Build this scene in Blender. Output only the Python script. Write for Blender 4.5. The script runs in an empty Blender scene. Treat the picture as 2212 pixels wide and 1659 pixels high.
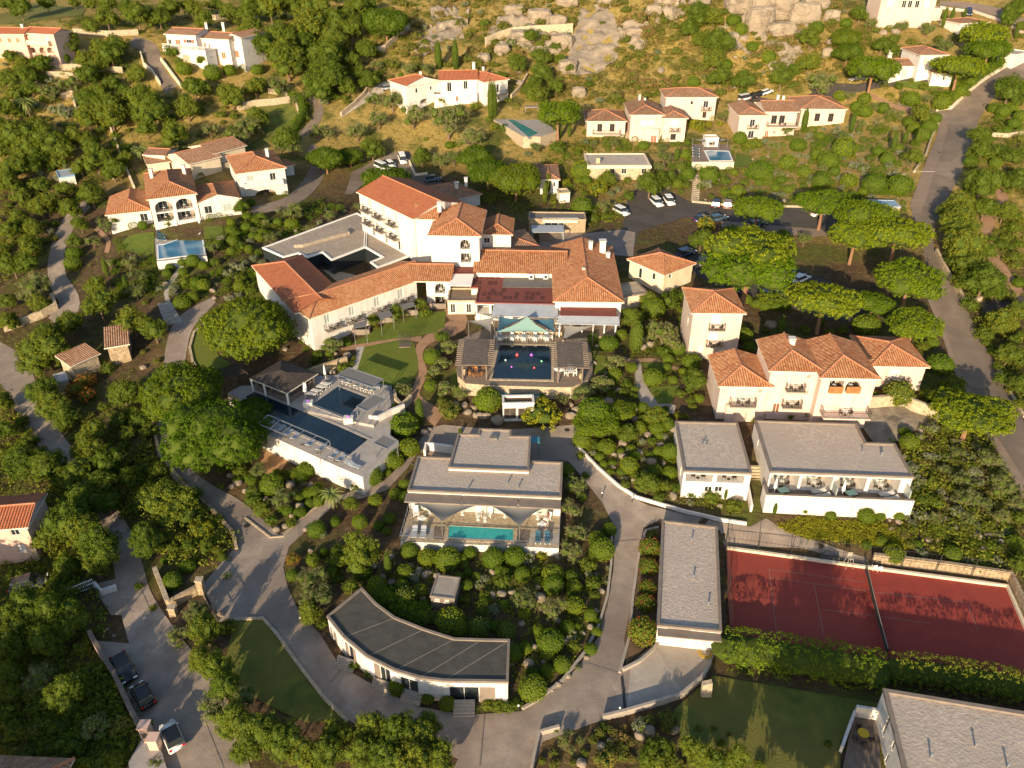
import bpy, bmesh, math, random
import numpy as np
from mathutils import Vector
R = math.radians
rnd = random.Random(7)
scene = bpy.context.scene
col = scene.collection
# ---------------------------------------------------------------- camera model (photo pixels are on a 2212 x 1659 grid)
FPX, CX, CY, PITCH, CAMZ = 1730.0, 1106.0, 829.5, R(32), 72.0
cs, sn = math.cos(PITCH), math.sin(PITCH)
def ray(px, py):
    u = (px - CX) / FPX; v = (py - CY) / FPX
    return (u, cs - v * sn, -sn - v * cs)
def P(px, py, z):
    d = ray(px, py); t = (z - CAMZ) / d[2]
    return Vector((d[0] * t, d[1] * t, z))
def proj(p):
    x, y, z = p[0], p[1], p[2] - CAMZ
    dep = y * cs - z * sn
    return CX + FPX * x / dep, CY - FPX * (y * sn + z * cs) / dep, dep
def T(i, j, *pts):
    return [(737.33 * i + x / 3, 553.0 * j + y / 3) for x, y in pts]
def C6(x0, y0, *pts):
    return [(x0 * .73733 + x / 5, y0 * .73733 + y / 5) for x, y in pts]
# ---------------------------------------------------------------- terrain height field
CTRL = [(100,1650,-2),(300,1640,-.5),(400,1590,0),(200,1400,-1),(330,1400,-.2),(600,1300,.2),(600,1480,0),(900,1600,0),(1100,1600,0),(1500,1560,0),(1450,1440,0),
(2200,1650,0),(1800,1600,0),(1570,1190,0),(2200,1260,0),(1900,1400,0),(2200,1480,0),(1150,1300,1.2),(900,1300,.8),(1050,1225,1.6),(1330,1200,.8),
(1350,1090,2),(1200,960,3.2),(1000,930,3.4),(1245,1020,2.8),(900,1030,2.6),(760,1070,1.2),(1130,815,5.5),(1300,770,6.6),(960,780,5.6),(940,860,4.4),(1130,880,3.4),(1300,900,4),
(1220,520,8),(1300,600,8),(1450,450,9.5),(1650,460,10.5),(1850,480,11),(1650,590,8.6),(1800,660,7.5),(1100,640,7),(1000,500,7.6),(1150,400,10),
(2200,1020,3),(2140,900,3.6),(2100,780,5),(2040,640,8),(1995,480,12.5),(2040,350,17),(2070,250,20),(2180,170,26),(2150,500,12),(2190,700,7),(2190,330,19),
(2093,27,37),(1960,60,35),(2000,175,26),(1900,230,20),(1640,215,18),(1500,260,16.5),(1370,310,13.8),(1700,300,14.8),(1850,280,16),(1540,345,12.3),(1335,375,11.2),(1650,380,12.2),(1850,400,13),
(1300,50,34.5),(1600,50,35.5),(1450,0,40.5),(1800,0,40.5),(1750,120,29),(1550,150,25),(1350,150,24.5),(990,215,19.5),(1130,290,15),(1000,320,12.3),(850,190,21),(750,250,16.5),(870,345,9),(930,390,8.2),(700,380,9),
(440,125,30),(340,190,24.5),(60,110,33),(600,200,21.5),(500,290,14.5),(400,345,13),(560,425,10.6),(370,482,9.6),(390,565,6.8),(250,350,13),(270,480,8.4),(640,330,12.5),
(130,560,4.5),(130,650,3.2),(20,760,.6),(100,950,0),(300,900,1.4),(380,1010,1.2),(500,1120,.6),(360,780,3.2),(430,690,5),(600,560,6.8),(560,640,6.2),(640,520,7),(850,720,6),(800,800,5.4),(720,760,4.6),
(600,1000,1.2),(560,960,1.4),(700,1040,1.0),(520,850,3),(30,1190,-1),(100,1300,-.8),(1540,775,5.6),(1700,900,4.4),(1900,880,5),(1480,900,4.6),(1550,1065,3),(1800,1100,1.5),(1650,1140,1.2),(1600,1160,.6),(2050,1000,3.2),(2050,1130,1.5),(1420,800,5.6),(1400,700,6.6),
(0,0,38.5),(300,0,38.5),(600,0,38),(900,0,38.5),(1150,0,39),(2212,0,41),(150,250,19.5),(50,400,10),(60,560,4),(1250,220,18.5)]
def _cp():
    a = [tuple(P(*c)) for c in CTRL]
    a += [(-700,-200,-8),(700,-200,-4),(0,-350,-6),(-900,350,40),(900,350,46),(-600,800,120),(600,800,120),(0,900,130),(-200,20,-3),(200,20,0),(0,10,-1),(-330,180,6),(330,160,6),(-330,350,42),(330,350,46)]
    return np.array(a)
_c = _cp()
def _tps(r2): return np.where(r2 > 1e-9, .5 * r2 * np.log(np.maximum(r2, 1e-9)), 0)
_S = 100.0
_X = _c[:, :2] / _S; _n = len(_X)
_K = _tps(((_X[:, None] - _X[None]) ** 2).sum(-1)) + np.eye(_n) * .02
_Q = np.c_[np.ones(_n), _X]
_A = np.zeros((_n + 3, _n + 3)); _A[:_n, :_n] = _K; _A[:_n, _n:] = _Q; _A[_n:, :_n] = _Q.T
_w = np.linalg.solve(_A, np.r_[_c[:, 2], 0, 0, 0])
def Hsm(x, y):
    q = np.stack([np.asarray(x, float) / _S, np.asarray(y, float) / _S], -1)
    sh = q.shape[:-1]; q = q.reshape(-1, 2); out = np.empty(len(q))
    for s in range(0, len(q), 20000):
        k = q[s:s + 20000]
        out[s:s + 20000] = _tps(((k[:, None] - _X[None]) ** 2).sum(-1)) @ _w[:_n] + _w[_n] + k @ _w[_n + 1:]
    return out.reshape(sh)
PADS = [([P(px, py, 0) for px, py in T(2,2,(225,205),(2150,440),(2470,1300),(1320,1010),(235,860))], -.06, 2.0)]
def Hraw(x, y):
    """the smooth hillside with level pads cut into it"""
    z = Hsm(x, y); X = np.asarray(x, float); Y = np.asarray(y, float)
    for poly, pz, bw in PADS:
        d = np.full(X.shape, 1e9); n = len(poly); ar = sum(poly[i].x*poly[(i+1) % n].y - poly[(i+1) % n].x*poly[i].y for i in range(n)); sg = 1 if ar > 0 else -1
        for i in range(n):
            a, b = poly[i], poly[(i+1) % n]; ex, ey = b.x-a.x, b.y-a.y; l = math.hypot(ex, ey); d = np.minimum(d, sg*(ex*(Y-a.y) - ey*(X-a.x))/l)
        k = np.clip((d + bw) / bw, 0, 1); z = z*(1-k) + pz*k
    return z
GX0, GX1, GY0, GY1, GS = -320, 320, -20, 480, 2.0
gx = np.arange(GX0, GX1 + .1, GS); gy = np.arange(GY0, GY1 + .1, GS)
HG = Hraw(*np.meshgrid(gx, gy))
def H(x, y):
    fx = min(max((x - GX0) / GS, 0), len(gx) - 1.001); fy = min(max((y - GY0) / GS, 0), len(gy) - 1.001)
    i = int(fx); j = int(fy); a = fx - i; b = fy - j
    return float((HG[j, i] * (1 - a) + HG[j, i + 1] * a) * (1 - b) + (HG[j + 1, i] * (1 - a) + HG[j + 1, i + 1] * a) * b)
def G(px, py, h=0.0):
    """the place seen at a photo pixel that lies h metres above the ground"""
    d = ray(px, py); t0 = t = 40.0; dt = 4.0
    while t < 700:
        x, y, z = d[0] * t, d[1] * t, CAMZ + d[2] * t
        if z < H(x, y) + h: break
        t0 = t; t += dt
    for _ in range(22):
        m = (t0 + t) / 2
        if CAMZ + d[2] * m < H(d[0] * m, d[1] * m) + h: t = m
        else: t0 = m
    return Vector((d[0] * t, d[1] * t, CAMZ + d[2] * t))
# ---------------------------------------------------------------- materials
MATS = {}
def ramp(nt, fac, stops):
    r = nt.nodes.new('ShaderNodeValToRGB'); e = r.color_ramp.elements
    while len(e) > 1: e.remove(e[0])
    e[0].position, e[0].color = stops[0][0], (*stops[0][1], 1)
    for p, c in stops[1:]:
        q = e.new(p); q.color = (*c, 1)
    nt.links.new(fac, r.inputs[0]); return r.outputs[0]
def newmat(name):
    m = bpy.data.materials.new(name); m.use_nodes = True; nt = m.node_tree
    b = nt.nodes['Principled BSDF']; MATS[name] = m
    return m, nt, b
def coord(nt, kind='world'):
    if kind == 'world': return nt.nodes.new('ShaderNodeNewGeometry').outputs['Position']
    if kind == 'uv': return nt.nodes.new('ShaderNodeTexCoord').outputs['UV']
    return nt.nodes.new('ShaderNodeTexCoord').outputs['Object']
def noise(nt, vec, scale, detail=4, rough=.6):
    n = nt.nodes.new('ShaderNodeTexNoise'); n.inputs['Scale'].default_value = scale
    n.inputs['Detail'].default_value = detail; n.inputs['Roughness'].default_value = rough
    nt.links.new(vec, n.inputs['Vector']); return n.outputs['Fac']
def mixc(nt, fac, a, b, mode='MIX'):
    m = nt.nodes.new('ShaderNodeMix'); m.data_type = 'RGBA'; m.blend_type = mode
    for sock, val in ((m.inputs[0], fac), (m.inputs[6], a), (m.inputs[7], b)):
        if hasattr(val, 'links') or hasattr(val, 'node'): nt.links.new(val, sock)
        elif isinstance(val, (int, float)): sock.default_value = val
        else: sock.default_value = (*val, 1)
    return m.outputs[2]
def bump(nt, b, h, strength, dist=.1):
    n = nt.nodes.new('ShaderNodeBump'); n.inputs['Strength'].default_value = strength; n.inputs['Distance'].default_value = dist
    nt.links.new(h, n.inputs['Height']); nt.links.new(n.outputs[0], b.inputs['Normal'])
def mat(name, c1, c2=None, scale=1.0, rough=.8, bmp=0, bscale=None, kind='world', metal=0, spec=.3, big=None):
    m, nt, b = newmat(name)
    b.inputs['Roughness'].default_value = rough; b.inputs['Metallic'].default_value = metal
    b.inputs['Specular IOR Level'].default_value = spec
    if c2 is None: b.inputs['Base Color'].default_value = (*c1, 1)
    else:
        v = coord(nt, kind); f = noise(nt, v, scale)
        c = ramp(nt, f, [(.36, c1), (.64, c2)])
        if big:
            f2 = noise(nt, v, big[0], 3); c = mixc(nt, ramp(nt, f2, [(.42, (0, 0, 0)), (.62, (1, 1, 1))]), c, big[1])
        nt.links.new(c, b.inputs['Base Color'])
    if c2 is not None and (name.startswith('plaster') or name in ('lane', 'asphalt', 'asphalt_road', 'concrete')):
        mp = nt.nodes.new('ShaderNodeMapping'); nt.links.new(coord(nt, kind), mp.inputs[0])
        if name.startswith('plaster'): mp.inputs['Scale'].default_value = (1.6, 1.6, .16); k = ramp(nt, noise(nt, mp.outputs[0], 1.0, 5, .7), [(.45, (1, 1, 1)), (.75, (.80, .77, .72))])
        else:
            vo = nt.nodes.new('ShaderNodeTexVoronoi'); vo.inputs['Scale'].default_value = .14; ds = nt.nodes.new('ShaderNodeTexNoise'); ds.inputs['Scale'].default_value = .3; nt.links.new(mp.outputs[0], ds.inputs['Vector'])
            nt.links.new(mixc(nt, .25, mp.outputs[0], ds.outputs['Color'], 'ADD'), vo.inputs['Vector']); k = ramp(nt, vo.outputs['Color'], [(.15, (.86, .85, .84)), (.8, (1.06, 1.05, 1.04))])
            k = mixc(nt, 1.0, k, ramp(nt, noise(nt, mp.outputs[0], 1.7, 6, .8), [(.3, (.84, .83, .82)), (.5, (1, 1, 1))]), 'MULTIPLY')
        src = b.inputs['Base Color'].links[0].from_socket; nt.links.new(mixc(nt, 1.0, src, k, 'MULTIPLY'), b.inputs['Base Color'])
    if bmp:
        v = coord(nt, kind); bump(nt, b, noise(nt, v, bscale or scale, 5), bmp, .15)
    return m
mat('plaster_white', (.69,.66,.635), (.59,.555,.525), .9, .85, big=(.3,(.65,.615,.585)))
mat('plaster_pink', (.65,.52,.455), (.56,.44,.38), .8, .85, big=(.25,(.61,.485,.42)))
mat('plaster_cream', (.72,.62,.47), (.65,.55,.40), .6, .85)
mat('plaster_rose', (.68,.47,.38), (.62,.42,.33), .6, .85)
mat('fascia', (.72,.66,.56), (.62,.56,.47), 1.2)
mat('parapet', (.24,.195,.16), (.19,.155,.13), .8, .7)
mat('gravel', (.39,.325,.27), (.54,.455,.385), 2.2, .95, .6, 3.5, big=(.12,(.43,.36,.30)))
mat('gravel_brown', (.30,.245,.195), (.42,.35,.28), 1.6, .95, .6, 3, big=(.15,(.32,.265,.21)))
mat('membrane_red', (.21,.062,.046), (.18,.052,.04), .8, .8); mat('membrane_damp', (.11,.035,.028))
mat('membrane_grey', (.15,.135,.12), (.19,.17,.15), .8, .8)
mat('bitumen', (.06,.057,.05), (.085,.08,.07), .7, .85, .2, 3)
mat('stone', (.44,.34,.22), (.26,.19,.12), 2.2, .9, .8, 3)
mat('stone_pale', (.50,.41,.29), (.36,.28,.19), 1.8, .9, .6, 3)
mat('rock', (.31,.25,.185), (.17,.14,.11), .9, .9, 1.0, 1.4, big=(.35,(.25,.20,.15)))
mat('rock_cliff', (.34,.28,.21), (.15,.122,.095), .45, .9, 1.0, 1.1, big=(.16,(.27,.22,.165)))
mat('concrete', (.40,.36,.31), (.33,.29,.25), .5, .9, .2, 6, big=(.07,(.36,.31,.26)))
mat('lane', (.37,.305,.25), (.27,.222,.184), .5, .9, .3, 8, big=(.09,(.235,.19,.16)))
mat('asphalt', (.085,.075,.066), (.062,.055,.05), .4, .9, .2, 9, big=(.05,(.075,.066,.058)))
mat('asphalt_road', (.245,.195,.15), (.195,.155,.122), .4, .9, .2, 9, big=(.05,(.155,.122,.10)))
mat('pavement', (.25,.19,.15), (.21,.16,.125), .5, .9)
mat('paving', (.40,.36,.33), (.33,.30,.275), 1.0, .8, .15, 4)
mat('deck', (.26,.20,.15), (.20,.155,.115), 1.5, .8)
mat('wood', (.20,.16,.13), (.14,.11,.09), 2.0, .8)
mat('wood_warm', (.34,.16,.06), (.25,.11,.04), 2.0, .6)
mat('clay', (.31,.05,.036), (.265,.042,.031), .8, .95, .1, 5, big=(.05,(.29,.055,.038)))
mat('white_paint', (.78,.77,.74))
mat('lounger_cloth', (.62,.60,.55))
mat('dark_metal', (.04,.038,.036), rough=.5)
mat('steel', (.5,.5,.5), rough=.35, metal=.8)
mat('glass', (.025,.032,.036), rough=.08, spec=.6)
mat('glass_pale', (.35,.40,.38), rough=.15, spec=.5)
mat('interior', (.30,.25,.20))
mat('door_wood', (.22,.10,.05), (.17,.08,.04), 3)
mat('shutter_red', (.45,.13,.09))
mat('sail_grey', (.17,.165,.16), rough=.9)
mat('sail_teal', (.16,.27,.26), rough=.9)
mat('sail_blue', (.045,.12,.17), rough=.9)
mat('awning_blue', (.38,.41,.45), (.33,.36,.40), .7)
mat('awning_white', (.74,.72,.68))
mat('shingle', (.075,.06,.05), (.05,.04,.034), 1.5, .95, .5, 3)
mat('tyre', (.02,.02,.02))
mat('lamp_red', (.5,.02,.015), rough=.2)
mat('lamp_clear', (.7,.7,.68), rough=.15)
mat('blue_tarp', (.22,.36,.48))
mat('metal_teal', (.05,.20,.26), rough=.5)
mat('furniture_dark', (.05,.042,.036))
mat('net', (.05,.05,.045)); mat('yellow', (.55,.38,.03)); mat('skin', (.5,.3,.2)); mat('hair', (.04,.025,.02))
mat('cloth_red', (.3,.05,.06)); mat('cloth_white', (.75,.73,.7)); mat('cloth_green', (.03,.25,.18))
mat('duck_red', (.75,.10,.14), rough=.3); mat('duck_violet', (.42,.12,.68), rough=.3); mat('duck_pale', (.55,.68,.75), rough=.3); mat('duck_green', (.2,.7,.45), rough=.3)
def tile_mat(name, a, b, c, d):
    m, nt, bs = newmat(name); uv = coord(nt, 'uv')
    sep = nt.nodes.new('ShaderNodeSeparateXYZ'); nt.links.new(uv, sep.inputs[0])
    def mth(op, x, y=None):
        n = nt.nodes.new('ShaderNodeMath'); n.operation = op
        for s, val in ((n.inputs[0], x), (n.inputs[1], y)):
            if val is None: continue
            if isinstance(val, (int, float)): s.default_value = val
            else: nt.links.new(val, s)
        return n.outputs[0]
    u = mth('DIVIDE', sep.outputs[0], .36); v = mth('DIVIDE', sep.outputs[1], .42)
    cmb = nt.nodes.new('ShaderNodeCombineXYZ'); nt.links.new(mth('FLOOR', u), cmb.inputs[0]); nt.links.new(mth('FLOOR', v), cmb.inputs[1])
    wn = nt.nodes.new('ShaderNodeTexWhiteNoise'); nt.links.new(cmb.outputs[0], wn.inputs['Vector'])
    c1 = ramp(nt, wn.outputs['Value'], [(0, a), (.55, b), (.85, c), (1, d)])
    f = noise(nt, coord(nt), .35, 4)
    c1 = mixc(nt, ramp(nt, f, [(.4, (0, 0, 0)), (.75, (.5, .5, .5))]), c1, c)
    oi = nt.nodes.new('ShaderNodeObjectInfo'); hs = nt.nodes.new('ShaderNodeHueSaturation'); mr = nt.nodes.new('ShaderNodeMapRange'); nt.links.new(oi.outputs['Random'], mr.inputs[0]); mr.inputs[3].default_value = .80; mr.inputs[4].default_value = 1.12
    lich = ramp(nt, noise(nt, coord(nt), 1.1, 5, .75), [(.55, (1, 1, 1)), (.72, (.62, .62, .58))]); c1 = mixc(nt, 1.0, c1, lich, 'MULTIPLY')
    nt.links.new(mr.outputs[0], hs.inputs['Value']); nt.links.new(c1, hs.inputs['Color']); nt.links.new(hs.outputs[0], bs.inputs['Base Color']); bs.inputs['Roughness'].default_value = .85; bs.inputs['Specular IOR Level'].default_value = .2
    # half-round profile across, small step at each course
    w = mth('ABSOLUTE', mth('SINE', mth('MULTIPLY', u, math.pi)))
    st = mth('MULTIPLY', mth('FRACT', v), .25)
    bump(nt, bs, mth('ADD', w, st), 1.0, .16)
    return m
tile_mat('tile', (.36,.135,.06), (.47,.20,.09), (.55,.29,.15), (.27,.10,.055))
tile_mat('tile_fresh', (.46,.145,.07), (.51,.17,.08), (.54,.20,.10), (.42,.13,.065))
tile_mat('tile_old', (.27,.135,.08), (.35,.19,.115), (.43,.27,.17), (.22,.11,.07))
mat('ridge_tile', (.46,.21,.12), (.38,.15,.08), 2)
def leaf_mat(name, cols, trans=.22, sat=None):
    m, nt, b = newmat(name); nt.nodes.remove(b); out = nt.nodes['Material Output']
    g = nt.nodes.new('ShaderNodeNewGeometry'); oi = nt.nodes.new('ShaderNodeObjectInfo')
    c = ramp(nt, g.outputs['Random Per Island'], [(i / (len(cols) - 1), k) for i, k in enumerate(cols)])
    hs = nt.nodes.new('ShaderNodeHueSaturation'); nt.links.new(c, hs.inputs['Color'])
    mr = nt.nodes.new('ShaderNodeMapRange'); nt.links.new(oi.outputs['Random'], mr.inputs[0]); mr.inputs[3].default_value = .475; mr.inputs[4].default_value = .52
    nt.links.new(mr.outputs[0], hs.inputs['Hue'])
    mr2 = nt.nodes.new('ShaderNodeMapRange'); nt.links.new(oi.outputs['Random'], mr2.inputs[0]); mr2.inputs[3].default_value = 1.2; mr2.inputs[4].default_value = .8
    nt.links.new(mr2.outputs[0], hs.inputs['Value'])
    d = nt.nodes.new('ShaderNodeBsdfDiffuse'); t = nt.nodes.new('ShaderNodeBsdfTranslucent'); mx = nt.nodes.new('ShaderNodeMixShader')
    nt.links.new(hs.outputs[0], d.inputs[0]); nt.links.new(hs.outputs[0], t.inputs[0]); mx.inputs[0].default_value = trans
    nt.links.new(d.outputs[0], mx.inputs[1]); nt.links.new(t.outputs[0], mx.inputs[2]); nt.links.new(mx.outputs[0], out.inputs[0])
    return m
leaf_mat('leaf_pine', [(.075,.13,.008), (.135,.20,.012), (.205,.265,.02)])
leaf_mat('leaf_pine_old', [(.045,.085,.007), (.085,.14,.010), (.14,.19,.018)])
leaf_mat('leaf_oak', [(.06,.092,.011), (.115,.155,.018), (.19,.225,.03)])
leaf_mat('leaf_olive', [(.13,.15,.06), (.20,.215,.085), (.28,.28,.12)])
leaf_mat('leaf_clip', [(.08,.135,.010), (.135,.20,.013), (.20,.26,.022)])
leaf_mat('leaf_cypress', [(.06,.105,.015), (.09,.14,.02), (.13,.17,.03)])
leaf_mat('leaf_lime', [(.18,.19,.015), (.26,.26,.02), (.34,.31,.03)])
leaf_mat('leaf_grey', [(.17,.19,.12), (.25,.26,.17), (.32,.32,.22)])
leaf_mat('leaf_dry', [(.16,.12,.045), (.24,.18,.06), (.32,.24,.09)])
leaf_mat('leaf_rust', [(.20,.11,.02), (.30,.16,.025), (.24,.17,.03)])
leaf_mat('leaf_maquis', [(.095,.105,.02), (.17,.172,.034), (.26,.235,.056)])
leaf_mat('petal_red', [(.4,.03,.03), (.5,.07,.05), (.08,.10,.02)])
leaf_mat('petal_pink', [(.55,.14,.30), (.6,.25,.36), (.08,.10,.02)])
leaf_mat('petal_white', [(.6,.6,.5), (.10,.13,.03), (.10,.13,.03)])
mat('bark', (.20,.13,.085), (.12,.08,.055), 3, .9, kind='object')
mat('bark_pine', (.30,.16,.09), (.18,.10,.06), 3, .9, kind='object')
mat('frond', (.11,.15,.03), (.17,.20,.05), 3, .6, kind='object')
# ground
def ground_mat():
    m, nt, b = newmat('ground'); v = coord(nt)
    n1 = noise(nt, v, .09, 6, .65); n2 = noise(nt, v, .9, 5, .7); n3 = noise(nt, v, .03, 3)
    soil = ramp(nt, n2, [(.3, (.07,.046,.025)), (.55, (.115,.077,.043)), (.72, (.18,.128,.076))])
    dry = ramp(nt, n2, [(.3, (.24,.17,.05)), (.55, (.37,.27,.085)), (.75, (.46,.36,.15))])
    grn = ramp(nt, n2, [(.3, (.07,.08,.018)), (.7, (.14,.14,.035))])
    sep = nt.nodes.new('ShaderNodeSeparateXYZ'); nt.links.new(v, sep.inputs[0])
    mr = nt.nodes.new('ShaderNodeMapRange'); nt.links.new(sep.outputs[2], mr.inputs[0]); mr.inputs[1].default_value = 8; mr.inputs[2].default_value = 18
    ad = nt.nodes.new('ShaderNodeMath'); ad.operation = 'ADD'; nt.links.new(mr.outputs[0], ad.inputs[0]); nt.links.new(n3, ad.inputs[1])
    f = ramp(nt, ad.outputs[0], [(.55, (0, 0, 0)), (1.05, (1, 1, 1))])
    c = mixc(nt, f, soil, dry)
    c = mixc(nt, ramp(nt, n1, [(.5, (0, 0, 0)), (.62, (1, 1, 1))]), c, grn)
    nt.links.new(c, b.inputs['Base Color']); b.inputs['Roughness'].default_value = .95; b.inputs['Specular IOR Level'].default_value = .1
    bump(nt, b, noise(nt, v, 1.3, 6, .75), 1.0, .45)
ground_mat()
mat('lawn', (.07,.11,.012), (.12,.16,.018), .7, .95, .6, 7, big=(.11,(.11,.13,.016)))
mat('lawn_dry', (.08,.105,.018), (.15,.16,.028), .5, .95, .6, 5, big=(.1,(.15,.135,.03)))
mat('soil', (.17,.105,.06), (.10,.065,.04), .8, .95, .5, 4)
mat('sand', (.40,.24,.12), (.33,.19,.09), .7, .95, .2, 6)
mat('path_earth', (.33,.20,.12), (.26,.155,.095), .8, .95, .2, 5)
def water_mat(name, c, c2):
    m, nt, b = newmat(name); v = coord(nt)
    cc = ramp(nt, noise(nt, v, .25, 3), [(.35, c), (.65, c2)]); nt.links.new(cc, b.inputs['Base Color'])
    b.inputs['Roughness'].default_value = .06; b.inputs['Specular IOR Level'].default_value = .5
    bump(nt, b, noise(nt, v, 2.2, 4), .3, .05)
water_mat('water_dark', (.006,.016,.026), (.010,.024,.036))
water_mat('water_turq', (.04,.36,.36), (.06,.42,.41))
water_mat('water_blue', (.03,.16,.30), (.06,.24,.40))
water_mat('water_teal', (.02,.19,.22), (.03,.24,.26))
# ---------------------------------------------------------------- mesh builder
class MB:
    def __init__(s): s.v = []; s.f = []; s.m = []; s.uv = []
    def face(s, pts, mi=0, uvs=None):
        i = len(s.v); s.v += [tuple(p) for p in pts]; s.f.append(tuple(range(i, i + len(pts)))); s.m.append(mi)
        s.uv.append(uvs or [(0, 0)] * len(pts))
    def hexa(s, c, mi=0):
        for q in ((0,3,2,1),(4,5,6,7),(0,1,5,4),(1,2,6,5),(2,3,7,6),(3,0,4,7)): s.face([c[k] for k in q], mi)
    def box(s, x0, x1, y0, y1, z0, z1, mi=0, fr=None):
        c = [Vector(p) for p in ((x0,y0,z0),(x1,y0,z0),(x1,y1,z0),(x0,y1,z0),(x0,y0,z1),(x1,y0,z1),(x1,y1,z1),(x0,y1,z1))]
        if fr: c = [fr(p) for p in c]
        s.hexa(c, mi)
    def bar(s, p, q, w, h=None, mi=0):
        p = Vector(p); q = Vector(q); d = (q - p).normalized(); h = h or w
        a = d.cross(Vector((0, 0, 1)));  a = a.normalized() if a.length > 1e-4 else Vector((1, 0, 0)); b = a.cross(d)
        a *= w / 2; b *= h / 2
        s.hexa([p - a - b, p + a - b, p + a + b, p - a + b, q - a - b, q + a - b, q + a + b, q - a + b], mi)
    def tube(s, p, q, r0, r1, n=8, mi=0, cap=True):
        p = Vector(p); q = Vector(q); d = (q - p).normalized()
        a = d.cross(Vector((.3, .2, 1))).normalized(); b = d.cross(a)
        A = [p + (a * math.cos(2*math.pi*k/n) + b * math.sin(2*math.pi*k/n)) * r0 for k in range(n)]
        B = [q + (a * math.cos(2*math.pi*k/n) + b * math.sin(2*math.pi*k/n)) * r1 for k in range(n)]
        for k in range(n): s.face([A[k], B[k], B[(k+1) % n], A[(k+1) % n]], mi)
        if cap: s.face(B[::-1], mi); s.face(A, mi)
    def lathe(s, o, prof, n=12, mi=0):
        o = Vector(o); rings = [[o + Vector((r*math.cos(2*math.pi*k/n), r*math.sin(2*math.pi*k/n), z)) for k in range(n)] for r, z in prof]
        for A, B in zip(rings, rings[1:]):
            for k in range(n): s.face([A[k], A[(k+1) % n], B[(k+1) % n], B[k]], mi)
        s.face(rings[-1], mi); s.face(rings[0][::-1], mi)
    def prism(s, poly, z0, z1, mi=0, mtop=None, top=True, bot=False):
        """vertical walls round a plan polygon (list of (x, y)), with a lid"""
        area = sum(poly[i][0]*poly[(i+1) % len(poly)][1] - poly[(i+1) % len(poly)][0]*poly[i][1] for i in range(len(poly)))
        if area < 0: poly = poly[::-1]
        n = len(poly); zz0 = z0 if hasattr(z0, '__len__') else [z0] * n; zz1 = z1 if hasattr(z1, '__len__') else [z1] * n
        for i in range(n):
            j = (i + 1) % n
            s.face([(*poly[i], zz0[i]), (*poly[j], zz0[j]), (*poly[j], zz1[j]), (*poly[i], zz1[i])], mi)
        if top: s.face([(*p, zz1[k]) for k, p in enumerate(poly)], mi if mtop is None else mtop)
        if bot: s.face([(*p, zz0[k]) for k, p in reversed(list(enumerate(poly)))], mi)
    def build(s, name, mats, parent=None, base=None, smooth=False):
        me = bpy.data.meshes.new(name)
        off = Vector(base) if base is not None else Vector((0, 0, 0))
        if parent is not None and base is None:
            p = parent
            while p: off = off + p.location; p = p.parent
        me.from_pydata([tuple(Vector(v) - off) for v in s.v], [], s.f)
        for k in (mats if isinstance(mats, (list, tuple)) else [mats]): me.materials.append(MATS[k])
        me.polygons.foreach_set('material_index', s.m)
        uvl = me.uv_layers.new(name='UVMap'); uvl.data.foreach_set('uv', [c for f in s.uv for p in f for c in p])
        bm = bmesh.new(); bm.from_mesh(me); bmesh.ops.remove_doubles(bm, verts=bm.verts, dist=.0005)
        if any(len(f.verts) > 4 for f in bm.faces): bmesh.ops.triangulate(bm, faces=[f for f in bm.faces if len(f.verts) > 4])
        bm.to_mesh(me); bm.free()
        if smooth: me.polygons.foreach_set('use_smooth', [True] * len(me.polygons))
        o = bpy.data.objects.new(name, me); col.objects.link(o)
        if parent is not None:
            o.parent = parent
            if base is not None: o.location = off
        elif base is not None: o.location = off
        return o
def tag(o, label=None, cat=None, group=None, kind=None):
    if label: o['label'] = label
    if cat: o['category'] = cat
    if group: o['group'] = group
    if kind: o['kind'] = kind
    return o
def empty(name, loc, label, cat, group=None, rz=0):
    o = bpy.data.objects.new(name, None); col.objects.link(o); o.location = loc; o.rotation_euler.z = rz
    o.empty_display_size = .5
    return tag(o, label, cat, group)
def copy_tree(o, parent=None):
    c = o.copy(); col.objects.link(c)
    if parent is not None: c.parent = parent
    for ch in list(o.children): copy_tree(ch, c)
    return c
def inpoly(x, y, poly):
    r = False; j = len(poly) - 1
    for i in range(len(poly)):
        if (poly[i][1] > y) != (poly[j][1] > y) and x < (poly[j][0] - poly[i][0]) * (y - poly[i][1]) / (poly[j][1] - poly[i][1]) + poly[i][0]: r = not r
        j = i
    return r
BLOCK = []                       # photo outlines where nothing may grow
# ================================================================ the ground
def make_terrain():
    fx = list(gx); fy = list(gy)
    ox = [-2500, -1500, -900, -600, -450, -370]; oy0 = [-600, -300, -120, -60]; oy1 = [540, 650, 850, 1200, 1800, 2600]
    X = np.array(ox + fx + [-v for v in ox[::-1]]); Y = np.array(oy0 + fy + oy1)
    XX, YY = np.meshgrid(X, Y); Z = np.clip(Hraw(np.clip(XX, -800, 800), np.clip(YY, -400, 900)), -12, 170)
    nx, ny = len(X), len(Y)
    v = np.c_[XX.ravel(), YY.ravel(), Z.ravel()]
    idx = np.arange(nx * ny).reshape(ny, nx)
    f = np.stack([idx[:-1, :-1], idx[:-1, 1:], idx[1:, 1:], idx[1:, :-1]], -1).reshape(-1, 4)
    me = bpy.data.meshes.new('ground'); me.from_pydata(v.tolist(), [], f.tolist()); me.materials.append(MATS['ground'])
    me.polygons.foreach_set('use_smooth', [True] * len(me.polygons))
    o = bpy.data.objects.new('ground', me); col.objects.link(o); tag(o, kind='structure')
make_terrain()
from mathutils.geometry import tessellate_polygon
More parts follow.
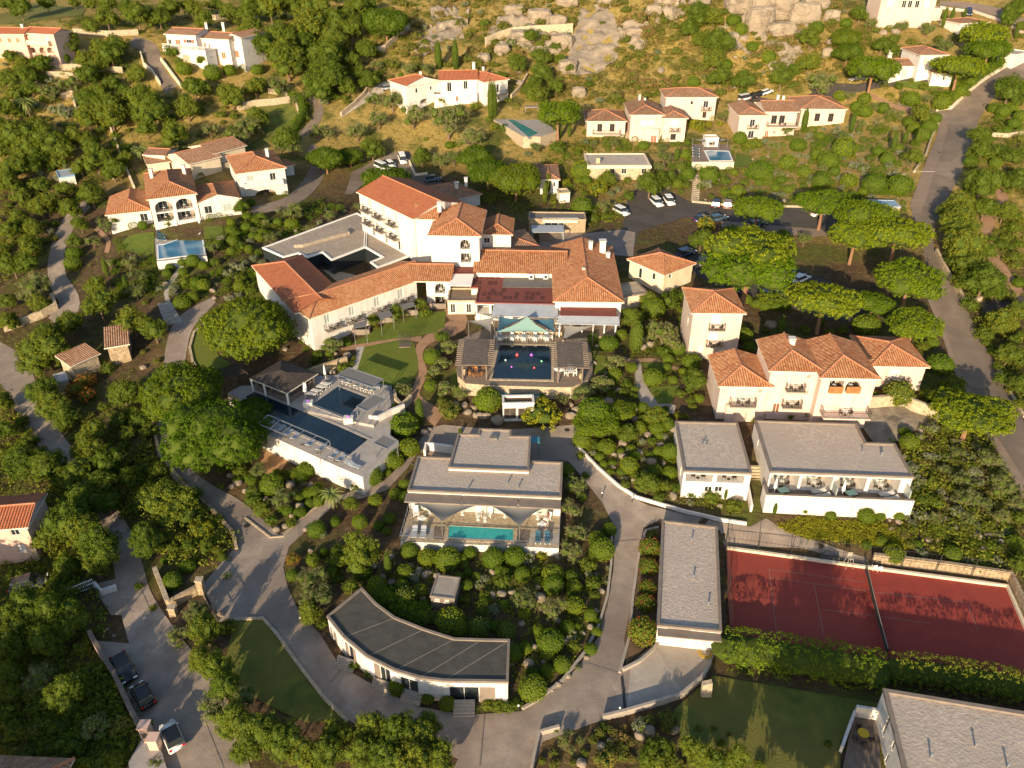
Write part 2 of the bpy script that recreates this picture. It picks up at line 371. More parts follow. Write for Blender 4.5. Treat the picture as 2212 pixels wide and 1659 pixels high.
def drape(name, px, m, lift=.06, kind='structure', block=True, step=1.5, label=None, cat=None, group=None, rough=0):
    """a thin sheet that follows the ground inside an outline given in photo pixels"""
    pts = [G(*p) for p in px]
    if block: BLOCK.append(px)
    bm = bmesh.new(); vs = [bm.verts.new((p.x, p.y, 0)) for p in pts]
    bm.faces.new(vs); bmesh.ops.triangulate(bm, faces=bm.faces)
    x0 = min(p.x for p in pts); x1 = max(p.x for p in pts); y0 = min(p.y for p in pts); y1 = max(p.y for p in pts)
    for ax, a, b in ((0, x0, x1), (1, y0, y1)):
        n = int((b - a) / step)
        for k in range(1, n + 1):
            c = a + k * (b - a) / (n + 1)
            co = (c, 0, 0) if ax == 0 else (0, c, 0); no = (1, 0, 0) if ax == 0 else (0, 1, 0)
            bmesh.ops.bisect_plane(bm, geom=bm.verts[:] + bm.edges[:] + bm.faces[:], dist=1e-4, plane_co=co, plane_no=no)
    from mathutils import noise as mn
    for v in bm.verts: v.co.z = H(v.co.x, v.co.y) + lift + (rough * (mn.fractal(v.co * .22, .9, 2.1, 5) * .8 + abs(mn.noise(v.co * .13)) * 1.2) if rough else 0)
    bmesh.ops.recalc_face_normals(bm, faces=bm.faces)
    if sum(f.normal.z for f in bm.faces) < 0: bmesh.ops.reverse_faces(bm, faces=bm.faces)
    me = bpy.data.meshes.new(name); bm.to_mesh(me); bm.free(); me.materials.append(MATS[m])
    me.polygons.foreach_set('use_smooth', [True] * len(me.polygons))
    o = bpy.data.objects.new(name, me); col.objects.link(o)
    return tag(o, label, cat, group, kind)
def ribbon(name, cl, ws, m, lift=.06, block=True, kind='structure'):
    """a lane drawn by its centre line and widths, all in photo pixels"""
    ws = list(ws) if hasattr(ws, '__len__') else [ws] * len(cl)
    p = [Vector((x, y, w)) for (x, y), w in zip(cl, ws)]; n = len(p); S = []
    for i in range(n - 1):                                    # smooth the centre line
        a, b, c, d = p[max(i-1, 0)], p[i], p[i+1], p[min(i+2, n-1)]
        for k in range(6):
            t = k / 6; S.append(.5 * ((2*b) + (c-a)*t + (2*a-5*b+4*c-d)*t*t + (3*b-a-3*c+d)*t**3))
    S.append(p[-1]); rows = []; L = []; Rr = []
    for i, q in enumerate(S):
        a = S[max(i-1, 0)]; b = S[min(i+1, len(S)-1)]; dx, dy = b.x-a.x, b.y-a.y; l = math.hypot(dx, dy) or 1
        A = (q.x - dy/l*q.z/2, q.y + dx/l*q.z/2); B = (q.x + dy/l*q.z/2, q.y - dx/l*q.z/2); L.append(A); Rr.append(B)
        ga, gb = G(*A), G(*B); row = []
        for k in range(7):
            c = ga.lerp(gb, k / 6); row.append((c.x, c.y, H(c.x, c.y) + lift))
        rows.append(row)
    if block: BLOCK.append(L + Rr[::-1])
    mb = MB()
    for r0, r1 in zip(rows, rows[1:]):
        for k in range(6): mb.face([r0[k], r0[k+1], r1[k+1], r1[k]])
    o = mb.build(name, m, smooth=True); bm = bmesh.new(); bm.from_mesh(o.data); bmesh.ops.recalc_face_normals(bm, faces=bm.faces)
    if sum(f.normal.z for f in bm.faces) < 0: bmesh.ops.reverse_faces(bm, faces=bm.faces)
    bm.to_mesh(o.data); bm.free()
    return tag(o, kind=kind)
# public road on the right with its pale parking strip
road = [(2300,95),(2212,130),(2160,152),(2100,195),(2062,225),(2030,240),(1990,232),(1940,222),(1935,238),(1985,252),(2028,262),(2022,300),(2006,335),(1986,390),(1966,440),(1972,470),(1990,520),(1998,560),(1998,610),(2003,645),(2031,713),(2061,803),(2095,868),(2128,936),(2212,1083),(2300,1250),
        (2300,1080),(2208,903),(2148,786),(2108,713),(2084,660),(2021,553),(2014,520),(2022,480),(2046,430),(2075,377),(2098,305),(2115,258),(2138,220),(2175,192),(2300,120)]
drape('road', road, 'asphalt_road', .05)
drape('pavement', [(2022,300),(2006,335),(1986,390),(1966,440),(1970,462),(1988,462),(2000,430),(2014,385),(2034,330),(2046,285),(2046,262),(2030,262)], 'pavement', .11, block=False)
drape('pavement', [(2003,648),(2031,713),(2061,803),(2095,868),(2128,936),(2212,1083),(2240,1083),(2140,925),(2105,860),(2072,800),(2040,713),(2012,648)], 'pavement', .10, block=False)
def line(name, pts, w, lift, m='white_paint', h=0):
    mb = MB()
    P3 = [G(*p) for p in pts]
    for a, b in zip(P3, P3[1:]):
        n = max(1, int((b - a).length / 2)); d = (b - a); d.z = 0; d.normalize(); s = Vector((-d.y, d.x, 0)) * w / 2
        for k in range(n):
            p = a.lerp(b, k / n); q = a.lerp(b, (k + 1) / n)
            qs = [p - s, q - s, q + s, p + s]
            mb.face([(c.x, c.y, H(c.x, c.y) + lift) for c in qs])
    return tag(mb.build(name, m), kind='structure')
line('road_marking', [(2048,262),(2046,290),(2034,332),(2014,388),(2000,432),(1988,464)], .10, .14, 'pavement')
line('road_marking', [(1969,372),(2019,372)], .2, .14)
line('road_marking', [(2012,648),(2040,713),(2072,800),(2105,860),(2140,925),(2200,1020)], .10, .13, 'pavement')
# hotel lanes
ribbon('lane', [(462,648),(400,700),(380,760),(375,830),(352,900),(352,960),(385,1015),(440,1065),(500,1105),(545,1150),(575,1185)], [14,40,46,44,34,34,40,48,60,72,80], 'lane', .06)
drape('lane', [(535,1120),(590,1165),(640,1130),(700,1083),(735,1080),(680,1130),(625,1180),(612,1225),(622,1270),(645,1320),(690,1368),(735,1440),(830,1493),(905,1528),(1010,1545),(1125,1537),(1190,1498),(1250,1440),(1290,1380),(1312,1310),(1325,1230),(1328,1140),(1300,1085),(1240,1010),(1215,985),
   (1215,925),(1245,935),(1250,965),(1300,1020),(1370,1078),(1400,1092),(1480,1112),(1560,1130),(1620,1138),(1655,1120),(1700,1150),(1870,1205),(1880,1222),(1735,1185),(1572,1178),(1568,1192),(1555,1145),(1430,1122),(1390,1140),(1378,1200),(1365,1295),(1362,1380),(1342,1450),(1355,1440),(1420,1385),(1556,1393),(1532,1440),(1490,1492),(1440,1522),(1350,1545),(1290,1560),(1172,1603),(1140,1700),(960,1700),
   (990,1640),(900,1600),(762,1562),(700,1510),(640,1430),(600,1370),(570,1338),(505,1338),(470,1345),(430,1275),(470,1225),(512,1180)], 'lane', .05)
drape('lane', [(735,1080),(700,1083),(760,1062),(830,1040),(885,985),(925,925),(960,918),(1075,930),(1240,918),(1240,1000),(1215,995),(1100,1000),(930,985),(905,975),(880,1012),(835,1060),(780,1078)], 'lane', .07)
drape('forecourt', [(1362,1446),(1420,1388),(1554,1395),(1532,1438),(1490,1490),(1440,1520),(1352,1542)], 'concrete', .10, block=False)
ribbon('road', [(-40,760),(25,800),(70,890),(130,980),(200,1060),(254,1150),(276,1220),(292,1290),(325,1370),(385,1470),(430,1560),(470,1700)], [70,74,60,56,46,52,62,72,100,125,150,160], 'lane', .05)
drape('lane', [(199,1384),(330,1395),(420,1500),(500,1700),(365,1700),(325,1612),(292,1548),(252,1464)], 'lane', .08)
drape('lane', [(200,1265),(290,1240),(330,1330),(240,1330)], 'lane', .09)
ribbon('lane', [(190,440),(150,480),(125,540),(124,600),(150,655),(120,700)], [20,30,32,40,46,40], 'lane', .05)
ribbon('driveway', [(285,88),(325,110),(340,150),(372,195)], [22,34,26,32], 'asphalt_road', .06)
ribbon('driveway', [(545,455),(620,438),(672,395),(690,345),(668,318)], [16,24,34,34,18], 'pavement', .06)
ribbon('stepped_path', [(640,300),(678,268),(688,232),(660,205)], [14,18,20,14], 'asphalt_road', .06)
ribbon('driveway', [(735,250),(797,206),(850,178)], [10,20,18], 'concrete', .06)
drape('car_park', [(760,372),(800,352),(845,330),(885,328),(902,372),(952,388),(955,402),(920,404),(850,386),(780,402),(760,420),(745,420)], 'asphalt_road', .06)
drape('car_park', [(1165,470),(1180,503),(1262,503),(1345,495),(1357,417),(1387,403),(1420,400),(1470,425),(1490,437),(1730,447),(1960,478),(1975,500),(1790,502),(1770,510),(1560,482),(1480,470),(1380,500),(1366,555),(1340,545),(1230,536),(1165,536)], 'asphalt', .06)
drape('lane', [(1165,500),(1262,505),(1345,497),(1372,503),(1368,555),(1165,540)], 'lane', .10)
drape('car_park', [(1480,545),(1560,545),(1720,580),(1870,640),(1865,700),(1790,692),(1640,645),(1560,627),(1500,592)], 'asphalt', .06)
drape('pavement', T(2,0,(250,1432),(400,1450),(900,1490),(950,1530),(820,1540),(420,1490),(250,1475)), 'pavement', .12)
drape('car_park', [(1592,216),(1640,210),(1720,218),(1755,200),(1745,185),(1770,178),(1850,182),(1900,172),(1960,168),(2020,175),(2015,184),(1900,190),(1830,205),(1720,230),(1600,224)], 'asphalt', .06)
ribbon('path', [(1870,200),(1920,225),(1975,245)], 9, 'path_earth', .07)
ribbon('driveway', [(2030,8),(2100,14),(2170,32),(2230,62)], [12,14,20,22], 'pavement', .06)
drape('driveway', T(2,1,(1990,290),(2212,260),(2212,330),(1930,380),(1900,300)), 'asphalt', .07)
ribbon('driveway', T(2,0,(2060,1230),(2070,1330),(1990,1420),(1960,1540),(2010,1659)) + [(2170,590),(2200,640)], [26,22,30,28,24,22,30], 'path_earth', .07)
# garden paths
ribbon('path', T(1,1,(700,330),(760,440),(560,545),(500,640),(530,760),(480,900),(560,1000),(640,1060)), [36,36,20,18,18,18,30,40], 'path_earth', .09)
ribbon('path', T(1,1,(520,540),(350,545),(150,585),(0,600)), [12,11,12,9], 'path_earth', .08)
ribbon('path', T(1,1,(125,590),(120,680),(60,740)), 18, 'paving', .09)
ribbon('path', T(1,1,(1750,650),(1880,680),(2030,680),(2180,740)), 9, 'path_earth', .08)
ribbon('path', T(1,1,(1930,700),(1930,790),(1990,940),(2160,1000)), [10,18,30,20], 'concrete', .08)
ribbon('path', T(0,1,(1180,60),(1080,230),(1110,330),(1170,430)), 10, 'concrete', .07)
ribbon('path', T(0,0,(620,1480),(700,1560),(690,1640)), 10, 'path_earth', .07)
# lawns
for q, m in ((T(1,1,(60,575),(330,420),(590,365),(680,360),(668,465),(600,500),(480,525),(300,545),(130,572)),'lawn'),
          (T(1,1,(150,592),(390,545),(470,560),(498,680),(498,745),(430,840),(270,845),(105,735)),'lawn'),
          (T(0,0,(800,1555),(870,1520),(1000,1505),(1000,1640),(960,1659),(790,1625)),'lawn'), (T(0,0,(1320,1470),(1440,1465),(1450,1500),(1400,1550),(1325,1550)),'lawn'),
          ([(505,1342),(568,1338),(596,1370),(640,1434),(700,1512),(745,1558),(660,1562),(590,1530),(480,1470)],'lawn_dry'),
          ([(1455,1535),(1540,1460),(1900,1520),(1895,1560),(1815,1600),(1815,1720),(1500,1720)],'lawn_dry'),
          (T(2,0,(150,1070),(340,1050),(345,990),(440,1010),(455,1050),(380,1090)),'lawn'), (T(2,0,(1380,530),(1560,530),(1690,570),(1560,590),(1420,565)),'lawn'),
          (T(1,1,(1610,640),(1720,650),(1720,760),(1640,770)),'lawn'), (T(1,1,(1940,690),(2080,690),(2110,760),(1990,760)),'lawn'), (T(1,1,(1990,850),(2190,840),(2140,960),(2050,960)),'lawn'),
          (T(1,1,(700,800),(760,700),(820,830),(1010,850),(1010,900),(720,900)),'lawn'), (T(1,1,(1280,850),(1620,820),(1640,860),(1500,920),(1290,900)),'lawn'),
          (T(0,1,(1240,500),(1330,450),(1420,650),(1500,700),(1440,770),(1290,760),(1235,620)),'lawn'),
          (T(0,0,(1570,680),(1850,640),(1930,720),(1900,830),(1650,970),(1560,970),(1700,880)),'lawn_dry'), (T(0,0,(200,20),(560,60),(530,100),(140,160),(0,160),(0,100)),'lawn_dry')):
    drape('lawn', q, m, .10)
drape('sand_court', C6(650,1000,(190,1235),(370,1105),(730,1275),(640,1400),(480,1440)), 'sand', .08)
drape('flower_bed', [(1388,1148),(1424,1142),(1424,1372),(1352,1438),(1348,1380),(1368,1290)], 'soil', .11, block=False)
# tennis court
TZ = .12
def court():
    mb = MB(); q = [P(x, y, TZ) for x, y in T(2,2,(285,240),(2105,482),(2420,1250),(1320,985),(303,838))]
    mb.prism([(p.x, p.y) for p in q], -1.5, TZ); o = mb.build('tennis_court', 'clay'); tag(o, kind='structure')
    BLOCK.append(T(2,2,(240,200),(2150,420),(2500,1260),(1320,985),(240,850)))
    for a, b in (((560,370),(1190,455)),((565,425),(1190,510)),((1215,515),(1860,590)),((560,370),(610,800)),((850,460),(915,800)),((900,630),(1240,672)),((1850,600),(1910,760)),((1240,672),(1600,720))):
        A = P(*T(2,2,a)[0], TZ + .006); B = P(*T(2,2,b)[0], TZ + .006); m = MB(); d = (B - A).normalized(); s = Vector((-d.y, d.x, 0)) * .03
        m.face([A - s, B - s, B + s, A + s]); tag(m.build('court_line', 'pavement'), kind='structure')
court()

drape('rock_slab', T(1,0,(1545,70),(1640,20),(1760,90),(1805,230),(1790,380),(1680,470),(1580,500),(1430,480),(1470,330),(1520,190)), 'rock_cliff', .1, step=.7, rough=.9)
drape('rock_slab', T(1,0,(500,215),(620,175),(780,185),(800,250),(640,275),(520,265)), 'rock_cliff', .05, step=.7, rough=.8)
drape('rock_slab', T(2,0,(200,200),(270,140),(330,230),(390,290),(400,330),(330,330),(270,240)), 'rock_cliff', .1, step=.7, rough=.8)
drape('rock_slab', T(2,1,(1190,1000),(1400,970),(1640,1060),(1400,1200),(1240,1230),(1150,1100)), 'rock_cliff', .1, step=.7, rough=.25)

for q in ([(1322,1172),(1378,1168)],[(1262,1434),(1338,1458)],[(1046,1546),(1036,1659)],[(885,1000),(925,1030)],[(540,1120),(500,1140)],[(625,1200),(560,1215)],[(460,1072),(420,1088)],[(742,1440),(715,1475)],[(1245,1010),(1190,1020)]):
    line('road_joint', q, .09, .13, 'parapet')
for x, y in ((1225,930),(533,1137),(1950,455),(2030,330)):
    p = G(x, y); m_ = MB(); m_.lathe((p.x, p.y, H(p.x, p.y) + .10), [(.4, 0), (.4, .03)], 14); tag(m_.build('drain_cover', 'dark_metal'), kind='structure')

for q in ([(1040,70),(1080,45),(1150,35),(1215,50),(1235,100),(1190,125),(1130,118),(1060,112)], [(1560,70),(1590,20),(1640,0),(1720,10),(1775,60),(1760,110),(1725,150),(1690,165),(1640,140),(1600,110)], [(925,30),(970,12),(1015,20),(1010,60),(950,72)], [(1415,25),(1470,0),(1505,25),(1450,52)], [(1240,20),(1290,0),(1330,10),(1300,32)], [(880,95),(930,85),(960,110),(900,130)], [(1330,60),(1400,55),(1410,100),(1350,120)]):
    drape('rock_slab', q, 'rock_cliff', -.5, block=False, step=.6, rough=2.6)
# ================================================================ building kit
class Crop:
    def __init__(s, fn, k): s.fn = fn; s.k = k
    def __call__(s, *p): return s.fn(*p)
def Tl(i, j): return Crop(lambda x, y: (737.33*i + x/3, 553.0*j + y/3), 3)
def Cr(x0, y0): return Crop(lambda x, y: (x0*.73733 + x/5, y0*.73733 + y/5), 5)
FULL = Crop(lambda x, y: (x, y), 1)
class Facade:
    def __init__(s, p0, p1, z0, z1, wall):
        s.p0 = Vector((p0[0], p0[1], 0)); s.p1 = Vector((p1[0], p1[1], 0)); s.d = (s.p1 - s.p0); s.W = s.d.length; s.d.normalize()
        s.n = Vector((s.d.y, -s.d.x, 0)); s.z0 = z0; s.z1 = z1; s.ops = []; s.wall = wall
    def hit(s, px, py):
        d = Vector(ray(px, py)); o = Vector((0, 0, CAMZ)); t = (s.p0 - o).dot(s.n) / d.dot(s.n); q = o + d * t
        return (q - s.p0).dot(s.d), q.z, t
    def at(s, u, z, out=0): q = s.p0 + s.d * u + s.n * out; return Vector((q.x, q.y, z))
class Bld:
    all = []
    def __init__(s, name, label, cat, cr, wall='plaster_white', tile='tile', group=None, noun=None):
        s.name, s.label, s.cat, s.group, s.cr, s.wall, s.tile = name, label, cat, group, cr, wall, tile
        s.root = None; s.facs = []; s.noun = noun or label; s.roofs = []; s.extra = []; Bld.all.append(s)
    def _root(s, p):
        if s.root is None: s.root = empty(s.name, p, s.label, s.cat, s.group)
    def blk(s, A, B, back, ht, roof='hip', pitch=17, over=.45, ends=(1, 1), axis=None, zb=None, wall=None, tile=None, found=3.0, ridge=True, par='parapet', top='gravel', pw=.22, drop=.2, ext=(0, 0)):
        a = s.cr(*A); b = s.cr(*B)
        if zb is None:
            za, zc = G(*a, ht).z, G(*b, ht).z; zE = (za + zc) / 2; zb = zE - ht
        else: zE = zb + ht
        pa, pb = P(*a, zE), P(*b, zE); s._root(Vector(((pa.x+pb.x)/2, (pa.y+pb.y)/2, zb)))
        ex = (pb - pa); W = ex.length; ex.normalize(); ey = Vector((-ex.y, ex.x, 0))
        if isinstance(back, (int, float)): D = back
        elif back[0] == 'ridge':
            D = None; r = s.cr(*back[1:]); tp = math.tan(R(pitch)); best = 1e9
            for k in range(20, 240):
                h = k * .1; q = pa + ex * ((P(*r, zE) - pa).dot(ex)) + ey * h; q.z = zE + (h + over) * tp
                e = abs(proj(q)[1] - r[1])
                if e < best: best = e; D = 2 * h
        else:
            q = P(*s.cr(*back[1:]), zE); D = abs((q - (pa if back[0] == 'l' else pb)).dot(ey))
        D = max(D, 1.0)
        def fr(p): q = pa + ex * p[0] + ey * p[1]; return Vector((q.x, q.y, zb + p[2]))
        c = [fr((0, 0, 0)), fr((W, 0, 0)), fr((W, D, 0)), fr((0, D, 0))]
        wl = wall or s.wall; F = [Facade(c[i], c[(i+1) % 4], zb - found, zE, wl) for i in range(4)]
        s.facs += F; B_ = dict(F=F, f=F[0], r=F[1], b=F[2], l=F[3], W=W, D=D, zb=zb, zE=zE, fr=fr, ht=ht, ex=ex, ey=ey)
        BLOCK.append([proj(fr((-.3, -.3, 0)))[:2], proj(fr((W+.3, -.3, 0)))[:2], proj(fr((W+.3, D+.3, 0)))[:2], proj(fr((-.3, D+.3, 0)))[:2]])
        BLOCK.append([proj(fr((0, 0, 0)))[:2], proj(fr((W, 0, 0)))[:2], proj(fr((W, D, ht)))[:2], proj(fr((0, D, ht)))[:2]])
        if roof == 'flat': s.flatroof([(p.x, p.y) for p in c], zE, par=par, top=top, pw=pw, drop=drop)
        else: B_['roof'] = s.tileroof(B_, roof, pitch, over, ends, axis, tile or s.tile, wl, ridge, ext)
        return B_
    def tileroof(s, B, kind, pitch, o, ends, axis, tile, wl, ridge, ext=(0, 0)):
        W, D, h, fr = B['W'], B['D'], B['ht'], B['fr']; tp = math.tan(R(pitch)); mb = MB(); caps = MB()
        x0, x1, y0, y1 = -o - ext[0], W + o + ext[1], -o, D + o
        def F(pts, u0, mi=0):
            # uv in metres: along the eave and up the slope
            P3 = [fr(p) for p in pts]; n = None; e = (Vector(pts[1]) - Vector(pts[0])).normalized()
            nn = (Vector(pts[1]) - Vector(pts[0])).cross(Vector(pts[-1]) - Vector(pts[0])).normalized(); f = nn.cross(e)
            mb.face(P3, mi, [(Vector(p).dot(e), (Vector(p) - Vector(pts[0])).dot(f)) for p in pts])
        if kind == 'shed':
            rise = (y1 - y0) * tp
            F([(x0,y0,h),(x1,y0,h),(x1,y1,h+rise),(x0,y1,h+rise)], 0)
            for xx in (0, W): mb.face([fr((xx,0,h)), fr((xx,D,h)), fr((xx,D,h+rise-.1))], 1)
            mb.face([fr((0,D,h)), fr((W,D,h)), fr((W,D,h+rise-.1)), fr((0,D,h+rise-.1))], 1)
            ed = []
        else:
            ax = axis or ('x' if W >= D else 'y')
            if ax == 'x':
                m = (y0 + y1) / 2; hf = m - y0; rise = hf * tp; a = x0 + (hf if ends[0] else 0); b = x1 - (hf if ends[1] else 0)
                if a > b: a = b = (a + b) / 2
                ra, rb = (a, m, h + rise), (b, m, h + rise)
                F([(x0,y0,h),(x1,y0,h),rb,ra] if b > a else [(x0,y0,h),(x1,y0,h),ra], 0)
                F([(x1,y1,h),(x0,y1,h),ra,rb] if b > a else [(x1,y1,h),(x0,y1,h),ra], 0)
                if ends[0]: F([(x0,y1,h),(x0,y0,h),ra], 0)
                else: mb.face([fr((0,D,h)), fr((0,0,h)), fr((0,m,h+rise-.1))], 1)
                if ends[1]: F([(x1,y0,h),(x1,y1,h),rb], 0)
                elif not ext[1]: mb.face([fr((W,0,h)), fr((W,D,h)), fr((W,m,h+rise-.1))], 1)
                ed = [(ra, rb)] + [((x0,y0,h),ra),((x0,y1,h),ra)] * ends[0] + [((x1,y0,h),rb),((x1,y1,h),rb)] * ends[1]
            else:
                m = (x0 + x1) / 2; hf = m - x0; rise = hf * tp; a = y0 + (hf if ends[0] else 0); b = y1 - (hf if ends[1] else 0)
                if a > b: a = b = (a + b) / 2
                ra, rb = (m, a, h + rise), (m, b, h + rise)
                F([(x0,y1,h),(x0,y0,h),ra,rb], 0); F([(x1,y0,h),(x1,y1,h),rb,ra], 0)
                if ends[0]: F([(x0,y0,h),(x1,y0,h),ra], 0)
                else: mb.face([fr((0,0,h)), fr((W,0,h)), fr((m,0,h+rise-.1))], 1)
                if ends[1]: F([(x1,y1,h),(x0,y1,h),rb], 0)
                else: mb.face([fr((W,D,h)), fr((0,D,h)), fr((m,D,h+rise-.1))], 1)
                ed = [(ra, rb)] + [((x0,y0,h),ra),((x1,y0,h),ra)] * ends[0] + [((x0,y1,h),rb),((x1,y1,h),rb)] * ends[1]
        B['rise'] = rise
        # eave board and soffit
        q = [(x0,y0),(x1,y0),(x1,y1),(x0,y1)]
        zz = [h, h, h + (rise if kind == 'shed' else 0), h + (rise if kind == 'shed' else 0)]
        for i in range(4):
            j = (i + 1) % 4; mb.face([fr((*q[i], zz[i]-.2)), fr((*q[j], zz[j]-.2)), fr((*q[j], zz[j]-.004)), fr((*q[i], zz[i]-.004))], 2)
        mb.face([fr((*q[k], zz[k]-.2)) for k in (3, 2, 1, 0)], 2)
        ro = mb.build('roof', [tile, wl, 'fascia'], s.root)
        if ridge and ed:
            for p, r in ed: 
                if (Vector(p) - Vector(r)).length > .3: caps.tube(fr(Vector(p) + Vector((0,0,.02))), fr(Vector(r) + Vector((0,0,.02))), .15, .15, 6)
            if caps.f: caps.build('ridge_cap', 'ridge_tile', ro)
        s.roofs.append(ro); return ro
    def flatroof(s, poly, z, par='parapet', top='gravel', pw=.22, drop=.2, name='roof', skip=None):
        area = sum(poly[i][0]*poly[(i+1) % len(poly)][1] - poly[(i+1) % len(poly)][0]*poly[i][1] for i in range(len(poly)))
        if area < 0: poly = poly[::-1]
        n = len(poly); inn = []; out = []
        for i in range(n):
            a, b, c = Vector(poly[i-1]), Vector(poly[i]), Vector(poly[(i+1) % n])
            d1 = (b - a).normalized(); d2 = (c - b).normalized(); n1 = Vector((-d1.y, d1.x)); n2 = Vector((-d2.y, d2.x))
            bis = (n1 + n2); bis = bis / max(bis.dot(n1), .2); inn.append(b + bis * pw); out.append(b - bis * .08)
        mb = MB(); z2 = z + .06
        for i in range(n):
            j = (i + 1) % n
            mb.face([(*out[i], z2), (*out[j], z2), (*inn[j], z2), (*inn[i], z2)], 1)
            mb.face([(*out[i], z - .25), (*out[j], z - .25), (*out[j], z2), (*out[i], z2)], 1)
            mb.face([(*inn[j], z - drop), (*inn[i], z - drop), (*inn[i], z2), (*inn[j], z2)], 1)
            mb.face([(*poly[i], z - .25), (*poly[j], z - .25), (*out[j], z - .25), (*out[i], z - .25)], 1)
        mb.face([(*p, z - drop) for p in inn], 0)
        ro = mb.build(name, [top, par], s.root); s.roofs.append(ro); return ro
    def poly(s, pts, ht=None, zb=None, zE=None, wall=None, found=3.0, **k):
        px = [s.cr(*p) for p in pts]
        if zE is None:
            if zb is None: zE = sum(G(*p, ht).z for p in px[:2]) / 2; zb = zE - ht
            else: zE = zb + ht
        w = [P(*p, zE) for p in px]; s._root(Vector((sum(p.x for p in w)/len(w), sum(p.y for p in w)/len(w), zb)))
        poly = [(p.x, p.y) for p in w]; n = len(poly)
        F = [Facade(poly[i], poly[(i+1) % n], zb - found, zE, wall or s.wall) for i in range(n)]; s.facs += F
        s.flatroof(poly, zE, **k); BLOCK.append(px); BLOCK.append([proj((p.x, p.y, zb))[:2] for p in w])
        a = [proj((w[0].x, w[0].y, zb))[:2], proj((w[1].x, w[1].y, zb))[:2], px[1], px[0]]; BLOCK.append(a)
        return dict(F=F, f=F[0], zb=zb, zE=zE, poly=poly)
    # openings, given by the photo position and size of each
    def op(s, f, style, cx, cy, w, h, **k):
        u, z, t = f.hit(*s.cr(cx, cy)); dep = proj(f.at(u, z))[2]; q = f.at(u, z)
        e = proj(f.at(u + .5, z)); e2 = proj(f.at(u - .5, z)); mx = math.hypot(e[0]-e2[0], e[1]-e2[1]); e3 = proj(f.at(u, z + .5)); e4 = proj(f.at(u, z - .5)); mz = math.hypot(e3[0]-e4[0], e3[1]-e4[1])
        wm = w / s.cr.k / mx; hm = h / s.cr.k / mz
        return s.opm(f, style, u - wm/2, u + wm/2, z - hm/2, z + hm/2, **k)
    def opm(s, f, style, u0, u1, z0, z1, **k):
        u0 = max(u0, .15); u1 = min(u1, f.W - .15); z1 = min(z1, f.z1 - (.5 if style in ('log', 'arch') else .28))
        if u1 - u0 < .3 or z1 - z0 < .3: return None
        for o in f.ops:
            if u0 < o[2] + .05 and o[1] < u1 + .05 and z0 < o[4] + .05 and o[3] < z1 + .05: return None
        o = (style, u0, u1, z0, z1, k); f.ops.append(o); return o
    def bal(s, f, cx, cy, w, out=1.2, rail='bars', m='concrete', hh=1.0, rm='dark_metal'):
        u, z, t = f.hit(*s.cr(cx, cy)); e = proj(f.at(u + .5, z)); e2 = proj(f.at(u - .5, z)); wm = w / s.cr.k / math.hypot(e[0]-e2[0], e[1]-e2[1])
        return s.balm(f, u - wm/2, u + wm/2, z, out, rail, m, hh, rm)
    def balm(s, f, u0, u1, z, out=1.2, rail='bars', m='concrete', hh=1.0, rm='dark_metal'):
        mb = MB(); fr = lambda p: f.at(p[0], p[2], p[1])
        mb.box(u0, u1, .002, out, z - .22, z - .02, 0, fr); b = mb.build('balcony', m, s.root); rb = MB()
        if rail == 'bars':
            for a, c in (((u0+.04, .03), (u0+.04, out-.04)), ((u0+.04, out-.04), (u1-.04, out-.04)), ((u1-.04, out-.04), (u1-.04, .03))):
                rb.bar(fr((*a, z+hh)), fr((*c, z+hh)), .05); rb.bar(fr((*a, z+.1)), fr((*c, z+.1)), .03)
                l = math.hypot(c[0]-a[0], c[1]-a[1]); n = max(2, int(l / .22))
                for k in range(n + 1):
                    x = a[0] + (c[0]-a[0])*k/n; y = a[1] + (c[1]-a[1])*k/n; rb.bar(fr((x, y, z)), fr((x, y, z+hh)), .022)
            rb.build('railing', rm, b)
        elif rail == 'solid':
            rb.box(u0, u0+.15, .002, out, z-.02, z+.9, 0, fr); rb.box(u1-.15, u1, .002, out, z-.02, z+.9, 0, fr); rb.box(u0+.15, u1-.15, out-.15, out, z-.02, z+.9, 0, fr)
            rb.build('parapet', m, b)
        return dict(f=f, u0=u0, u1=u1, z=z, out=out, obj=b)
    def chim(s, px, py, w=.6, h=1.3, roof=0, zoff=1.0, cap=True, m='plaster_white'):
        r = s.roofs[roof]; zr = max(v[2] for v in r.bound_box) + s.root.location.z
        x, y = s.cr(px, py); p = P(x, y, zr - zoff); mb = MB()
        mb.box(p.x-w/2, p.x+w/2, p.y-w/2, p.y+w/2, p.z-.8, p.z+h, 0)
        if cap:
            for dx in (-1, 1):
                for dy in (-1, 1): mb.box(p.x+dx*w*.4-.06, p.x+dx*w*.4+.06, p.y+dy*w*.4-.06, p.y+dy*w*.4+.06, p.z+h, p.z+h+.22, 0)
            mb.box(p.x-w*.62, p.x+w*.62, p.y-w*.62, p.y+w*.62, p.z+h+.22, p.z+h+.32, 0)
        return mb.build('chimney', m, r)
    def part(s, name, mb, m, parent=None): return mb.build(name, m, parent or s.root)
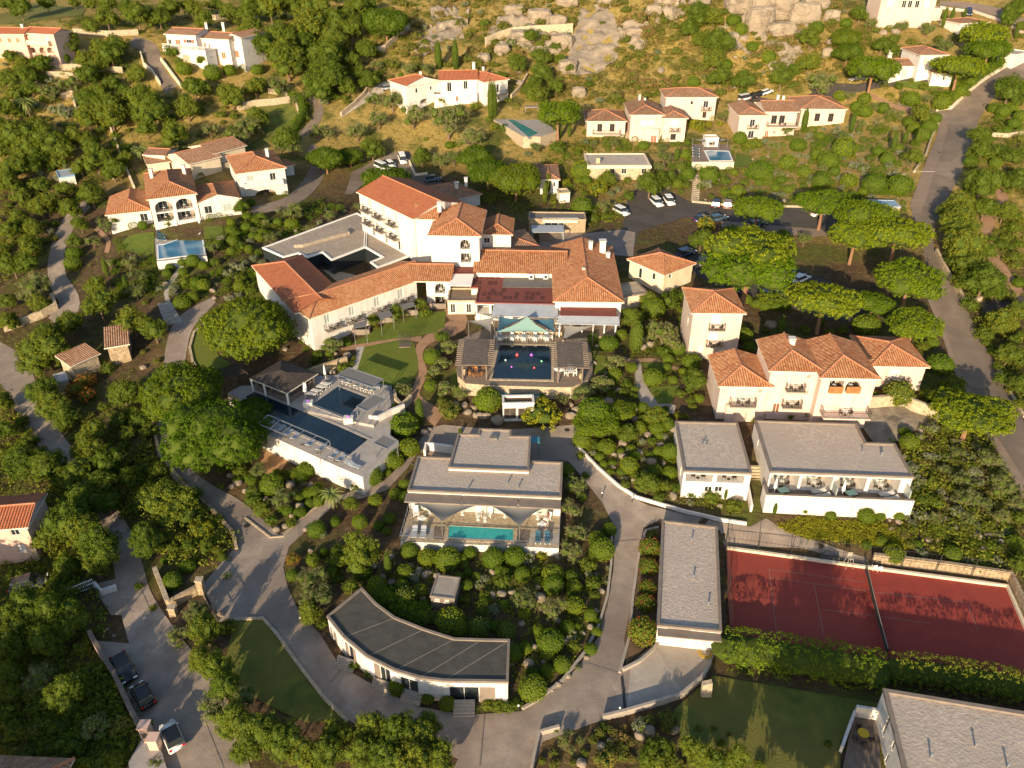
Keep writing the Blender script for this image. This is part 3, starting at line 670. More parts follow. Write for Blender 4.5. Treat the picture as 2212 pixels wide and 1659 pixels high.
    def finish(s):
        bym = {}
        for f in s.facs: bym.setdefault(f.wall, []).append(f)
        for m, fl in bym.items():
            mb = MB()
            for f in fl:
                us = sorted({0, f.W, *[o[1] for o in f.ops], *[o[2] for o in f.ops]}); zs = sorted({f.z0, f.z1, *[o[3] for o in f.ops], *[o[4] for o in f.ops]})
                for i in range(len(us) - 1):
                    for j in range(len(zs) - 1):
                        u, z = (us[i]+us[i+1])/2, (zs[j]+zs[j+1])/2
                        if any(o[1] < u < o[2] and o[3] < z < o[4] for o in f.ops): continue
                        mb.face([f.at(us[i], zs[j]), f.at(us[i+1], zs[j]), f.at(us[i+1], zs[j+1]), f.at(us[i], zs[j+1])])
                for st, u0, u1, z0, z1, k in f.ops:
                    dp = -k.get('deep', 1.8 if st in ('arch', 'log') else .16)
                    mb.face([f.at(u0,z0), f.at(u0,z0,dp), f.at(u0,z1,dp), f.at(u0,z1)][::-1]); mb.face([f.at(u1,z0), f.at(u1,z1), f.at(u1,z1,dp), f.at(u1,z0,dp)][::-1])
                    mb.face([f.at(u0,z1), f.at(u0,z1,dp), f.at(u1,z1,dp), f.at(u1,z1)][::-1]); mb.face([f.at(u0,z0), f.at(u1,z0), f.at(u1,z0,dp), f.at(u0,z0,dp)])
                    if st in ('arch', 'log'): mb.face([f.at(u0,z0,dp), f.at(u1,z0,dp), f.at(u1,z1,dp), f.at(u0,z1,dp)], 1)
                    if st in ('arch', 'wina'):
                        w = (u1-u0)/2; r = min(w, (z1-z0)*.6); cx = (u0+u1)/2; n = 8
                        for sg in (-1, 1):
                            arc = [(cx + sg*w*math.cos(a), z1 - r + r*math.sin(a)) for a in [k2*math.pi/2/n for k2 in range(n+1)]]
                            for a, b in zip(arc, arc[1:]):
                                q = [f.at(cx+sg*w, z1, .003), f.at(*a, .003), f.at(*b, .003)]
                                mb.face(q if sg < 0 else q[::-1])
            s.wallobj = mb.build('wall', [m, 'interior'], s.root)
        for f in s.facs:
            for st, u0, u1, z0, z1, k in f.ops:
                dp = -k.get('deep', 1.8 if st in ('arch', 'log') else .16)
                if st in ('arch', 'log'):
                    if k.get('bare'): continue
                    w = u1 - u0; a = u0 + w*.2; b = u1 - w*.25; h = min(z1 - z0 - .3, 2.3); dd = dp + .03; nm = 'glass_door'
                    u0, u1, z1 = a, b, z0 + h
                else: dd = -.12; nm = 'door' if st == 'door' else 'window'
                fw = min(.09, (u1-u0)*.12); mb = MB(); fr = lambda p: f.at(p[0], p[2], p[1])
                mb.box(u0, u0+fw, dd, dd+.07, z0, z1, 0, fr); mb.box(u1-fw, u1, dd, dd+.07, z0, z1, 0, fr); mb.box(u0+fw, u1-fw, dd, dd+.07, z1-fw, z1, 0, fr)
                mb.box(u0+fw, u1-fw, dd, dd+.07, z0, z0+fw, 0, fr)
                if u1 - u0 > .9: c = (u0+u1)/2; mb.box(c-.03, c+.03, dd, dd+.068, z0+fw, z1-fw, 0, fr)
                w_ = mb.build(nm, k.get('frame', 'plaster_white'), s.root); pm = MB()
                pm.face([f.at(u0, z0, dd+.01), f.at(u1, z0, dd+.01), f.at(u1, z1, dd+.01), f.at(u0, z1, dd+.01)]); pm.build('pane' if k.get('pane', 'glass').startswith('glass') else 'leaf_panel', k.get('pane', 'glass'), w_)
                if st == 'win' and k.get('sill', 1):
                    sb = MB(); sb.box(u0-.1, u1+.1, .002, .10, z0-.08, z0-.002, 0, fr); sb.build('sill', 'fascia', w_)
                if k.get('shut'):
                    for sg in (-1, 1):
                        w = (u1-u0)/2; a, b = ((u0-w-.02, u0-.02) if sg < 0 else (u1+.02, u1+w+.02)); sb = MB()
                        if a > 0 and b < f.W: sb.box(a, b, .003, .05, z0, z1, 0, fr); sb.build('shutter', k['shut'], s.root)
def world_slab(name, pts, z, th, m, kind='structure', label=None, cat=None, wall=None, block=True):
    """a level terrace or deck: outline in photo pixels at height z"""
    w = [P(*p, z) for p in pts]; mb = MB(); mb.prism([(p.x, p.y) for p in w], z - th, z, 1 if wall else 0, 0); o = mb.build(name, [m, wall or m], base=(w[0].x, w[0].y, z) if label else None)
    if block: BLOCK.append(pts); BLOCK.append([proj((p.x, p.y, z - th))[:2] for p in w])
    return tag(o, label, cat, None, kind)
def fence_wall(name, label, cat, pts, h, wd, m, closed=False, z=None, base=-1.0, cap=None, full=True, group=None):
    """a low wall along ground points given in photo pixels (foot of the wall)"""
    w = [G(*p) for p in pts] if z is None else [P(*p, z) for p in pts]; mb = MB(); n = len(w)
    dense = []
    for a, b in zip(w, w[1:]):
        k = max(1, int((b - a).length / 2.5))
        dense += [a.lerp(b, i / k) for i in range(k)]
    dense.append(w[-1]); L = []; Rr = []
    for i, p in enumerate(dense):
        a, b = dense[max(i-1, 0)], dense[min(i+1, len(dense)-1)]; d = (b - a); d.z = 0; d.normalize(); s = Vector((-d.y, d.x, 0)) * wd / 2
        g = H(p.x, p.y) if z is None else z
        L.append((p + s, g)); Rr.append((p - s, g))
    V = lambda q, dz: (q[0].x, q[0].y, q[1] + dz)
    for i in range(len(dense) - 1):
        l0, l1, r0, r1 = L[i], L[i+1], Rr[i], Rr[i+1]
        mb.face([V(r0, base), V(r1, base), V(r1, h), V(r0, h)]); mb.face([V(l1, base), V(l0, base), V(l0, h), V(l1, h)]); mb.face([V(r0, h), V(r1, h), V(l1, h), V(l0, h)], 1)
    for i in (0, -1): mb.face([V(L[i], base), V(Rr[i], base), V(Rr[i], h), V(L[i], h)])
    o = mb.build(name, [m, cap or m], base=(dense[0].x, dense[0].y, H(dense[0].x, dense[0].y) if z is None else z))
    return tag(o, label, cat, group)
def pool(label, pts, z, m, coping='paving', cw=.45):
    w = [P(*p, z) for p in pts]; c = Vector((sum(p.x for p in w)/len(w), sum(p.y for p in w)/len(w), z)); poly = [Vector((p.x, p.y)) for p in w]
    area = sum(poly[i].x*poly[(i+1) % len(poly)].y - poly[(i+1) % len(poly)].x*poly[i].y for i in range(len(poly)))
    if area < 0: poly = poly[::-1]
    r = empty('swimming_pool', c, label, 'swimming pool'); n = len(poly); inn = []; ou = []
    for i in range(n):
        a, b, d = poly[i-1], poly[i], poly[(i+1) % n]; d1 = (b-a).normalized(); d2 = (d-b).normalized(); n1 = Vector((-d1.y, d1.x)); n2 = Vector((-d2.y, d2.x)); bs = n1 + n2; bs = bs / max(bs.dot(n1), .25)
        ou.append(b - bs*cw); inn.append(b)
    mb = MB()
    for i in range(n):
        j = (i+1) % n
        mb.face([(*ou[i], z+.06), (*ou[j], z+.06), (*inn[j], z+.06), (*inn[i], z+.06)]); mb.face([(*ou[i], z-.3), (*ou[j], z-.3), (*ou[j], z+.06), (*ou[i], z+.06)]); mb.face([(*inn[j], z-.3), (*inn[i], z-.3), (*inn[i], z+.06), (*inn[j], z+.06)])
    mb.build('coping', coping, r); mb = MB(); mb.face([(*p, z + .015) for p in poly]); mb.build('water', m, r); BLOCK.append(pts)
    return r
# ================================================================ the buildings
def Crk(x0, y0, k): return Crop(lambda x, y: (x0*.73733 + x/k, y0*.73733 + y/k), k)
BALC = []
def doorbal(b, F, cx, cy, w, h, bx, by, bw, out=1.2, pane='glass_pale', st='door', rail='bars', m='concrete', furn=1, **k):
    b.op(F, st, cx, cy, w, h, pane=pane, **k); q = b.bal(F, bx, by, bw, out, rail, m)
    if furn: BALC.append((q, b))
    return q
# ---- pink villa with three wings
c = Tl(2, 1)
b = Bld('villa', 'large pale pink villa with three terracotta roofs and balconies behind the flat roofed suites', 'villa', c, 'plaster_pink', noun='large pink villa')
A = b.blk((248,835), (566,840), ('l',188,650), 6.0, ends=(1,0)); f = A['f']
doorbal(b, f, 375,898,66,80, 380,945,165, 1.5, furn=1); b.op(f, 'win', 503,877,34,30, pane='interior'); b.op(f,'door',530,1000,30,60,pane='interior')
A2 = b.blk((286,968), (470,968), 1.9, 2.9, roof='flat', par='plaster_pink', top='deck'); 
b.op(A2['f'], 'arch', 368,1030,90,75, bare=1, deep=1.7)
B_ = b.blk((575,735), (905,745), ('l',503,548), 8.6, ends=(1,0)); f = B_['f']
doorbal(b, f, 725,790,62,78, 723,855,120); b.op(f,'win',818,783,34,30,pane='interior'); doorbal(b, f, 697,895,62,72, 700,960,125); b.op(f,'win',805,884,34,30,pane='interior'); b.op(f,'door',605,985,48,62,pane='door_wood')
b.chim(703,575, .8, .9, 2, .3)
C_ = b.blk((905,780), (1262,787), 10, 8.8, axis='y', ends=(1,0)); f = C_['f']
for st, x, y, w, h in (('log',995,845,92,76),('arch',1103,845,96,72),('log',965,935,90,140),('log',1085,935,100,140)): 
    b.op(f, st, x, y, w, h)
b.bal(f, 990, 880, 92, .15, 'solid', 'wood_warm'); b.bal(f, 1103, 880, 92, .15, 'solid', 'wood_warm'); q = b.bal(f, 1035, 1000, 300, 2.2, 'bars', 'plaster_pink'); BALC.append((q, b))
D_ = b.blk((1228,705), (1580,712), ('r',1450,530), 4.4, axis='y', ends=(1,1)); doorbal(b, D_['f'], 1375,762,68,62, 1380,812,150, 1.5, pane='plaster_white')
b.finish()
# ---- pink tower
b = Bld('tower_house', 'tall square pink tower house with pyramid tile roof and two balconies', 'house', c, 'plaster_pink', noun='pink tower house')
A = b.blk((70,362), (393,366), ('l',30,212), 8.6, pitch=19); f = A['f']
doorbal(b, f, 217,412,62,62, 217,468,105, .9, pane='plaster_white'); doorbal(b, f, 200,518,62,56, 200,575,105, .9, pane='plaster_white')
for x, y in ((115,600),(258,607)): b.op(f, 'win', x, y, 30, 44, pane='plaster_white')
b.op(A['l'], 'win', 35, 420, 14, 40); b.finish()
# ---- flat roofed suites
c2 = Crk(1950, 1200, 7.5)
b = Bld('suite_block', 'small flat gravel roofed white suite with two open loggia bays above the stepped alley', 'building', c2, noun='small flat suite')
A = b.poly([(300,990),(1395,1028),(1165,215),(160,190)], 4.6, wall='plaster_white')
for x, y, w, h in ((545,1105,440,125),(1050,1125,440,125)): b.op(A['f'], 'log', x, y, w, h, deep=2.2, pane='glass_pale')
for x in (690, 855): b.op(A['f'], 'win', x, 1290, 130, 90)
b.op(A['F'][3], 'door', 245, 1010, 40, 150); b.finish()
b = Bld('suite_block', 'long flat gravel roofed white suite with open terrace of loungers over garden', 'building', c, noun='long flat suite')
A = b.poly([(570,1395),(1495,1432),(1375,1216),(1188,1210),(1125,1088),(468,1066)], 4.9)
f = A['f']
for x, y, w in ((660,1455,185),(870,1460,200),(1090,1470,195),(1310,1478,195)): b.op(f, 'log', x, y, w, 118, deep=2.6, pane='glass_pale')
for x, y in ((950,1610),(1040,1615)): b.op(f, 'win', x, y, 70, 40)
b.op(A['F'][5], 'win', 488, 1215, 14, 40); b.op(A['F'][5], 'door', 480, 1370, 16, 70)
zt = A['zE'] - 2.95; p = [A['f'].at(-.3, zt, 0), A['f'].at(A['f'].W, zt, 0), A['f'].at(A['f'].W, zt, 1.9), A['f'].at(-.3, zt, 1.9)]
mb = MB(); mb.prism([(q.x, q.y) for q in p], A['zb'] - 2, zt, 0, 1); tr = mb.build('terrace', ['plaster_white','deck'], b.root)
mb = MB(); fr = lambda v: A['f'].at(v[0], v[2], v[1])
mb.box(-.3, A['f'].W, 1.902, 2.15, zt - 3, zt + .75, 0, fr); mb.box(-.6, -.302, .002, 2.15, zt - 3, zt + .75, 0, fr); mb.build('parapet', 'plaster_white', tr)
mb = MB(); mb.box(-.62, A['f'].W+.02, 1.85, 2.2, zt + .752, zt + .81, 0, fr); mb.box(-.62, -.25, .01, 1.848, zt + .752, zt + .81, 0, fr); mb.build('coping', 'parapet', tr)
for u in (.46, .97):
    mb = MB(); mb.box(A['f'].W*u-.06, A['f'].W*u+.06, .02, 1.7, zt+.01, zt+1.9, 0, fr); mb.build('privacy_screen', 'glass_pale', tr)
BLOCK.append([proj(q)[:2] for q in p]); b.finish(); SUITE = (A, zt)
# ---- villa with turquoise pool
c = Cr(1150, 1200); ZT = 2.7
b = Bld('villa', 'modern flat roofed white villa with terrace and turquoise plunge pool', 'villa', c, noun='turquoise pool villa')
L_ = b.poly([(165,868),(1820,942),(1835,570),(275,505)], zb=ZT, zE=ZT+3.2, wall='plaster_white')
U_ = b.poly([(605,622),(1470,657),(1490,288),(1275,285),(1280,218),(935,205),(925,268),(710,262)], zb=ZT, zE=ZT+3.55)
f = L_['f']
for k in range(6): b.opm(f, 'door', f.W*(.05+k*.158), f.W*(.05+k*.158)+2.3, ZT+.05, ZT+2.35, pane='glass_pale')
mb = MB(); fr = lambda v: f.at(v[0], v[2], v[1])
for k in range(3): mb.box(f.W*(k*.365)-.2*(k==0), f.W*min(1,(k+1)*.365-.008) - (f.W*.27*0), .01, 1.75, ZT+2.55, ZT+2.75, 0, fr)
mb.build('canopy', 'parapet', b.root)
q = P(*c(1090,300), ZT+3.6); mb = MB(); mb.box(q.x-.5, q.x+.5, q.y-.4, q.y+.4, q.z-.35, q.z+.15, 0); mb.build('skylight', 'membrane_grey', b.roofs[1])
tp = [c(85,1425), c(1795,1500), c(1815,1035), c(185,975)]
w4 = [P(*p, ZT) for p in tp]; w4[2] = f.at(f.W, ZT, .003); w4[3] = f.at(0, ZT, .003); mb = MB(); mb.prism([(p.x, p.y) for p in w4], -1.5, ZT, 0, 1); tr = mb.build('terrace', ['plaster_white','stone_pale'], b.root); BLOCK.append(tp)
mb = MB()
for a, d in ((w4[3], w4[0]), (w4[0], w4[1]), (w4[1], w4[2])):
    n = 6; mb.bar(a + Vector((0,0,1)), d + Vector((0,0,1)), .06)
    for k in range(n+1): e = a.lerp(d, k/n); mb.bar(e, e + Vector((0,0,1)), .04)
mb.build('railing', 'steel', tr); mb = MB()
for q in ([(455,1260),(610,1262),(560,1405),(440,1400)], [(1345,1290),(1490,1300),(1470,1440),(1330,1430)]): mb = MB(); mb.face([P(*c(*p), ZT+.02) for p in q][::-1]); mb.build('deck_boards', 'wood', tr)
b.finish()
for q in ([(140,1270),(450,1275),(440,1385),(110,1375)], [(1495,1325),(1785,1335),(1775,1450),(1475,1440)]): mb = MB(); mb.face([P(*c(*p), ZT+.012) for p in q][::-1]); mb.build('sun_deck', 'paving', tr)
pool('long turquoise plunge pool on the terrace of the flat roofed villa', [c(612,1255), c(1308,1292), c(1300,1418), c(600,1385)], ZT, 'water_turq', 'stone_pale', .5)
# ---- curved lodge
b = Bld('lodge', 'low white lodge with a dark flat roof bent along the curve of the lane', 'lodge', FULL, noun='dark roofed curved lodge')
A = b.poly([(707,1331),(742,1375),(792,1417),(852,1447),(905,1463),(957,1470),(1097,1472),(1100,1382),(1040,1381),(981,1379),(915,1358),(852,1333),(812,1303),(781,1270)], 3.3, top='bitumen', pw=.2, drop=.12)
for i, x, y, w, h in ((0,722,1375,10,28),(1,759,1412,14,34),(2,833,1460,26,34),(3,890,1487,52,38),(5,1003,1502,66,36)):
    b.op(A['F'][i], 'door', x, y, w, h, pane='glass', shut='parapet')

for i in range(0, 7):
    o1, o2 = A['poly'][i], A['poly'][(12 - i) if i else 13]; m = MB(); p, q = Vector((*o1, A['zE']-.108)), Vector((*o2, A['zE']-.108)); m.bar(p.lerp(q, .04), p.lerp(q, .96), .12, .02); m.build('roof_seam', 'membrane_grey', b.roofs[0])
b.finish(); CURV = A
for x0, y0, x1, y1, hw in ((752,1432,742,1448,10),(829,1480,822,1493,14),(893,1503,885,1520,16),(1003,1522,1002,1550,16)):
    p = G(x0, y0); q = G(x1, y1); d = (q - p); d.z = 0; l = d.length; d.normalize(); s = Vector((-d.y, d.x, 0)); mb = MB(); g = H(q.x, q.y)
    for k in range(5):
        a = p + d * (l * k / 5); e = p + d * (l * (k + 1) / 5); hh = .9 * (1 - k / 5) 
        mb.hexa([Vector((*(a - s*1.1)[:2], g-1)), Vector((*(e - s*1.1)[:2], g-1)), Vector((*(e + s*1.1)[:2], g-1)), Vector((*(a + s*1.1)[:2], g-1)), Vector((*(a - s*1.1)[:2], g+hh)), Vector((*(e - s*1.1)[:2], g+hh)), Vector((*(e + s*1.1)[:2], g+hh)), Vector((*(a + s*1.1)[:2], g+hh))])
    o = mb.build('steps', 'concrete', base=(p.x, p.y, g)); n = ['far left', 'second from left', 'third from left', 'far right'][[752,829,893,1003].index(x0)]
    tag(o, f'short flight of pale steps at the {n} door of the curved lodge', 'steps', 'steps in front of the curved lodge')
# ---- garage
b = Bld('garage', 'long flat gravel roofed white garage beside the red tennis court', 'garage', FULL, noun='garage beside the court')
A = b.poly([(1421,1350),(1558,1363),(1549,1138),(1431,1124)], 3.3); VENTS = []
b.op(A['f'], 'door', 1515, 1379, 20, 26, pane='plaster_white'); b.op(A['f'], 'door', 1465, 1372, 50, 26, pane='plaster_white'); 
mb = MB(); fr = lambda v: A['f'].at(v[0], v[2], v[1]); mb.box(0, A['f'].W, .09, 1.1, A['zE']-.55, A['zE']-.4, 0, fr); mb.build('canopy', 'parapet', b.root); b.finish()
# ---- house bottom right
c = Tl(2, 2)
b = Bld('house', 'flat gravel roofed white house in the bottom right corner with a walled yard', 'house', c, noun='corner house')
A = b.poly([(1490,1900),(2500,1900),(2500,1345),(1303,1148)], 4.2, pw=.35); f = A['F'][3]
b.op(f, 'win', 1318, 1385, 30, 110, pane='glass'); b.op(f, 'win', 1368, 1500, 26, 60, pane='glass'); b.op(f,'win',1323,1595,22,50,pane='glass'); b.finish()
# ---- hotel: restaurant front
c = Cr(1250, 650); ZB = 7.4
b = Bld('hotel_restaurant', 'terracotta roofed restaurant wing with red flat roof and pale awnings above the pool', 'restaurant', c, noun='restaurant wing')
A = b.blk((525,540), (1500,556), ('ridge',1000,312), 4.2, zb=ZB, axis='x', ends=(0,0), pitch=16)
B_ = b.blk((1392,850), (2105,858), ('r',2052,275), 4.4, zb=ZB, axis='y', ends=(1,0), pitch=17)
F_ = b.poly([(528,868),(1405,887),(1390,552),(515,552),(482,706),(562,706)], zb=ZB, zE=ZB+3.3, top='membrane_red', par='membrane_red', pw=.2, drop=.1)
b.op(F_['f'], 'log', 610, 940, 130, 110, deep=3); b.op(F_['f'], 'log', 800, 950, 200, 110, deep=3); b.op(F_['f'], 'log', 1040, 950, 220, 110, deep=3); b.op(F_['f'], 'log', 1280, 950, 200, 110, deep=3)
z = ZB + 3.22
def sheet(par, name, pts, z, m, th=.05):
    mb = MB(); w = [P(*c(*p), z) for p in pts]; mb.prism([(p.x, p.y) for p in w], z - th, z); return mb.build(name, m, par)
sheet(b.roofs[2], 'equipment_deck', [(818,705),(1385,712),(1390,560),(840,556)], z + .02, 'membrane_grey', .04)
rr = random.Random(3); mb = MB()
for r_, (x0, x1, y) in enumerate(((575,800,590),(545,800,655),(575,860,740),(600,1250,775),(590,1300,820))):
    for k in range(int((x1-x0)/55)):
        x = x0 + k*58 + rr.uniform(-4,4); yy = y + rr.uniform(-4,4)
        if rr.random() < .8: mb.face([P(*c(*p), z + .012 + .002*r_) for p in ((x,yy+19),(x+46,yy+19),(x+46,yy-19),(x,yy-19))])
mb.build('damp_patch', 'membrane_damp', b.roofs[2])
for x in (1130, 1285):
    q = P(*c(x, 625), z + .05); mb = MB(); mb.box(q.x-.45, q.x+.45, q.y, q.y+.4, q.z+.1, q.z+1.0); mb.tube((q.x, q.y-.02, q.z+.55), (q.x, q.y-.05, q.z+.55), .3, .3, 10, 1)
    tag(mb.build('air_conditioner', ['white_paint','dark_metal'], base=q), f'white air conditioner unit on restaurant flat roof, {"left" if x<1200 else "right"} one of the pair', 'air conditioner', 'air conditioners on the red flat roof')
for x, y, w, h, zo in ((1895,330,1.1,2.2,1.2),(1768,290,.7,1.2,.4),(1955,390,.7,.8,1.6),(1690,400,.45,1.3,1.7),(1600,490,.45,1.2,2.2),(1690,585,.45,1.3,1.4)): b.chim(x, y, w, h, 1, zo)
# awnings: sloping sheets with a front bar
def awning(par, pts, z0, z1, m='awning_blue', name='awning'):
    a, d, e, g = [P(*c(*p), z) for p, z in zip(pts, (z0, z0, z1, z1))]; mb = MB(); u = Vector((0,0,.05))
    mb.face([g, e, d, a]); mb.face([a-u, d-u, e-u, g-u]); mb.bar(e, g, .12); o = mb.build(name, m, par); return o
awning(b.root, [(725,880),(1420,893),(1415,1030),(700,1015)], ZB+3.2, ZB+2.6)
sheet(b.root, 'glazed_roof', [(1440,1010),(2055,1020),(2045,880),(1446,868)], ZB+3.2, 'membrane_red')
awning(b.root, [(1420,1012),(2075,1024),(2080,1115),(1415,1100)], ZB+3.15, ZB+2.6)
mb = MB()
for k in range(6):
    q = P(*c(1440 + k*122, 1012), ZB+3.2); mb.box(q.x-.1, q.x+.1, q.y-.1, q.y+.1, ZB-3, ZB+3.14)
mb.build('column', 'white_paint', b.root)
mb = MB(); a = P(*c(1470,1200), ZB-.6); d = P(*c(2010,1215), ZB-.6)
b.finish()
# ---- hotel: main block
b = Bld('hotel', 'three storey white hotel with long terracotta roof, balconies and a square front tower', 'hotel', c, tile='tile_fresh', noun='three storey hotel')
Tq = b.blk((38,137), (566,147), 13, 10.4, zb=7.2, pitch=17, axis='y', ends=(1,0), tile='tile'); f = Tq['f']
b.op(f, 'arch', 415,245,108,105); b.op(f, 'log', 425,390,112,100)
S_ = b.blk((606,126), (908,131), 8, 6.6, zb=8.5, pitch=17, axis='y', ends=(1,0), tile='tile'); f = S_['f']
b.op(f, 'door', 740, 190, 70, 80, pane='plaster_white'); b.op(f, 'door', 645, 200, 80, 60, pane='glass')
pk = [(580,292),(870,296),(905,180),(606,176)]
o = sheet(b.root, 'roof_terrace', pk, 12.35, 'deck', .4)
c = Cr(700, 500); b.cr = c
W_ = b.blk((1295,228), (1885,512), 12.5, 10.8, zb=7.2, ends=(0,0), axis='x', pitch=17); f = W_['f']
for x, y, bx, by in ((1412,350,1405,430),(1550,420,1535,502),(1693,495,1685,580),(1435,490,1425,568),(1563,560,1555,642),(1710,640,1700,720)):
    doorbal(b, f, x, y, 40, 90, bx-5, by, 105, 1.3)
for x, y in ((1455,655),(1590,730),(1730,805)): b.op(f, 'door', x, y, 30, 100, pane='glass')
V_ = b.blk((1890,516), (2130,520), 9, 10.6, zb=7.2, ends=(0,0), axis='x', tile='tile', ridge=False)
for x, y in ((1988,603),(2000,745)): b.op(V_['f'], 'win', x, y, 44, 62, pane='plaster_white')
b.chim(2165,400,.7,.9,2,.4)
b.finish()
# ---- hotel: low courtyard wing
b = Bld('hotel_wing', 'two storey white hotel wing with terracotta roof round a paved courtyard', 'hotel wing', c, tile='tile', noun='courtyard wing')
A = b.blk((770,1583), (1915,1182), 8.6, 4.9, zb=6.3, ends=(1,0), pitch=17, ext=(0,2.6)); f = A['f']
for x, y, bx, by in ((955,1600,1010,1690),(1220,1515,1245,1610),(1490,1415,1525,1505),(1745,1325,1775,1410)): doorbal(b, f, x, y, 62, 100, bx, by, 190, 1.2)
W2 = b.blk((170,1032), (488,1382), 9.0, 4.9, zb=6.3, ends=(1,0), pitch=17, tile='tile_fresh', ext=(0,6)); f = W2['f']
b.op(f, 'door', 300,1180,30,80); b.op(f, 'door', 410,1260,40,90); b.op(f,'door',470,1330,30,60)
c = Cr(1250, 650); b.cr = c
R_ = b.blk((-8,632), (250,636), 8.2, 4.9, zb=6.4, ends=(0,0), axis='x', pitch=17, ext=(3,0)); f = R_['f']
b.op(f, 'arch', 145,720,110,110); b.op(f, 'log', 150,860,115,105); b.op(f, 'win', 62, 680, 30, 60, pane='plaster_white')
b.chim(1785-1500, 0, .1, .1, 0) if 0 else None
c = Cr(700, 500); b.cr = c; ZR = 9.7
for q in ([(480,930),(255,830),(1275,455),(1345,495),(1372,652),(1362,822),(1000,962),(900,880),(740,932),(640,887)], [(1372,652),(1850,915),(1500,1045),(1420,985),(1550,930),(1362,822)]):
    b.poly(q[::-1], zb=ZR-3.2, zE=ZR, top='gravel_brown', par='white_paint', pw=.3, drop=.12, wall='glass', found=0)
mb = MB(); w = [P(*c(*p), ZR-.1) for p in ((595,835),(690,830),(1200,690),(1160,660))]; mb.prism([(p.x,p.y) for p in w], ZR-.1, ZR+.55); mb.build('roof_upstand', 'gravel_brown', b.root)
world_slab('courtyard_floor', [c(700,900), c(1100,1230), c(1600,1080), c(1420,800)], 6.6, .3, 'stone_pale')
b.finish()
# passage block between wing and restaurant (bar terrace)
c = Cr(1250, 650)
b = Bld('bar_pavilion', 'low cream bar pavilion with white canopy and roof lounge between wing and restaurant', 'pavilion', c, 'plaster_cream', noun='bar pavilion')
A = b.blk((225,850), (540,850), 5.2, 2.8, zb=6.6, roof='flat', top='deck', par='stone_pale')
for x, w in ((283,55),(370,80),(455,55)): b.op(A['f'], 'door', x, 935, w, 100, pane='glass_pale' if x == 370 else 'glass')
b.blk((275,560), (525,556), 4, 5.0, zb=6.6, roof='flat', top='membrane_red', par='membrane_red')
awning(b.root, [(275,562),(512,562),(480,692),(243,688)], 11.6, 11.3, 'awning_white', 'canopy')
b.finish()
# lean roof behind
b = Bld('annex', 'low annex with a sloping terracotta roof behind the restaurant', 'annex', c, tile='tile_old', noun='sloping annex')
b.blk((880,300), (1200,262), 9, 3.4, zb=8, roof='hip', ends=(0,1), axis='x', pitch=12); b.finish()
c = Cr(1250, 650)
# ---- square pavilion
b = Bld('pavilion', 'square cream pavilion with pyramid terracotta roof beside the restaurant', 'pavilion', FULL, 'plaster_cream', noun='square pavilion')
A = b.blk((1361,560), (1435,592), ('r',1491,566), 4.0, pitch=20); b.op(A['f'], 'win', 1412, 597, 8, 14); b.op(A['f'], 'win', 1383, 590, 8, 22); b.op(A['r'], 'win', 1448, 595, 6, 12); b.finish()
b = Bld('service_block', 'low cream service block with flat roof between restaurant and square pavilion', 'building', FULL, 'plaster_cream')
b.blk((1345,640), (1400,632), 5, 2.6, roof='flat', top='stone_pale'); b.finish()
# ---- stone shop
c = Tl(1, 0)
b = Bld('shop', 'low stone shop with flat roof, white awning and dark glass front', 'shop', c, 'stone', noun='stone shop')
A = b.blk((1216,1418), (1584,1422), ('l',1228,1372), 3.2, roof='flat', top='membrane_grey', par='stone'); f = A['f']
b.op(f, 'door', 1360,1470,90,56); b.op(f, 'door', 1425,1470,34,56); b.op(f, 'door', 1480,1472,90,54)
awning(b.root, [(1305,1412),(1537,1412),(1532,1440),(1305,1438)], A['zE'], A['zE']-.4, 'awning_white'); b.finish()
# ---- flat roofed cottage
c3 = Crk(1700, 230, 6.818)
b = Bld('cottage', 'flat roofed cottage clad in pale wood boards with white fascia below the pink villas', 'cottage', c3, 'stone_pale', noun='wood clad cottage')
A = b.blk((112,1280), (1035,1278), ('l',112,1105), 3.6, roof='flat', par='plaster_cream', pw=.3, drop=.15); f = A['f']
for x in (470, 645, 940): b.op(f, 'win', x, 1355, 78, 100, pane='glass')
mb = MB(); fr = lambda v: f.at(v[0], v[2], v[1]); mb.box(-.2, f.W+.2, .09, .5, A['zE']-.65, A['zE']-.02, 0, fr); mb.build('fascia', 'plaster_cream', b.root)
q = P(*c3(260,1235), A['zE']); mb = MB(); mb.box(q.x-.5, q.x+.5, q.y-.3, q.y+.3, q.z-.3, q.z+1.1); mb.build('chimney', 'stone_pale', b.roofs[0]); b.finish()
# ---- right villas
b = Bld('villa', 'pink villa with low left wing and a curved first floor terrace', 'villa', c3, 'plaster_pink', tile='tile_old', noun='curved terrace villa')
A = b.blk((103,622), (668,624), ('l',90,480), 4.2); f = A['f']
for x in (287, 470): b.op(f, 'door', x, 725, 72, 115, pane='glass', frame='door_wood')
b.bal(f, 380, 800, 400, 1.8, 'bars', 'plaster_pink')
M_ = b.blk((750,530), (1225,530), ('l',715,360), 6.6, ends=(1,0)); f = M_['f']
b.op(f, 'door', 935, 650, 100, 90, pane='plaster_white'); b.op(f, 'door', 1045, 650, 90, 90, pane='plaster_white')
sl = b.blk((750,735), (1165,745), 2.2, 3.4, roof='flat', par='plaster_pink', top='deck', pw=.2); b.op(sl['f'], 'door', 1080, 898, 92, 120, pane='shutter_red')
zz = M_['zE']-.9; mb = MB(); fr = lambda v: f.at(v[0], v[2], v[1]); u, _, _ = f.hit(*c3(995, 580)); mb.box(u-2.6, u+2.6, .01, 1.2, zz, zz+.06, 0, fr); mb.build('awning', 'awning_white', b.root)
R_ = b.blk((1228,578), (1568,580), 9, 6.2, axis='y', ends=(1,0)); f = R_['f']
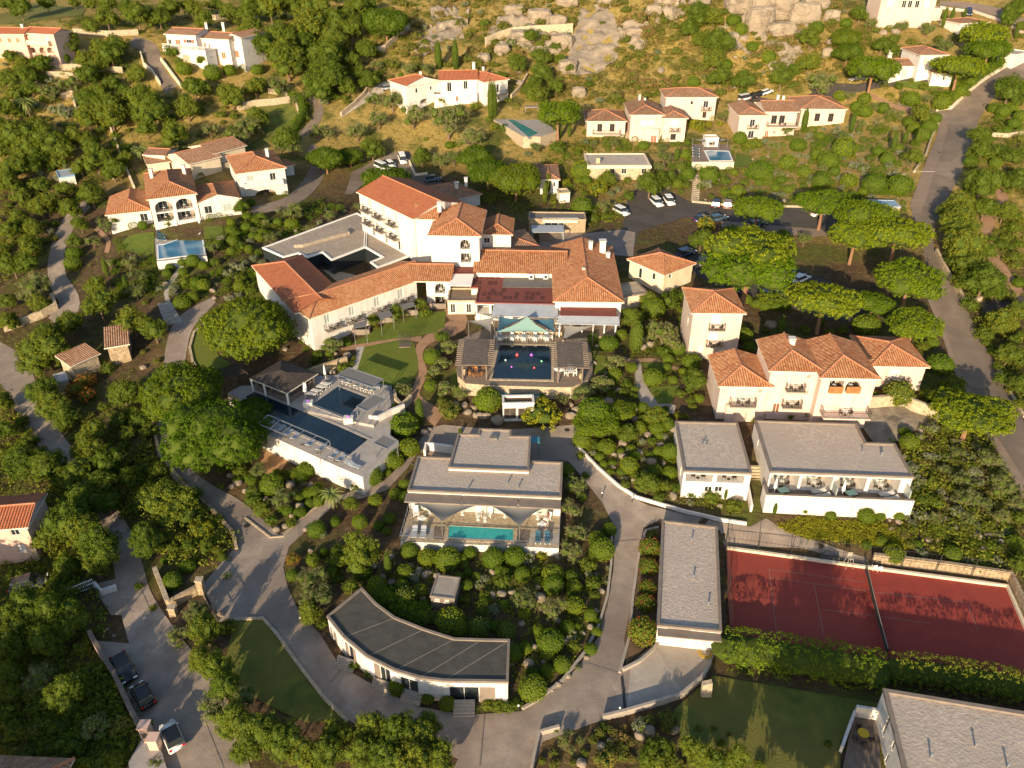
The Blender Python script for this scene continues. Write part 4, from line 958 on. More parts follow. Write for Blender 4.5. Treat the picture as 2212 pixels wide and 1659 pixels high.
doorbal(b, f, 1392, 665, 100, 105, 1388, 775, 155, .8, pane='plaster_white'); b.op(f, 'door', 1368, 860, 80, 90, pane='glass', frame='door_wood'); b.chim(945,360,.6,1,1,1); b.chim(870,320,.5,1.2,1,.3); b.finish()
b = Bld('villa', 'two storey pale villa standing behind the others with one small balcony', 'villa', c3, 'plaster_pink', tile='tile_old', noun='rear pale villa')
A = b.blk((1268,270), (2010,270), ('l',1255,165), 6.2); f = A['f']
b.op(f, 'win', 1643, 358, 44, 56); doorbal(b, f, 1850, 378, 76, 100, 1848, 465, 150, .8, pane='glass'); b.op(f, 'door', 1828, 535, 56, 90, pane='glass', frame='door_wood'); b.finish()
c4 = Tl(2, 0)
b = Bld('villa', 'pale villa of three stepped tiled blocks with outside stairs', 'villa', c4, 'plaster_pink', tile='tile_old', noun='three block villa')
A = b.blk((372,745), (540,745), ('l',348,675), 6.2, axis='y', ends=(1,0)); f = A['f']
doorbal(b, f, 452,797,34,50, 452,830,72, .8, pane='glass'); b.op(f, 'door', 442, 872, 38, 50, pane='glass')
M_ = b.blk((540,722), (745,722), ('l',440,665), 6.4, ends=(0,0), axis='x'); f = M_['f']
b.op(f, 'door', 592, 775, 36, 56, pane='glass', frame='door_wood'); b.op(f, 'door', 643, 775, 36, 56, pane='glass', frame='door_wood'); q = b.bal(f, 635, 808, 190, 2.2, 'bars', 'plaster_pink'); BALC.append((q, b))
b.op(f, 'door', 524+20, 870, 26, 50, pane='shutter_red'); b.op(f, 'win', 593, 858, 24, 20, pane='shutter_red')
R_ = b.blk((772,703), (1060,706), ('r',1000,635), 4.4); f = R_['f']
b.op(f, 'door', 872, 760, 34, 52, pane='glass', frame='door_wood'); b.op(f, 'door', 960, 762, 34, 56, pane='glass', frame='door_wood'); b.chim(650,650,.6,.9,1,.6); b.chim(615,645,.6,.9,1,.4); b.finish()
b = Bld('pool_house', 'small white pool house with flat roof and grey sun sails beside the blue pool', 'pool house', c4, noun='small pool house')
A = b.blk((148,893), (236,893), 3, 2.7, roof='flat', par='plaster_white', top='plaster_cream', pw=.2); b.op(A['f'], 'log', 190, 930, 40, 30, deep=1); b.finish()
# ---- mid white villa
c = Tl(1, 0)
b = Bld('villa', 'long white villa with bright terracotta roof and arched windows below the rocky hill', 'villa', c, tile='tile_fresh', noun='arched white villa')
A = b.blk((418,555), (640,522), 9, 6.4, axis='y', ends=(0,1), pitch=17); f = A['f']
b.op(f, 'win', 488,587,16,32); b.op(f, 'win', 581,571,14,26); b.op(f, 'arch', 540, 655, 60, 30, bare=1)
M_ = b.blk((640,520), (880,515), ('ridge',760,455), 6.2, ends=(0,0), axis='x'); f = M_['f']
b.op(f, 'wina', 700,563,30,62, pane='glass'); b.op(f, 'wina', 805,548,28,60, pane='glass'); 
R_ = b.blk((925,530), (1078,512), 11, 6.0, axis='y', ends=(1,1)); f = R_['f']; b.op(f, 'wina', 1014,572,18,56, pane='glass'); doorbal(b, f, 1030, 600, 30, 1, 1030, 607, 80, 1.2, furn=0); b.op(f, 'door', 1018, 633, 14, 34)
sl = b.blk((600,612), (880,606), 4, 3.2, roof='flat', par='plaster_white', top='deck', pw=.2); b.op(sl['f'], 'door', 750, 640, 16, 36, pane='door_wood')
b.chim(515,495,.6,1,0,.6); b.chim(858,440,.8,1.3,1,.2); b.chim(920,460,.6,.9,2,1); b.finish()
# ---- left villa
c = Cr(250, 380)
b = Bld('villa', 'white villa with tall middle block of arched loggias and two low tiled wings', 'villa', c, noun='loggia villa')
A = b.blk((235,915), (700,866), ('l',262,725), 3.7, ends=(1,0)); b.op(A['f'], 'door', 635, 945, 85, 85); b.op(A['f'], 'door', 400, 950, 60, 60, pane='plaster_white')
M_ = b.blk((680,747), (1185,686), ('l',655,480), 6.6, pitch=19); f = M_['f']
for st, x, y, w, h in (('arch',845,830,190,120),('arch',1065,800,180,115),('log',865,945,180,90),('log',1095,925,190,95)): b.op(f, st, x, y, w, h)
b.chim(720,500,.7,1.4,1,.8); b.chim(1070,455,.7,1.4,1,.8)
R_ = b.blk((1200,795), (1660,735), ('r',1610,560), 3.8, ends=(0,1)); f = R_['f']; b.op(f, 'door', 1330, 865, 85, 85); b.op(f, 'door', 1540, 840, 95, 85, pane='glass_pale'); b.finish()
b = Bld('villa', 'cube shaped two storey white villa with pyramid roof and one wide balcony', 'villa', c, noun='cube white villa')
A = b.blk((1640,470), (2150,406), ('l',1578,285), 6.0, pitch=18); f = A['f']
b.op(f, 'door', 1785,525,75,66, pane='glass_pale'); b.op(f, 'door', 2025,505,66,80); b.op(f, 'arch', 1950,690,230,90)
q = b.bal(f, 1925, 590, 420, 1.2, 'solid', 'plaster_white'); BALC.append((q, b)); b.chim(1970,280,.7,1.4,0,.8); b.finish()
b = Bld('shed', 'small white shed with tiled roof beside the cube villa', 'shed', c, noun='tiled shed')
b.blk((2160,390), (2245,372), 4, 2.6); b.finish()
# ---- beige house
b = Bld('house', 'low beige house of several gabled blocks with brown tile roofs and a terrace', 'house', c, 'plaster_cream', tile='tile_old', noun='beige gabled house')
b.blk((1135,180), (1385,255), 9, 3.6, axis='y', ends=(0,0), pitch=14); b.blk((870,270), (1125,365), 8, 3.6, axis='y', ends=(0,0), pitch=14); A = b.blk((640,265), (850,275), ('ridge',740,195), 3.6, ends=(0,0), axis='x', pitch=14); b.op(A['f'], 'win', 665, 325, 30, 40); b.op(A['f'], 'door', 790, 325, 34, 40)
b.blk((675,370), (900,340), 4, 2.6, roof='shed', pitch=10); b.finish()
# ---- house top left
c = Tl(0, 0)
b = Bld('house', 'big white hillside house with brown roofs and a balustraded terrace', 'house', c, tile='tile_old', noun='balustraded white house')
A = b.blk((1072,218), (1265,228), 8, 5.6, ends=(0,0), axis='x', pitch=14); f = A['f']
b.op(f, 'door', 1100,270,22,34); b.op(f, 'win', 1153,273,34,36, pane='shutter_red'); b.op(f, 'win', 1224,268,34,24, pane='glass', shut='shutter_red')
M_ = b.blk((1300,245), (1480,255), 8, 6.6, ends=(0,0), axis='x', pitch=14); f = M_['f']; b.op(f, 'win', 1328,292,18,36, pane='shutter_red'); b.op(f, 'win', 1358,300,14,32, pane='shutter_red')
R_ = b.blk((1455,232), (1560,242), 9, 8.0, ends=(0,0), axis='y', pitch=14); f = R_['f']; b.op(f, 'door', 1450, 358, 26, 46, pane='door_wood'); b.op(f, 'door', 1530, 350, 38, 46, pane='wood_warm'); b.op(M_['f'], 'door', 1449, 360, 28, 46, pane='wood_warm')
sl = b.blk((1052,305), (1330,330), 4, 3.2, roof='flat', par='plaster_white', top='paving', pw=.2)
for (u0, u1) in ((.2, sl['W']-.2),):
    mb = MB(); fr = lambda v: sl['f'].at(v[0], v[2], v[1])
    n = int(sl['W'] / .45)
    for k in range(n): mb.box(u0 + k*.45, u0 + k*.45+.14, -.25, -.1, sl['zE']+.06, sl['zE']+.85, 0, fr)
    mb.box(0, sl['W'], -.3, -.05, sl['zE']+.851, sl['zE']+.97, 0, fr); mb.build('balustrade', 'plaster_white', b.root)
b.chim(1340,180,.7,1.2,1,.3); b.chim(1450,185,.7,1.4,2,.4); b.finish()
b = Bld('house', 'pink house with stone arcade and bright orange roof near the top left corner', 'house', c, 'plaster_rose', tile='tile_fresh', noun='arcaded pink house')
A = b.blk((150,212), (345,222), ('ridge',270,170), 7.6, ends=(0,0), axis='x'); f = A['f']
b.op(f, 'door', 247, 258, 40, 44, pane='glass_pale'); b.op(f, 'win', 305, 258, 24, 36, pane='plaster_white')
for x in (213, 275, 325): b.op(f, 'arch', x, 325, 42, 38, bare=1, deep=1.2)
q = b.bal(f, 265, 283, 140, 1.2, 'solid', 'plaster_cream'); b.chim(150,190,.6,1,0,.5); b.finish()
b = Bld('house', 'pink house at the left edge with orange roof and three brown shutters', 'house', c, 'plaster_rose', tile='tile_fresh', noun='shuttered pink house')
A = b.blk((-120,218), (150,220), ('ridge',60,178), 6.4, ends=(0,0), axis='x'); f = A['f']
for x in (0, 60, 115): b.op(f, 'win', x, 262, 26, 34, pane='wood_warm')
b.blk((-120,285), (165,286), 3.2, 3.2, roof='flat', par='plaster_rose', top='paving', pw=.2); b.finish()
# ---- house right
c = Cr(2400, 0)
b = Bld('house', 'white house with a square tower block and two low tiled wings between umbrella pines', 'house', c, tile='tile_old', noun='white house with tower')
A = b.blk((1100,592), (1385,588), ('l',990,520), 6.6); f = A['f']; b.op(f, 'win', 1150, 652, 50, 56, pane='glass_pale'); b.op(A['l'],'win',1050,600,20,40)
W_ = b.blk((790,710), (1062,710), ('ridge',940,632), 3.8, ends=(0,0), axis='x'); b.op(W_['f'], 'door', 920, 790, 66, 95, pane='glass_pale')
R_ = b.blk((1225,782), (1450,790), 8, 3.6, axis='y', ends=(1,1)); b.op(R_['f'], 'win', 1345, 845, 22, 46); b.op(R_['l'], 'door', 1140, 815, 30, 90); b.chim(760,600,1.0,1.2,1,.2); b.finish()
b = Bld('house', 'tall pale pink terraced house with dark glass doors at the top right of the picture', 'house', c, 'plaster_pink', noun='top right pink house')
A = b.blk((650,90), (1335,88), 6, 3.2, roof='flat', zb=None, par='plaster_pink', top='paving', found=5); f = A['f']
for x in (852, 920, 992, 1068, 1130): b.op(f, 'door', x, 165, 30, 85, pane='glass' if x == 1068 else 'wood_warm')
U_ = b.blk((690,-75), (1290,-78), 9, 9.6, found=7, pitch=15); f = U_['f']
for x in (918, 982, 1060): b.op(f, 'door', x, 45, 46, 84)
b.op(f, 'door', 765, 30, 60, 90, pane='plaster_white'); b.op(f, 'door', 1165, 30, 60, 90, pane='plaster_white'); b.finish()
b = Bld('house', 'small white house with flat tiled roof below the gravel drive at the top right', 'house', c, tile='tile_old', noun='small drive house')
b.blk((1525,250), (1830,235), 8, 3.0, pitch=10); b.finish()
b = Bld('gatehouse', 'small white gatehouse with one window at the right edge by the road', 'gatehouse', c)
A = b.blk((2120,590), (2300,560), 5, 3.0, roof='flat', par='plaster_white', top='gravel'); b.op(A['f'], 'win', 2160, 600, 16, 28); b.finish()
# ---- small houses behind the hotel
c = Tl(1, 0)
b = Bld('cottage', 'white cottage with dark tile roof half hidden behind the row of pines', 'cottage', c, tile='tile_old', noun='hidden cottage')
A = b.blk((1290,1160), (1407,1160), ('r',1408,1072), 3.6); b.op(A['f'], 'win', 1380, 1195, 14, 30); b.blk((1150,1125), (1285,1140), 6, 3.2, ends=(1,0)); b.finish()
b = Bld('house', 'low house with dark brown hip roof and two chimneys behind the hotel', 'house', c, tile='tile_old', noun='dark hip roof house')
A = b.blk((690,1300), (897,1255), 11, 3.0, pitch=16); b.chim(748,1225,.8,1.3,0,.5); b.chim(808,1190,.7,1.2,0,.5); b.finish()
b = Bld('utility_hut', 'small white utility hut with flat roof among rocks beside the shop', 'hut', c)
b.blk((1415,1250), (1482,1246), 3, 2.4, roof='flat', par='stone_pale', top='stone_pale', pw=.2); b.finish()
# ---- stone huts on the left
c = Tl(0, 1)
b = Bld('stone_hut', 'stone hut with dark mossy tile roof, right one of the pair by the lane', 'hut', c, 'stone', tile='tile_old', noun='right stone hut')
A = b.blk((692,588), (822,566), ('l',612,512), 3.6, roof='shed', pitch=9); b.finish()
b = Bld('stone_hut', 'cream stone hut with dark mossy roof, left one of the pair by the lane', 'hut', c, 'stone_pale', tile='tile_old', noun='left stone hut')
A = b.blk((460,705), (627,632), ('l',412,655), 3.2, roof='shed', pitch=9); b.finish()
b = Bld('shed', 'small shed with grey sheet roof below the two stone huts', 'shed', c, 'stone_pale')
b.blk((370,820), (440,800), 3, 2.2, roof='flat', par='awning_blue', top='awning_blue'); b.finish()
b = Bld('shed', 'white garden shed with a blue grey sheet roof among dark trees on the left', 'shed', Tl(0,0))
b.blk((380,1150), (482,1135), 6, 2.4, roof='flat', par='blue_tarp', top='awning_blue', pw=.2, drop=.05); b.finish()
# ---- bottom left
c = Tl(0, 2)
b = Bld('house', 'pink house with bright orange roof and one dark window at the left edge', 'house', c, 'plaster_rose', tile='tile_fresh', noun='left edge pink house')
A = b.blk((-220,118), (165,86), ('r',215,-105), 6.0, ends=(0,0), axis='x', pitch=17); f = A['f']; b.op(f, 'win', 97, 130, 60, 50); b.op(f, 'win', 140, 235, 50, 50, pane='plaster_white'); b.finish()
b = Bld('house', 'corner of a brown tiled roof in the bottom left corner of the picture', 'house', c, 'plaster_rose', tile='tile_old', noun='bottom left roof')
b.blk((-300,1965), (235,1990), ('r',190,1612), 3.5); b.finish()
b = Bld('utility_shed', 'flat shed with a pale blue sheet roof beside the road junction', 'shed', Tl(2,0), 'stone_pale')
b.blk((1230,1335), (1412,1340), ('l',1208,1294), 2.6, roof='flat', par='awning_blue', top='blue_tarp', pw=.2, drop=.05); b.finish()
# ---- pool bar and garden kiosk
c = Cr(650, 1000); ZD = 4.7
b = Bld('pool_bar', 'open poolside bar with a dark shingle hip roof on white posts', 'bar', c, 'wood', tile='shingle', noun='dark shingle pool bar')
A = b.blk((345,395), (700,535), 5.8, 2.3, zb=ZD, pitch=15, ridge=False); 
for u0, u1 in ((.1,.48), (.52,.9)): b.opm(A['f'], 'log', A['W']*u0, A['W']*u1, ZD+.9, ZD+1.9, deep=3, bare=1)
b.opm(A['r'], 'log', .5, A['D']-.5, ZD+.9, ZD+1.9, deep=3, bare=1); mb = MB()
for u, v in ((-.3,-.3),(A['W']+.3,-.3),(A['W']+.3,A['D']*.6),(A['W']*.35,-.3)):
    q = A['fr']((u, v, 0)); mb.box(q.x-.13, q.x+.13, q.y-.13, q.y+.13, ZD, ZD+2.1)
mb.build('post', 'white_paint', b.root); b.finish()
b = Bld('garden_kiosk', 'small kiosk with a flat grey roof among boulders in the garden', 'kiosk', FULL, 'wood', noun='garden kiosk')
A = b.blk((930,1287), (981,1293), ('l',947,1243), 2.4, roof='flat', par='parapet', top='concrete', pw=.12, drop=.03); b.op(A['f'], 'win', 944, 1295, 10, 6, pane='glass_pale'); b.op(A['f'], 'win', 965, 1298, 10, 6, pane='glass_pale'); b.finish()
# ================================================================ terraces and pools
c = Cr(650, 1000)
world_slab('pool_terrace', [c(*p) for p in ((375,955),(1245,1350),(1420,1425),(1520,1465),(1910,1075),(1815,1010),(1830,870),(1960,770),(1870,690),(1840,560),(1830,470),(1700,450),(1250,360),(900,380),(800,420),(560,470),(200,480),(60,560),(250,640),(520,820))], ZD, 5, 'paving', wall='plaster_white')
world_slab('upper_pool_terrace', [c(*p) for p in ((905,745),(1345,850),(1640,905),(1830,690),(1800,480),(1250,400),(1170,430))], ZD+.45, 2, 'paving', wall='paving')
pool('long dark swimming pool on the white walled terrace under the big pines', [c(*p) for p in ((255,600),(355,548),(890,765),(1255,915),(1580,1062),(1378,1228),(1000,1060),(480,830))], ZD+.02, 'water_dark')
pool('square dark upper pool beside the row of cream loungers', [c(*p) for p in ((1255,487),(1565,605),(1352,820),(985,678))], ZD+.47, 'water_dark')
c = Cr(1300, 950); ZP = 6.6
world_slab('pool_deck', [c(*p) for p in ((140,470),(150,560),(240,640),(520,660),(1160,680),(1380,680),(1560,600),(1610,500),(1600,330),(1560,190),(1560,20),(600,-60),(420,60),(150,170))], ZP, 4, 'deck', wall='stone_pale')
pool('dark blue swimming pool with floating toy ducks in front of the restaurant', [c(*p) for p in ((600,222),(1168,232),(1160,600),(522,588))], ZP+.02, 'water_dark', 'stone_pale')
world_slab('restaurant_terrace', [Cr(1250,650)(*p) for p in ((520,1020),(700,1030),(745,1180),(1460,1190),(1460,1270),(2020,1230),(2080,1100),(1420,870),(520,860))], ZB-.1, 2.5, 'deck', wall='stone_pale')
c = Cr(1300, 950)
b = Bld('planter_wall', 'white planter box and garage front below the infinity edge of the duck pool', 'planter', c, noun='white planter box')
A = b.blk((638,855), (975,848), ('l',600,770), 3.2, roof='flat', top='soil', par='plaster_white', pw=.25, drop=.3); b.op(A['f'], 'door', 715, 965, 135, 115, pane='shingle', frame='parapet'); b.op(A['f'], 'door', 870, 965, 135, 115, pane='shingle', frame='parapet'); b.finish(); PLANT = A
world_slab('water_basin', [c(*p) for p in ((600,770),(1040,770),(1030,665),(600,650))], 5.3, 3, 'water_teal', wall='plaster_cream')
c = Cr(250, 380); z = G(*c(1020,1250)).z + .3
world_slab('pool_terrace', [c(*p) for p in ((770,1425),(1310,1365),(1262,1010),(740,1085))], z, 4, 'paving', wall='plaster_white')
pool('bright blue swimming pool in a white walled terrace below the loggia villa', [c(*p) for p in ((788,1246),(860,1240),(1000,1190),(1110,1180),(1165,1195),(1262,1188),(1280,1338),(795,1398))], z + .02, 'water_blue', 'white_paint', .3)
fence_wall('wall', 'white pool wall with two gaps between loggia villa and blue pool', 'wall', [c(745,1082), c(975,1050), c(1040,1042), c(1258,1012)], 1.2, .3, 'plaster_white', z=z)
ZPL = z
c = Tl(2, 0); z = G(*c(200,985)).z + .7
world_slab('pool_terrace', [c(*p) for p in ((62,1050),(335,1048),(290,920),(60,930))], z, 3, 'pavement', wall='plaster_cream')
pool('small rectangular blue pool beside the white pool house', [c(*p) for p in ((145,978),(295,980),(318,1040),(178,1042))], z + .02, 'water_blue', 'white_paint', .3); ZPR = z
c = Tl(1, 0); z = G(*c(1190,790)).z + .25
world_slab('pool_terrace', [c(*p) for p in ((985,775),(1100,765),(1110,720),(1270,705),(1290,770),(1400,850),(1290,885),(1180,885))], z, 3, 'paving', wall='stone_pale')
pool('narrow teal pool on a stone terrace beside an umbrella pine', [c(*p) for p in ((1075,775),(1110,770),(1280,862),(1215,890))], z + .02, 'water_teal', 'paving', .3); ZPM = z

for b in Bld.all:
    if b.noun in ('garage beside the court','long flat suite','small flat suite','corner house','turquoise pool villa','wood clad cottage'):
        r_ = random.Random(len(b.noun)); ro = b.roofs[0]; pts = [v.co + b.root.location for v in ro.data.vertices]; cx = sum(p.x for p in pts)/len(pts); cy = sum(p.y for p in pts)/len(pts); zz = min(p.z for p in pts)
        if b.noun == 'turquoise pool villa': cy -= 3
        for k in range(3):
            x, y = cx + r_.uniform(-5, 5)*(1 if 'garage' not in b.noun else .3), cy + r_.uniform(-2, 2)*(1 if 'garage' not in b.noun else 3); m = MB(); m.tube((x, y, zz), (x, y, zz+.55), .09, .09, 8); m.lathe((x, y, zz+.55), [(.16,0),(.03,.1)], 8); m.build('vent_pipe', 'steel', ro)
# ================================================================ furniture, pergolas, cars, walls and small things
def proto_root(name, label='x', cat='x'): return empty(name, (0, 0, 0), label, cat)
ORD = ['first','second','third','fourth','fifth','sixth','seventh','eighth','ninth','tenth','eleventh','twelfth']
_used = {}
def put(pr, loc, rz, label, cat, group=None, sc=1):
    o = copy_tree(pr) if _used.get(pr.name_full) else pr; _used[pr.name_full] = 1
    o.location = loc; o.rotation_euler.z = rz; o.scale = (sc, sc, sc); return tag(o, label, cat, group)
def mk_chair(name, frame, seat):
    r = proto_root(name)
    m = MB(); m.box(-.24,.24,-.24,.24,.40,.46); m.build('seat', seat, r)
    m = MB(); m.box(-.24,.24,.20,.25,.50,.88); m.build('backrest', seat, r)
    for x in (-.21,.21):
        for y, h in ((-.21,.40),(.21,.88)): m = MB(); m.box(x-.025,x+.025,y-.025,y+.025,0,h); m.build('leg', frame, r)
    for x in (-.26,.26): m = MB(); m.box(x-.025,x+.025,-.24,.24,.62,.66); m.build('armrest', frame, r)
    return r
def mk_table(name, top, leg, round_=True, w=.7, l=None, h=.74, tops=None):
    r = proto_root(name); m = MB()
    if round_: m.lathe((0,0,h-.04), [(w/2, 0), (w/2, .04)], 16)
    else: m.box(-(l or w)/2, (l or w)/2, -w/2, w/2, h-.05, h)
    m.build('tabletop', top, r)
    if tops: m = MB(); [m.box(x-.17,x+.17,y-.12,y+.12,h+.001,h+.012,0) for x, y in ((-.2,-.2),(.2,-.2),(-.2,.2),(.2,.2))]; m.build('place_mats', tops, r)
    if round_: m = MB(); m.tube((0,0,.02),(0,0,h-.05),.04,.04,8); m.build('pedestal', leg, r); m = MB(); m.lathe((0,0,0), [(.26,0),(.2,.03)], 12); m.build('foot', leg, r)
    else:
        for x in (-1,1):
            for y in (-1,1): m = MB(); a, b = x*((l or w)/2-.06), y*(w/2-.06); m.box(a-.03,a+.03,b-.03,b+.03,0,h-.051); m.build('leg', leg, r)
    return r
def mk_lounger(name, cloth, frame):
    r = proto_root(name)
    m = MB(); m.box(-.33,.33,-.95,.30,.28,.36); m.build('mattress', cloth, r)
    m = MB(); a = R(28); p = [(-.33,.30,.28),(.33,.30,.28),(.33,.30+.7*math.cos(a),.28+.7*math.sin(a)),(-.33,.30+.7*math.cos(a),.28+.7*math.sin(a))]; m.hexa([Vector(q) for q in p] + [Vector(q)+Vector((0,-.03,.08)) for q in p]); m.build('backrest', cloth, r)
    for x in (-.3,.3):
        for y in (-.85,.75): m = MB(); m.box(x-.03,x+.03,y-.03,y+.03,0,.278); m.build('leg', frame, r)
    return r
def mk_parasol(name, cloth):
    r = proto_root(name); m = MB(); m.tube((0,0,.05),(0,0,2.7),.03,.03,8); m.build('pole', 'white_paint', r); m = MB(); m.lathe((0,0,.9), [(.12,0),(.24,.15),(.18,.9),(.04,1.75)], 10); m.build('folded_canopy', cloth, r); m = MB(); m.box(-.35,.35,-.35,.35,0,.07); m.build('base_plate', 'concrete', r); return r
def mk_armchair():
    r = proto_root('garden_armchair'); m = MB(); m.hexa([Vector(p) for p in ((-.36,-.4,.32),(.36,-.4,.32),(.3,.3,.26),(-.3,.3,.26),(-.36,-.4,.42),(.36,-.4,.42),(.3,.3,.36),(-.3,.3,.36))]); m.build('seat', 'white_paint', r)
    m = MB(); m.hexa([Vector(p) for p in ((-.3,.25,.3),(.3,.25,.3),(.3,.35,.3),(-.3,.35,.3),(-.38,.55,1.15),(.38,.55,1.15),(.38,.63,1.12),(-.38,.63,1.12))]); m.build('backrest', 'white_paint', r)
    for x in (-.38,.38): m = MB(); m.bar((x,-.35,.55),(x,.38,.62),.06); m.build('armrest', 'white_paint', r)
    for x in (-.28,.28):
        for y in (-.33,.28): m = MB(); m.bar((x,y,.34),(x*1.25,y*1.2,0),.05); m.build('leg', 'white_paint', r)
    return r
CH_D = mk_chair('balcony_chair', 'furniture_dark', 'furniture_dark'); CH_W = mk_chair('dining_chair', 'white_paint', 'white_paint'); CH_O = mk_chair('wooden_armchair', 'wood_warm', 'wood_warm')
TB_B = mk_table('balcony_table', 'white_paint', 'furniture_dark', w=.6); TB_D = mk_table('dining_table', 'cloth_white', 'white_paint', False, .9, .9, tops='sail_blue'); TB_L = mk_table('long_table', 'white_paint', 'white_paint', False, .9, 2.6, tops='sail_blue')
TB_P = mk_table('pedestal_table', 'white_paint', 'white_paint', w=.55, h=.6); TB_O = mk_table('wooden_table', 'wood_warm', 'wood_warm', False, .8, .8, .6); TB_Y = mk_table('round_table', 'yellow', 'dark_metal', w=1.1); TB_G = mk_table('terrace_table', 'sail_teal', 'furniture_dark', False, 1.0, 1.3)
LO_C = mk_lounger('sun_lounger', 'lounger_cloth', 'white_paint'); LO_D = mk_lounger('sun_lounger', 'sail_blue', 'white_paint'); LO_W = mk_lounger('sun_lounger', 'awning_blue', 'steel'); PAR = mk_parasol('folded_parasol', 'cloth_white'); ARM = mk_armchair()
# furniture on the balconies and in the loggias
spots = {}
for q, b in BALC:
    if q['out'] >= .7: spots.setdefault(b.noun, []).append((q['f'], (q['u0']+q['u1'])/2, q['z'] - .02, q['out']*.55, q['u1']-q['u0'], 'balcony'))
for b in Bld.all:
    for f in b.facs:
        for st, u0, u1, z0, z1, k in f.ops:
            if st in ('arch', 'log') and not k.get('bare') and u1 - u0 > 1.5 and k.get('deep', 1.8) < 3: spots.setdefault(b.noun, []).append((f, (u0+u1)/2, z0, -.8, u1-u0, 'loggia'))
for noun, L in spots.items():
    L.sort(key=lambda s: proj(s[0].at(s[1], s[2]))[0])
    for kind in ('balcony', 'loggia'):
        K = [s for s in L if s[5] == kind]; n = len(K)
        for i, (f, u, z, out, w, _) in enumerate(K):
            where = f'on the only {kind} of the {noun}' if n == 1 else f'{kind} {ORD[i]} from left, {noun}'.replace('balcony', 'on balcony').replace('loggia', 'in loggia')
            rz = math.atan2(f.d.y, f.d.x)
            put(TB_B, f.at(u, z, out), 0, f'small round white table {where}', 'table', f'balcony tables of the {noun}')
            for sg, nm in ((-1, 'left'), (1, 'right')):
                if w > 1.5: put(CH_D, f.at(u + sg*min(.65, w/2 - .3), z, out + .05), rz - sg*R(75), f'dark {nm} chair {where}', 'chair', f'dark chairs of the {noun}')
# ---- pool deck: pergolas, dining tables, ducks
c = Cr(1300, 950)
def pergola(label, tl, tr, br, bl, z, zf, over):
    a, b_, d, e = [P(*c(*p), z) for p in (bl, br, tr, tl)]; ex = (b_ - a); W = ex.length; ex.normalize(); ey = Vector((-ex.y, ex.x, 0)); D = (e - a).dot(ey); r = empty('pergola', Vector(((a+b_)/2).to_tuple()[:2] + (zf,)), label, 'pergola')
    fr = lambda p: a + ex*p[0] + ey*p[1] + Vector((0, 0, p[2]))
    for x in (.15, W-.15):
        for y in (.3, D-.3): m = MB(); m.box(x-.11, x+.11, y-.11, y+.11, zf - z, -.35, 0, fr); m.build('post', 'wood', r)
        m = MB(); m.box(x-.08, x+.08, 0, D, -.349, -.15, 0, fr); m.build('main_beam', 'wood', r)
    for k in range(13): y = .15 + k*(D-.3)/12; m = MB(); m.box(-over, W+over, y-.06, y+.06, -.149, 0, 0, fr); m.build('cross_beam', 'wood', r)
    m = MB(); n = int(W/.16)
    for k in range(n): m.box(k*W/n, k*W/n+.115, 0, D, .003, .04, 0, fr)
    m.build('slat_roof', 'wood', r); BLOCK.append([proj(fr(p))[:2] for p in ((0,0,0),(W,0,0),(W,D,0),(0,D,0))])
pergola('weathered timber pergola left of the duck pool', (248,160), (508,165), (468,442), (188,440), ZP+2.9, ZP, .95)
pergola('weathered timber pergola right of the duck pool', (1240,186), (1508,190), (1512,472), (1228,468), ZP+2.9, ZP, .95)
for i, x in enumerate((608,738,865,990,1112)):
    q = P(*c(x,165), ZP); lab = f'{ORD[i]} from left behind the duck pool'
    put(TB_D, q, 0, f'square dining table with blue mats, {lab}', 'table', 'dining tables behind the duck pool')
    for k, (dx, dy, nm) in enumerate(((-.75,0,'left'),(.75,0,'right'),(0,.75,'far'),(0,-.75,'near'))):
        put(CH_W, q + Vector((dx, dy, 0)), [R(90), R(-90), 0, R(180)][k], f'white {nm} chair, {ORD[i]} table from left, behind duck pool', 'chair', 'white dining chairs')
for i, (x, y) in enumerate(((610,95),(1175,95),(1240,70))):
    q = P(*c(x,y), ZP); put(TB_D, q, 0, f'square dining table under the sail edge, {ORD[i]} from left', 'table', 'dining tables under the sails')
    for dx, nm in ((-.75,'left'),(.75,'right')): put(CH_W, q + Vector((dx,0,0)), R(90) if dx < 0 else R(-90), f'white {nm} chair at the {ORD[i]} table under the sail edge', 'chair', 'white dining chairs')
q = P(*c(1365,520), ZP); put(TB_L, q, R(90), 'long white table under the right pergola', 'table')
for k in range(3):
    for sg, nm in ((-1,'left'),(1,'right')): put(CH_W, q + Vector((sg*.75, (k-1)*.8, 0)), R(90)*-sg, f'white chair on the {nm} side of the long table, {["near","middle","far"][k]} one', 'chair', 'white chairs at the long table')
for i, (x, y, rz) in enumerate(((432,490,-1.2),(270,515,1.4),(290,560,2.4),(405,560,-2.2),(350,515,0.1))): put(CH_O, P(*c(x,y), ZP), rz, f'wooden armchair under the left pergola, {ORD[[2,0,1,3,4].index(i)] if 0 else ["far right","far left","near left","near right","middle"][i]} one', 'chair', 'wooden armchairs under the left pergola')
for i, (x, y) in enumerate(((325,485),(348,570))): put(TB_O, P(*c(x,y), ZP), .4, f'low wooden table under the left pergola, {["far","near"][i]} one', 'table', 'low wooden tables')
def jar(loc, label): 
    m = MB(); m.lathe(loc, [(.22,0),(.36,.35),(.34,.7),(.2,.95),(.26,1.02)], 14); o = m.build('clay_jar', 'stone', base=loc, smooth=True); tag(o, label, 'jar')
jar(P(*c(228,545), ZP), 'tall clay jar at the left post of the left pergola'); jar(P(*c(1483,590), ZP), 'tall pale clay jar beside the right pergola')
jar(P(*Cr(1250,650)(565,1000), ZB-.1), 'tall pale clay jar under the red roof edge of the restaurant')
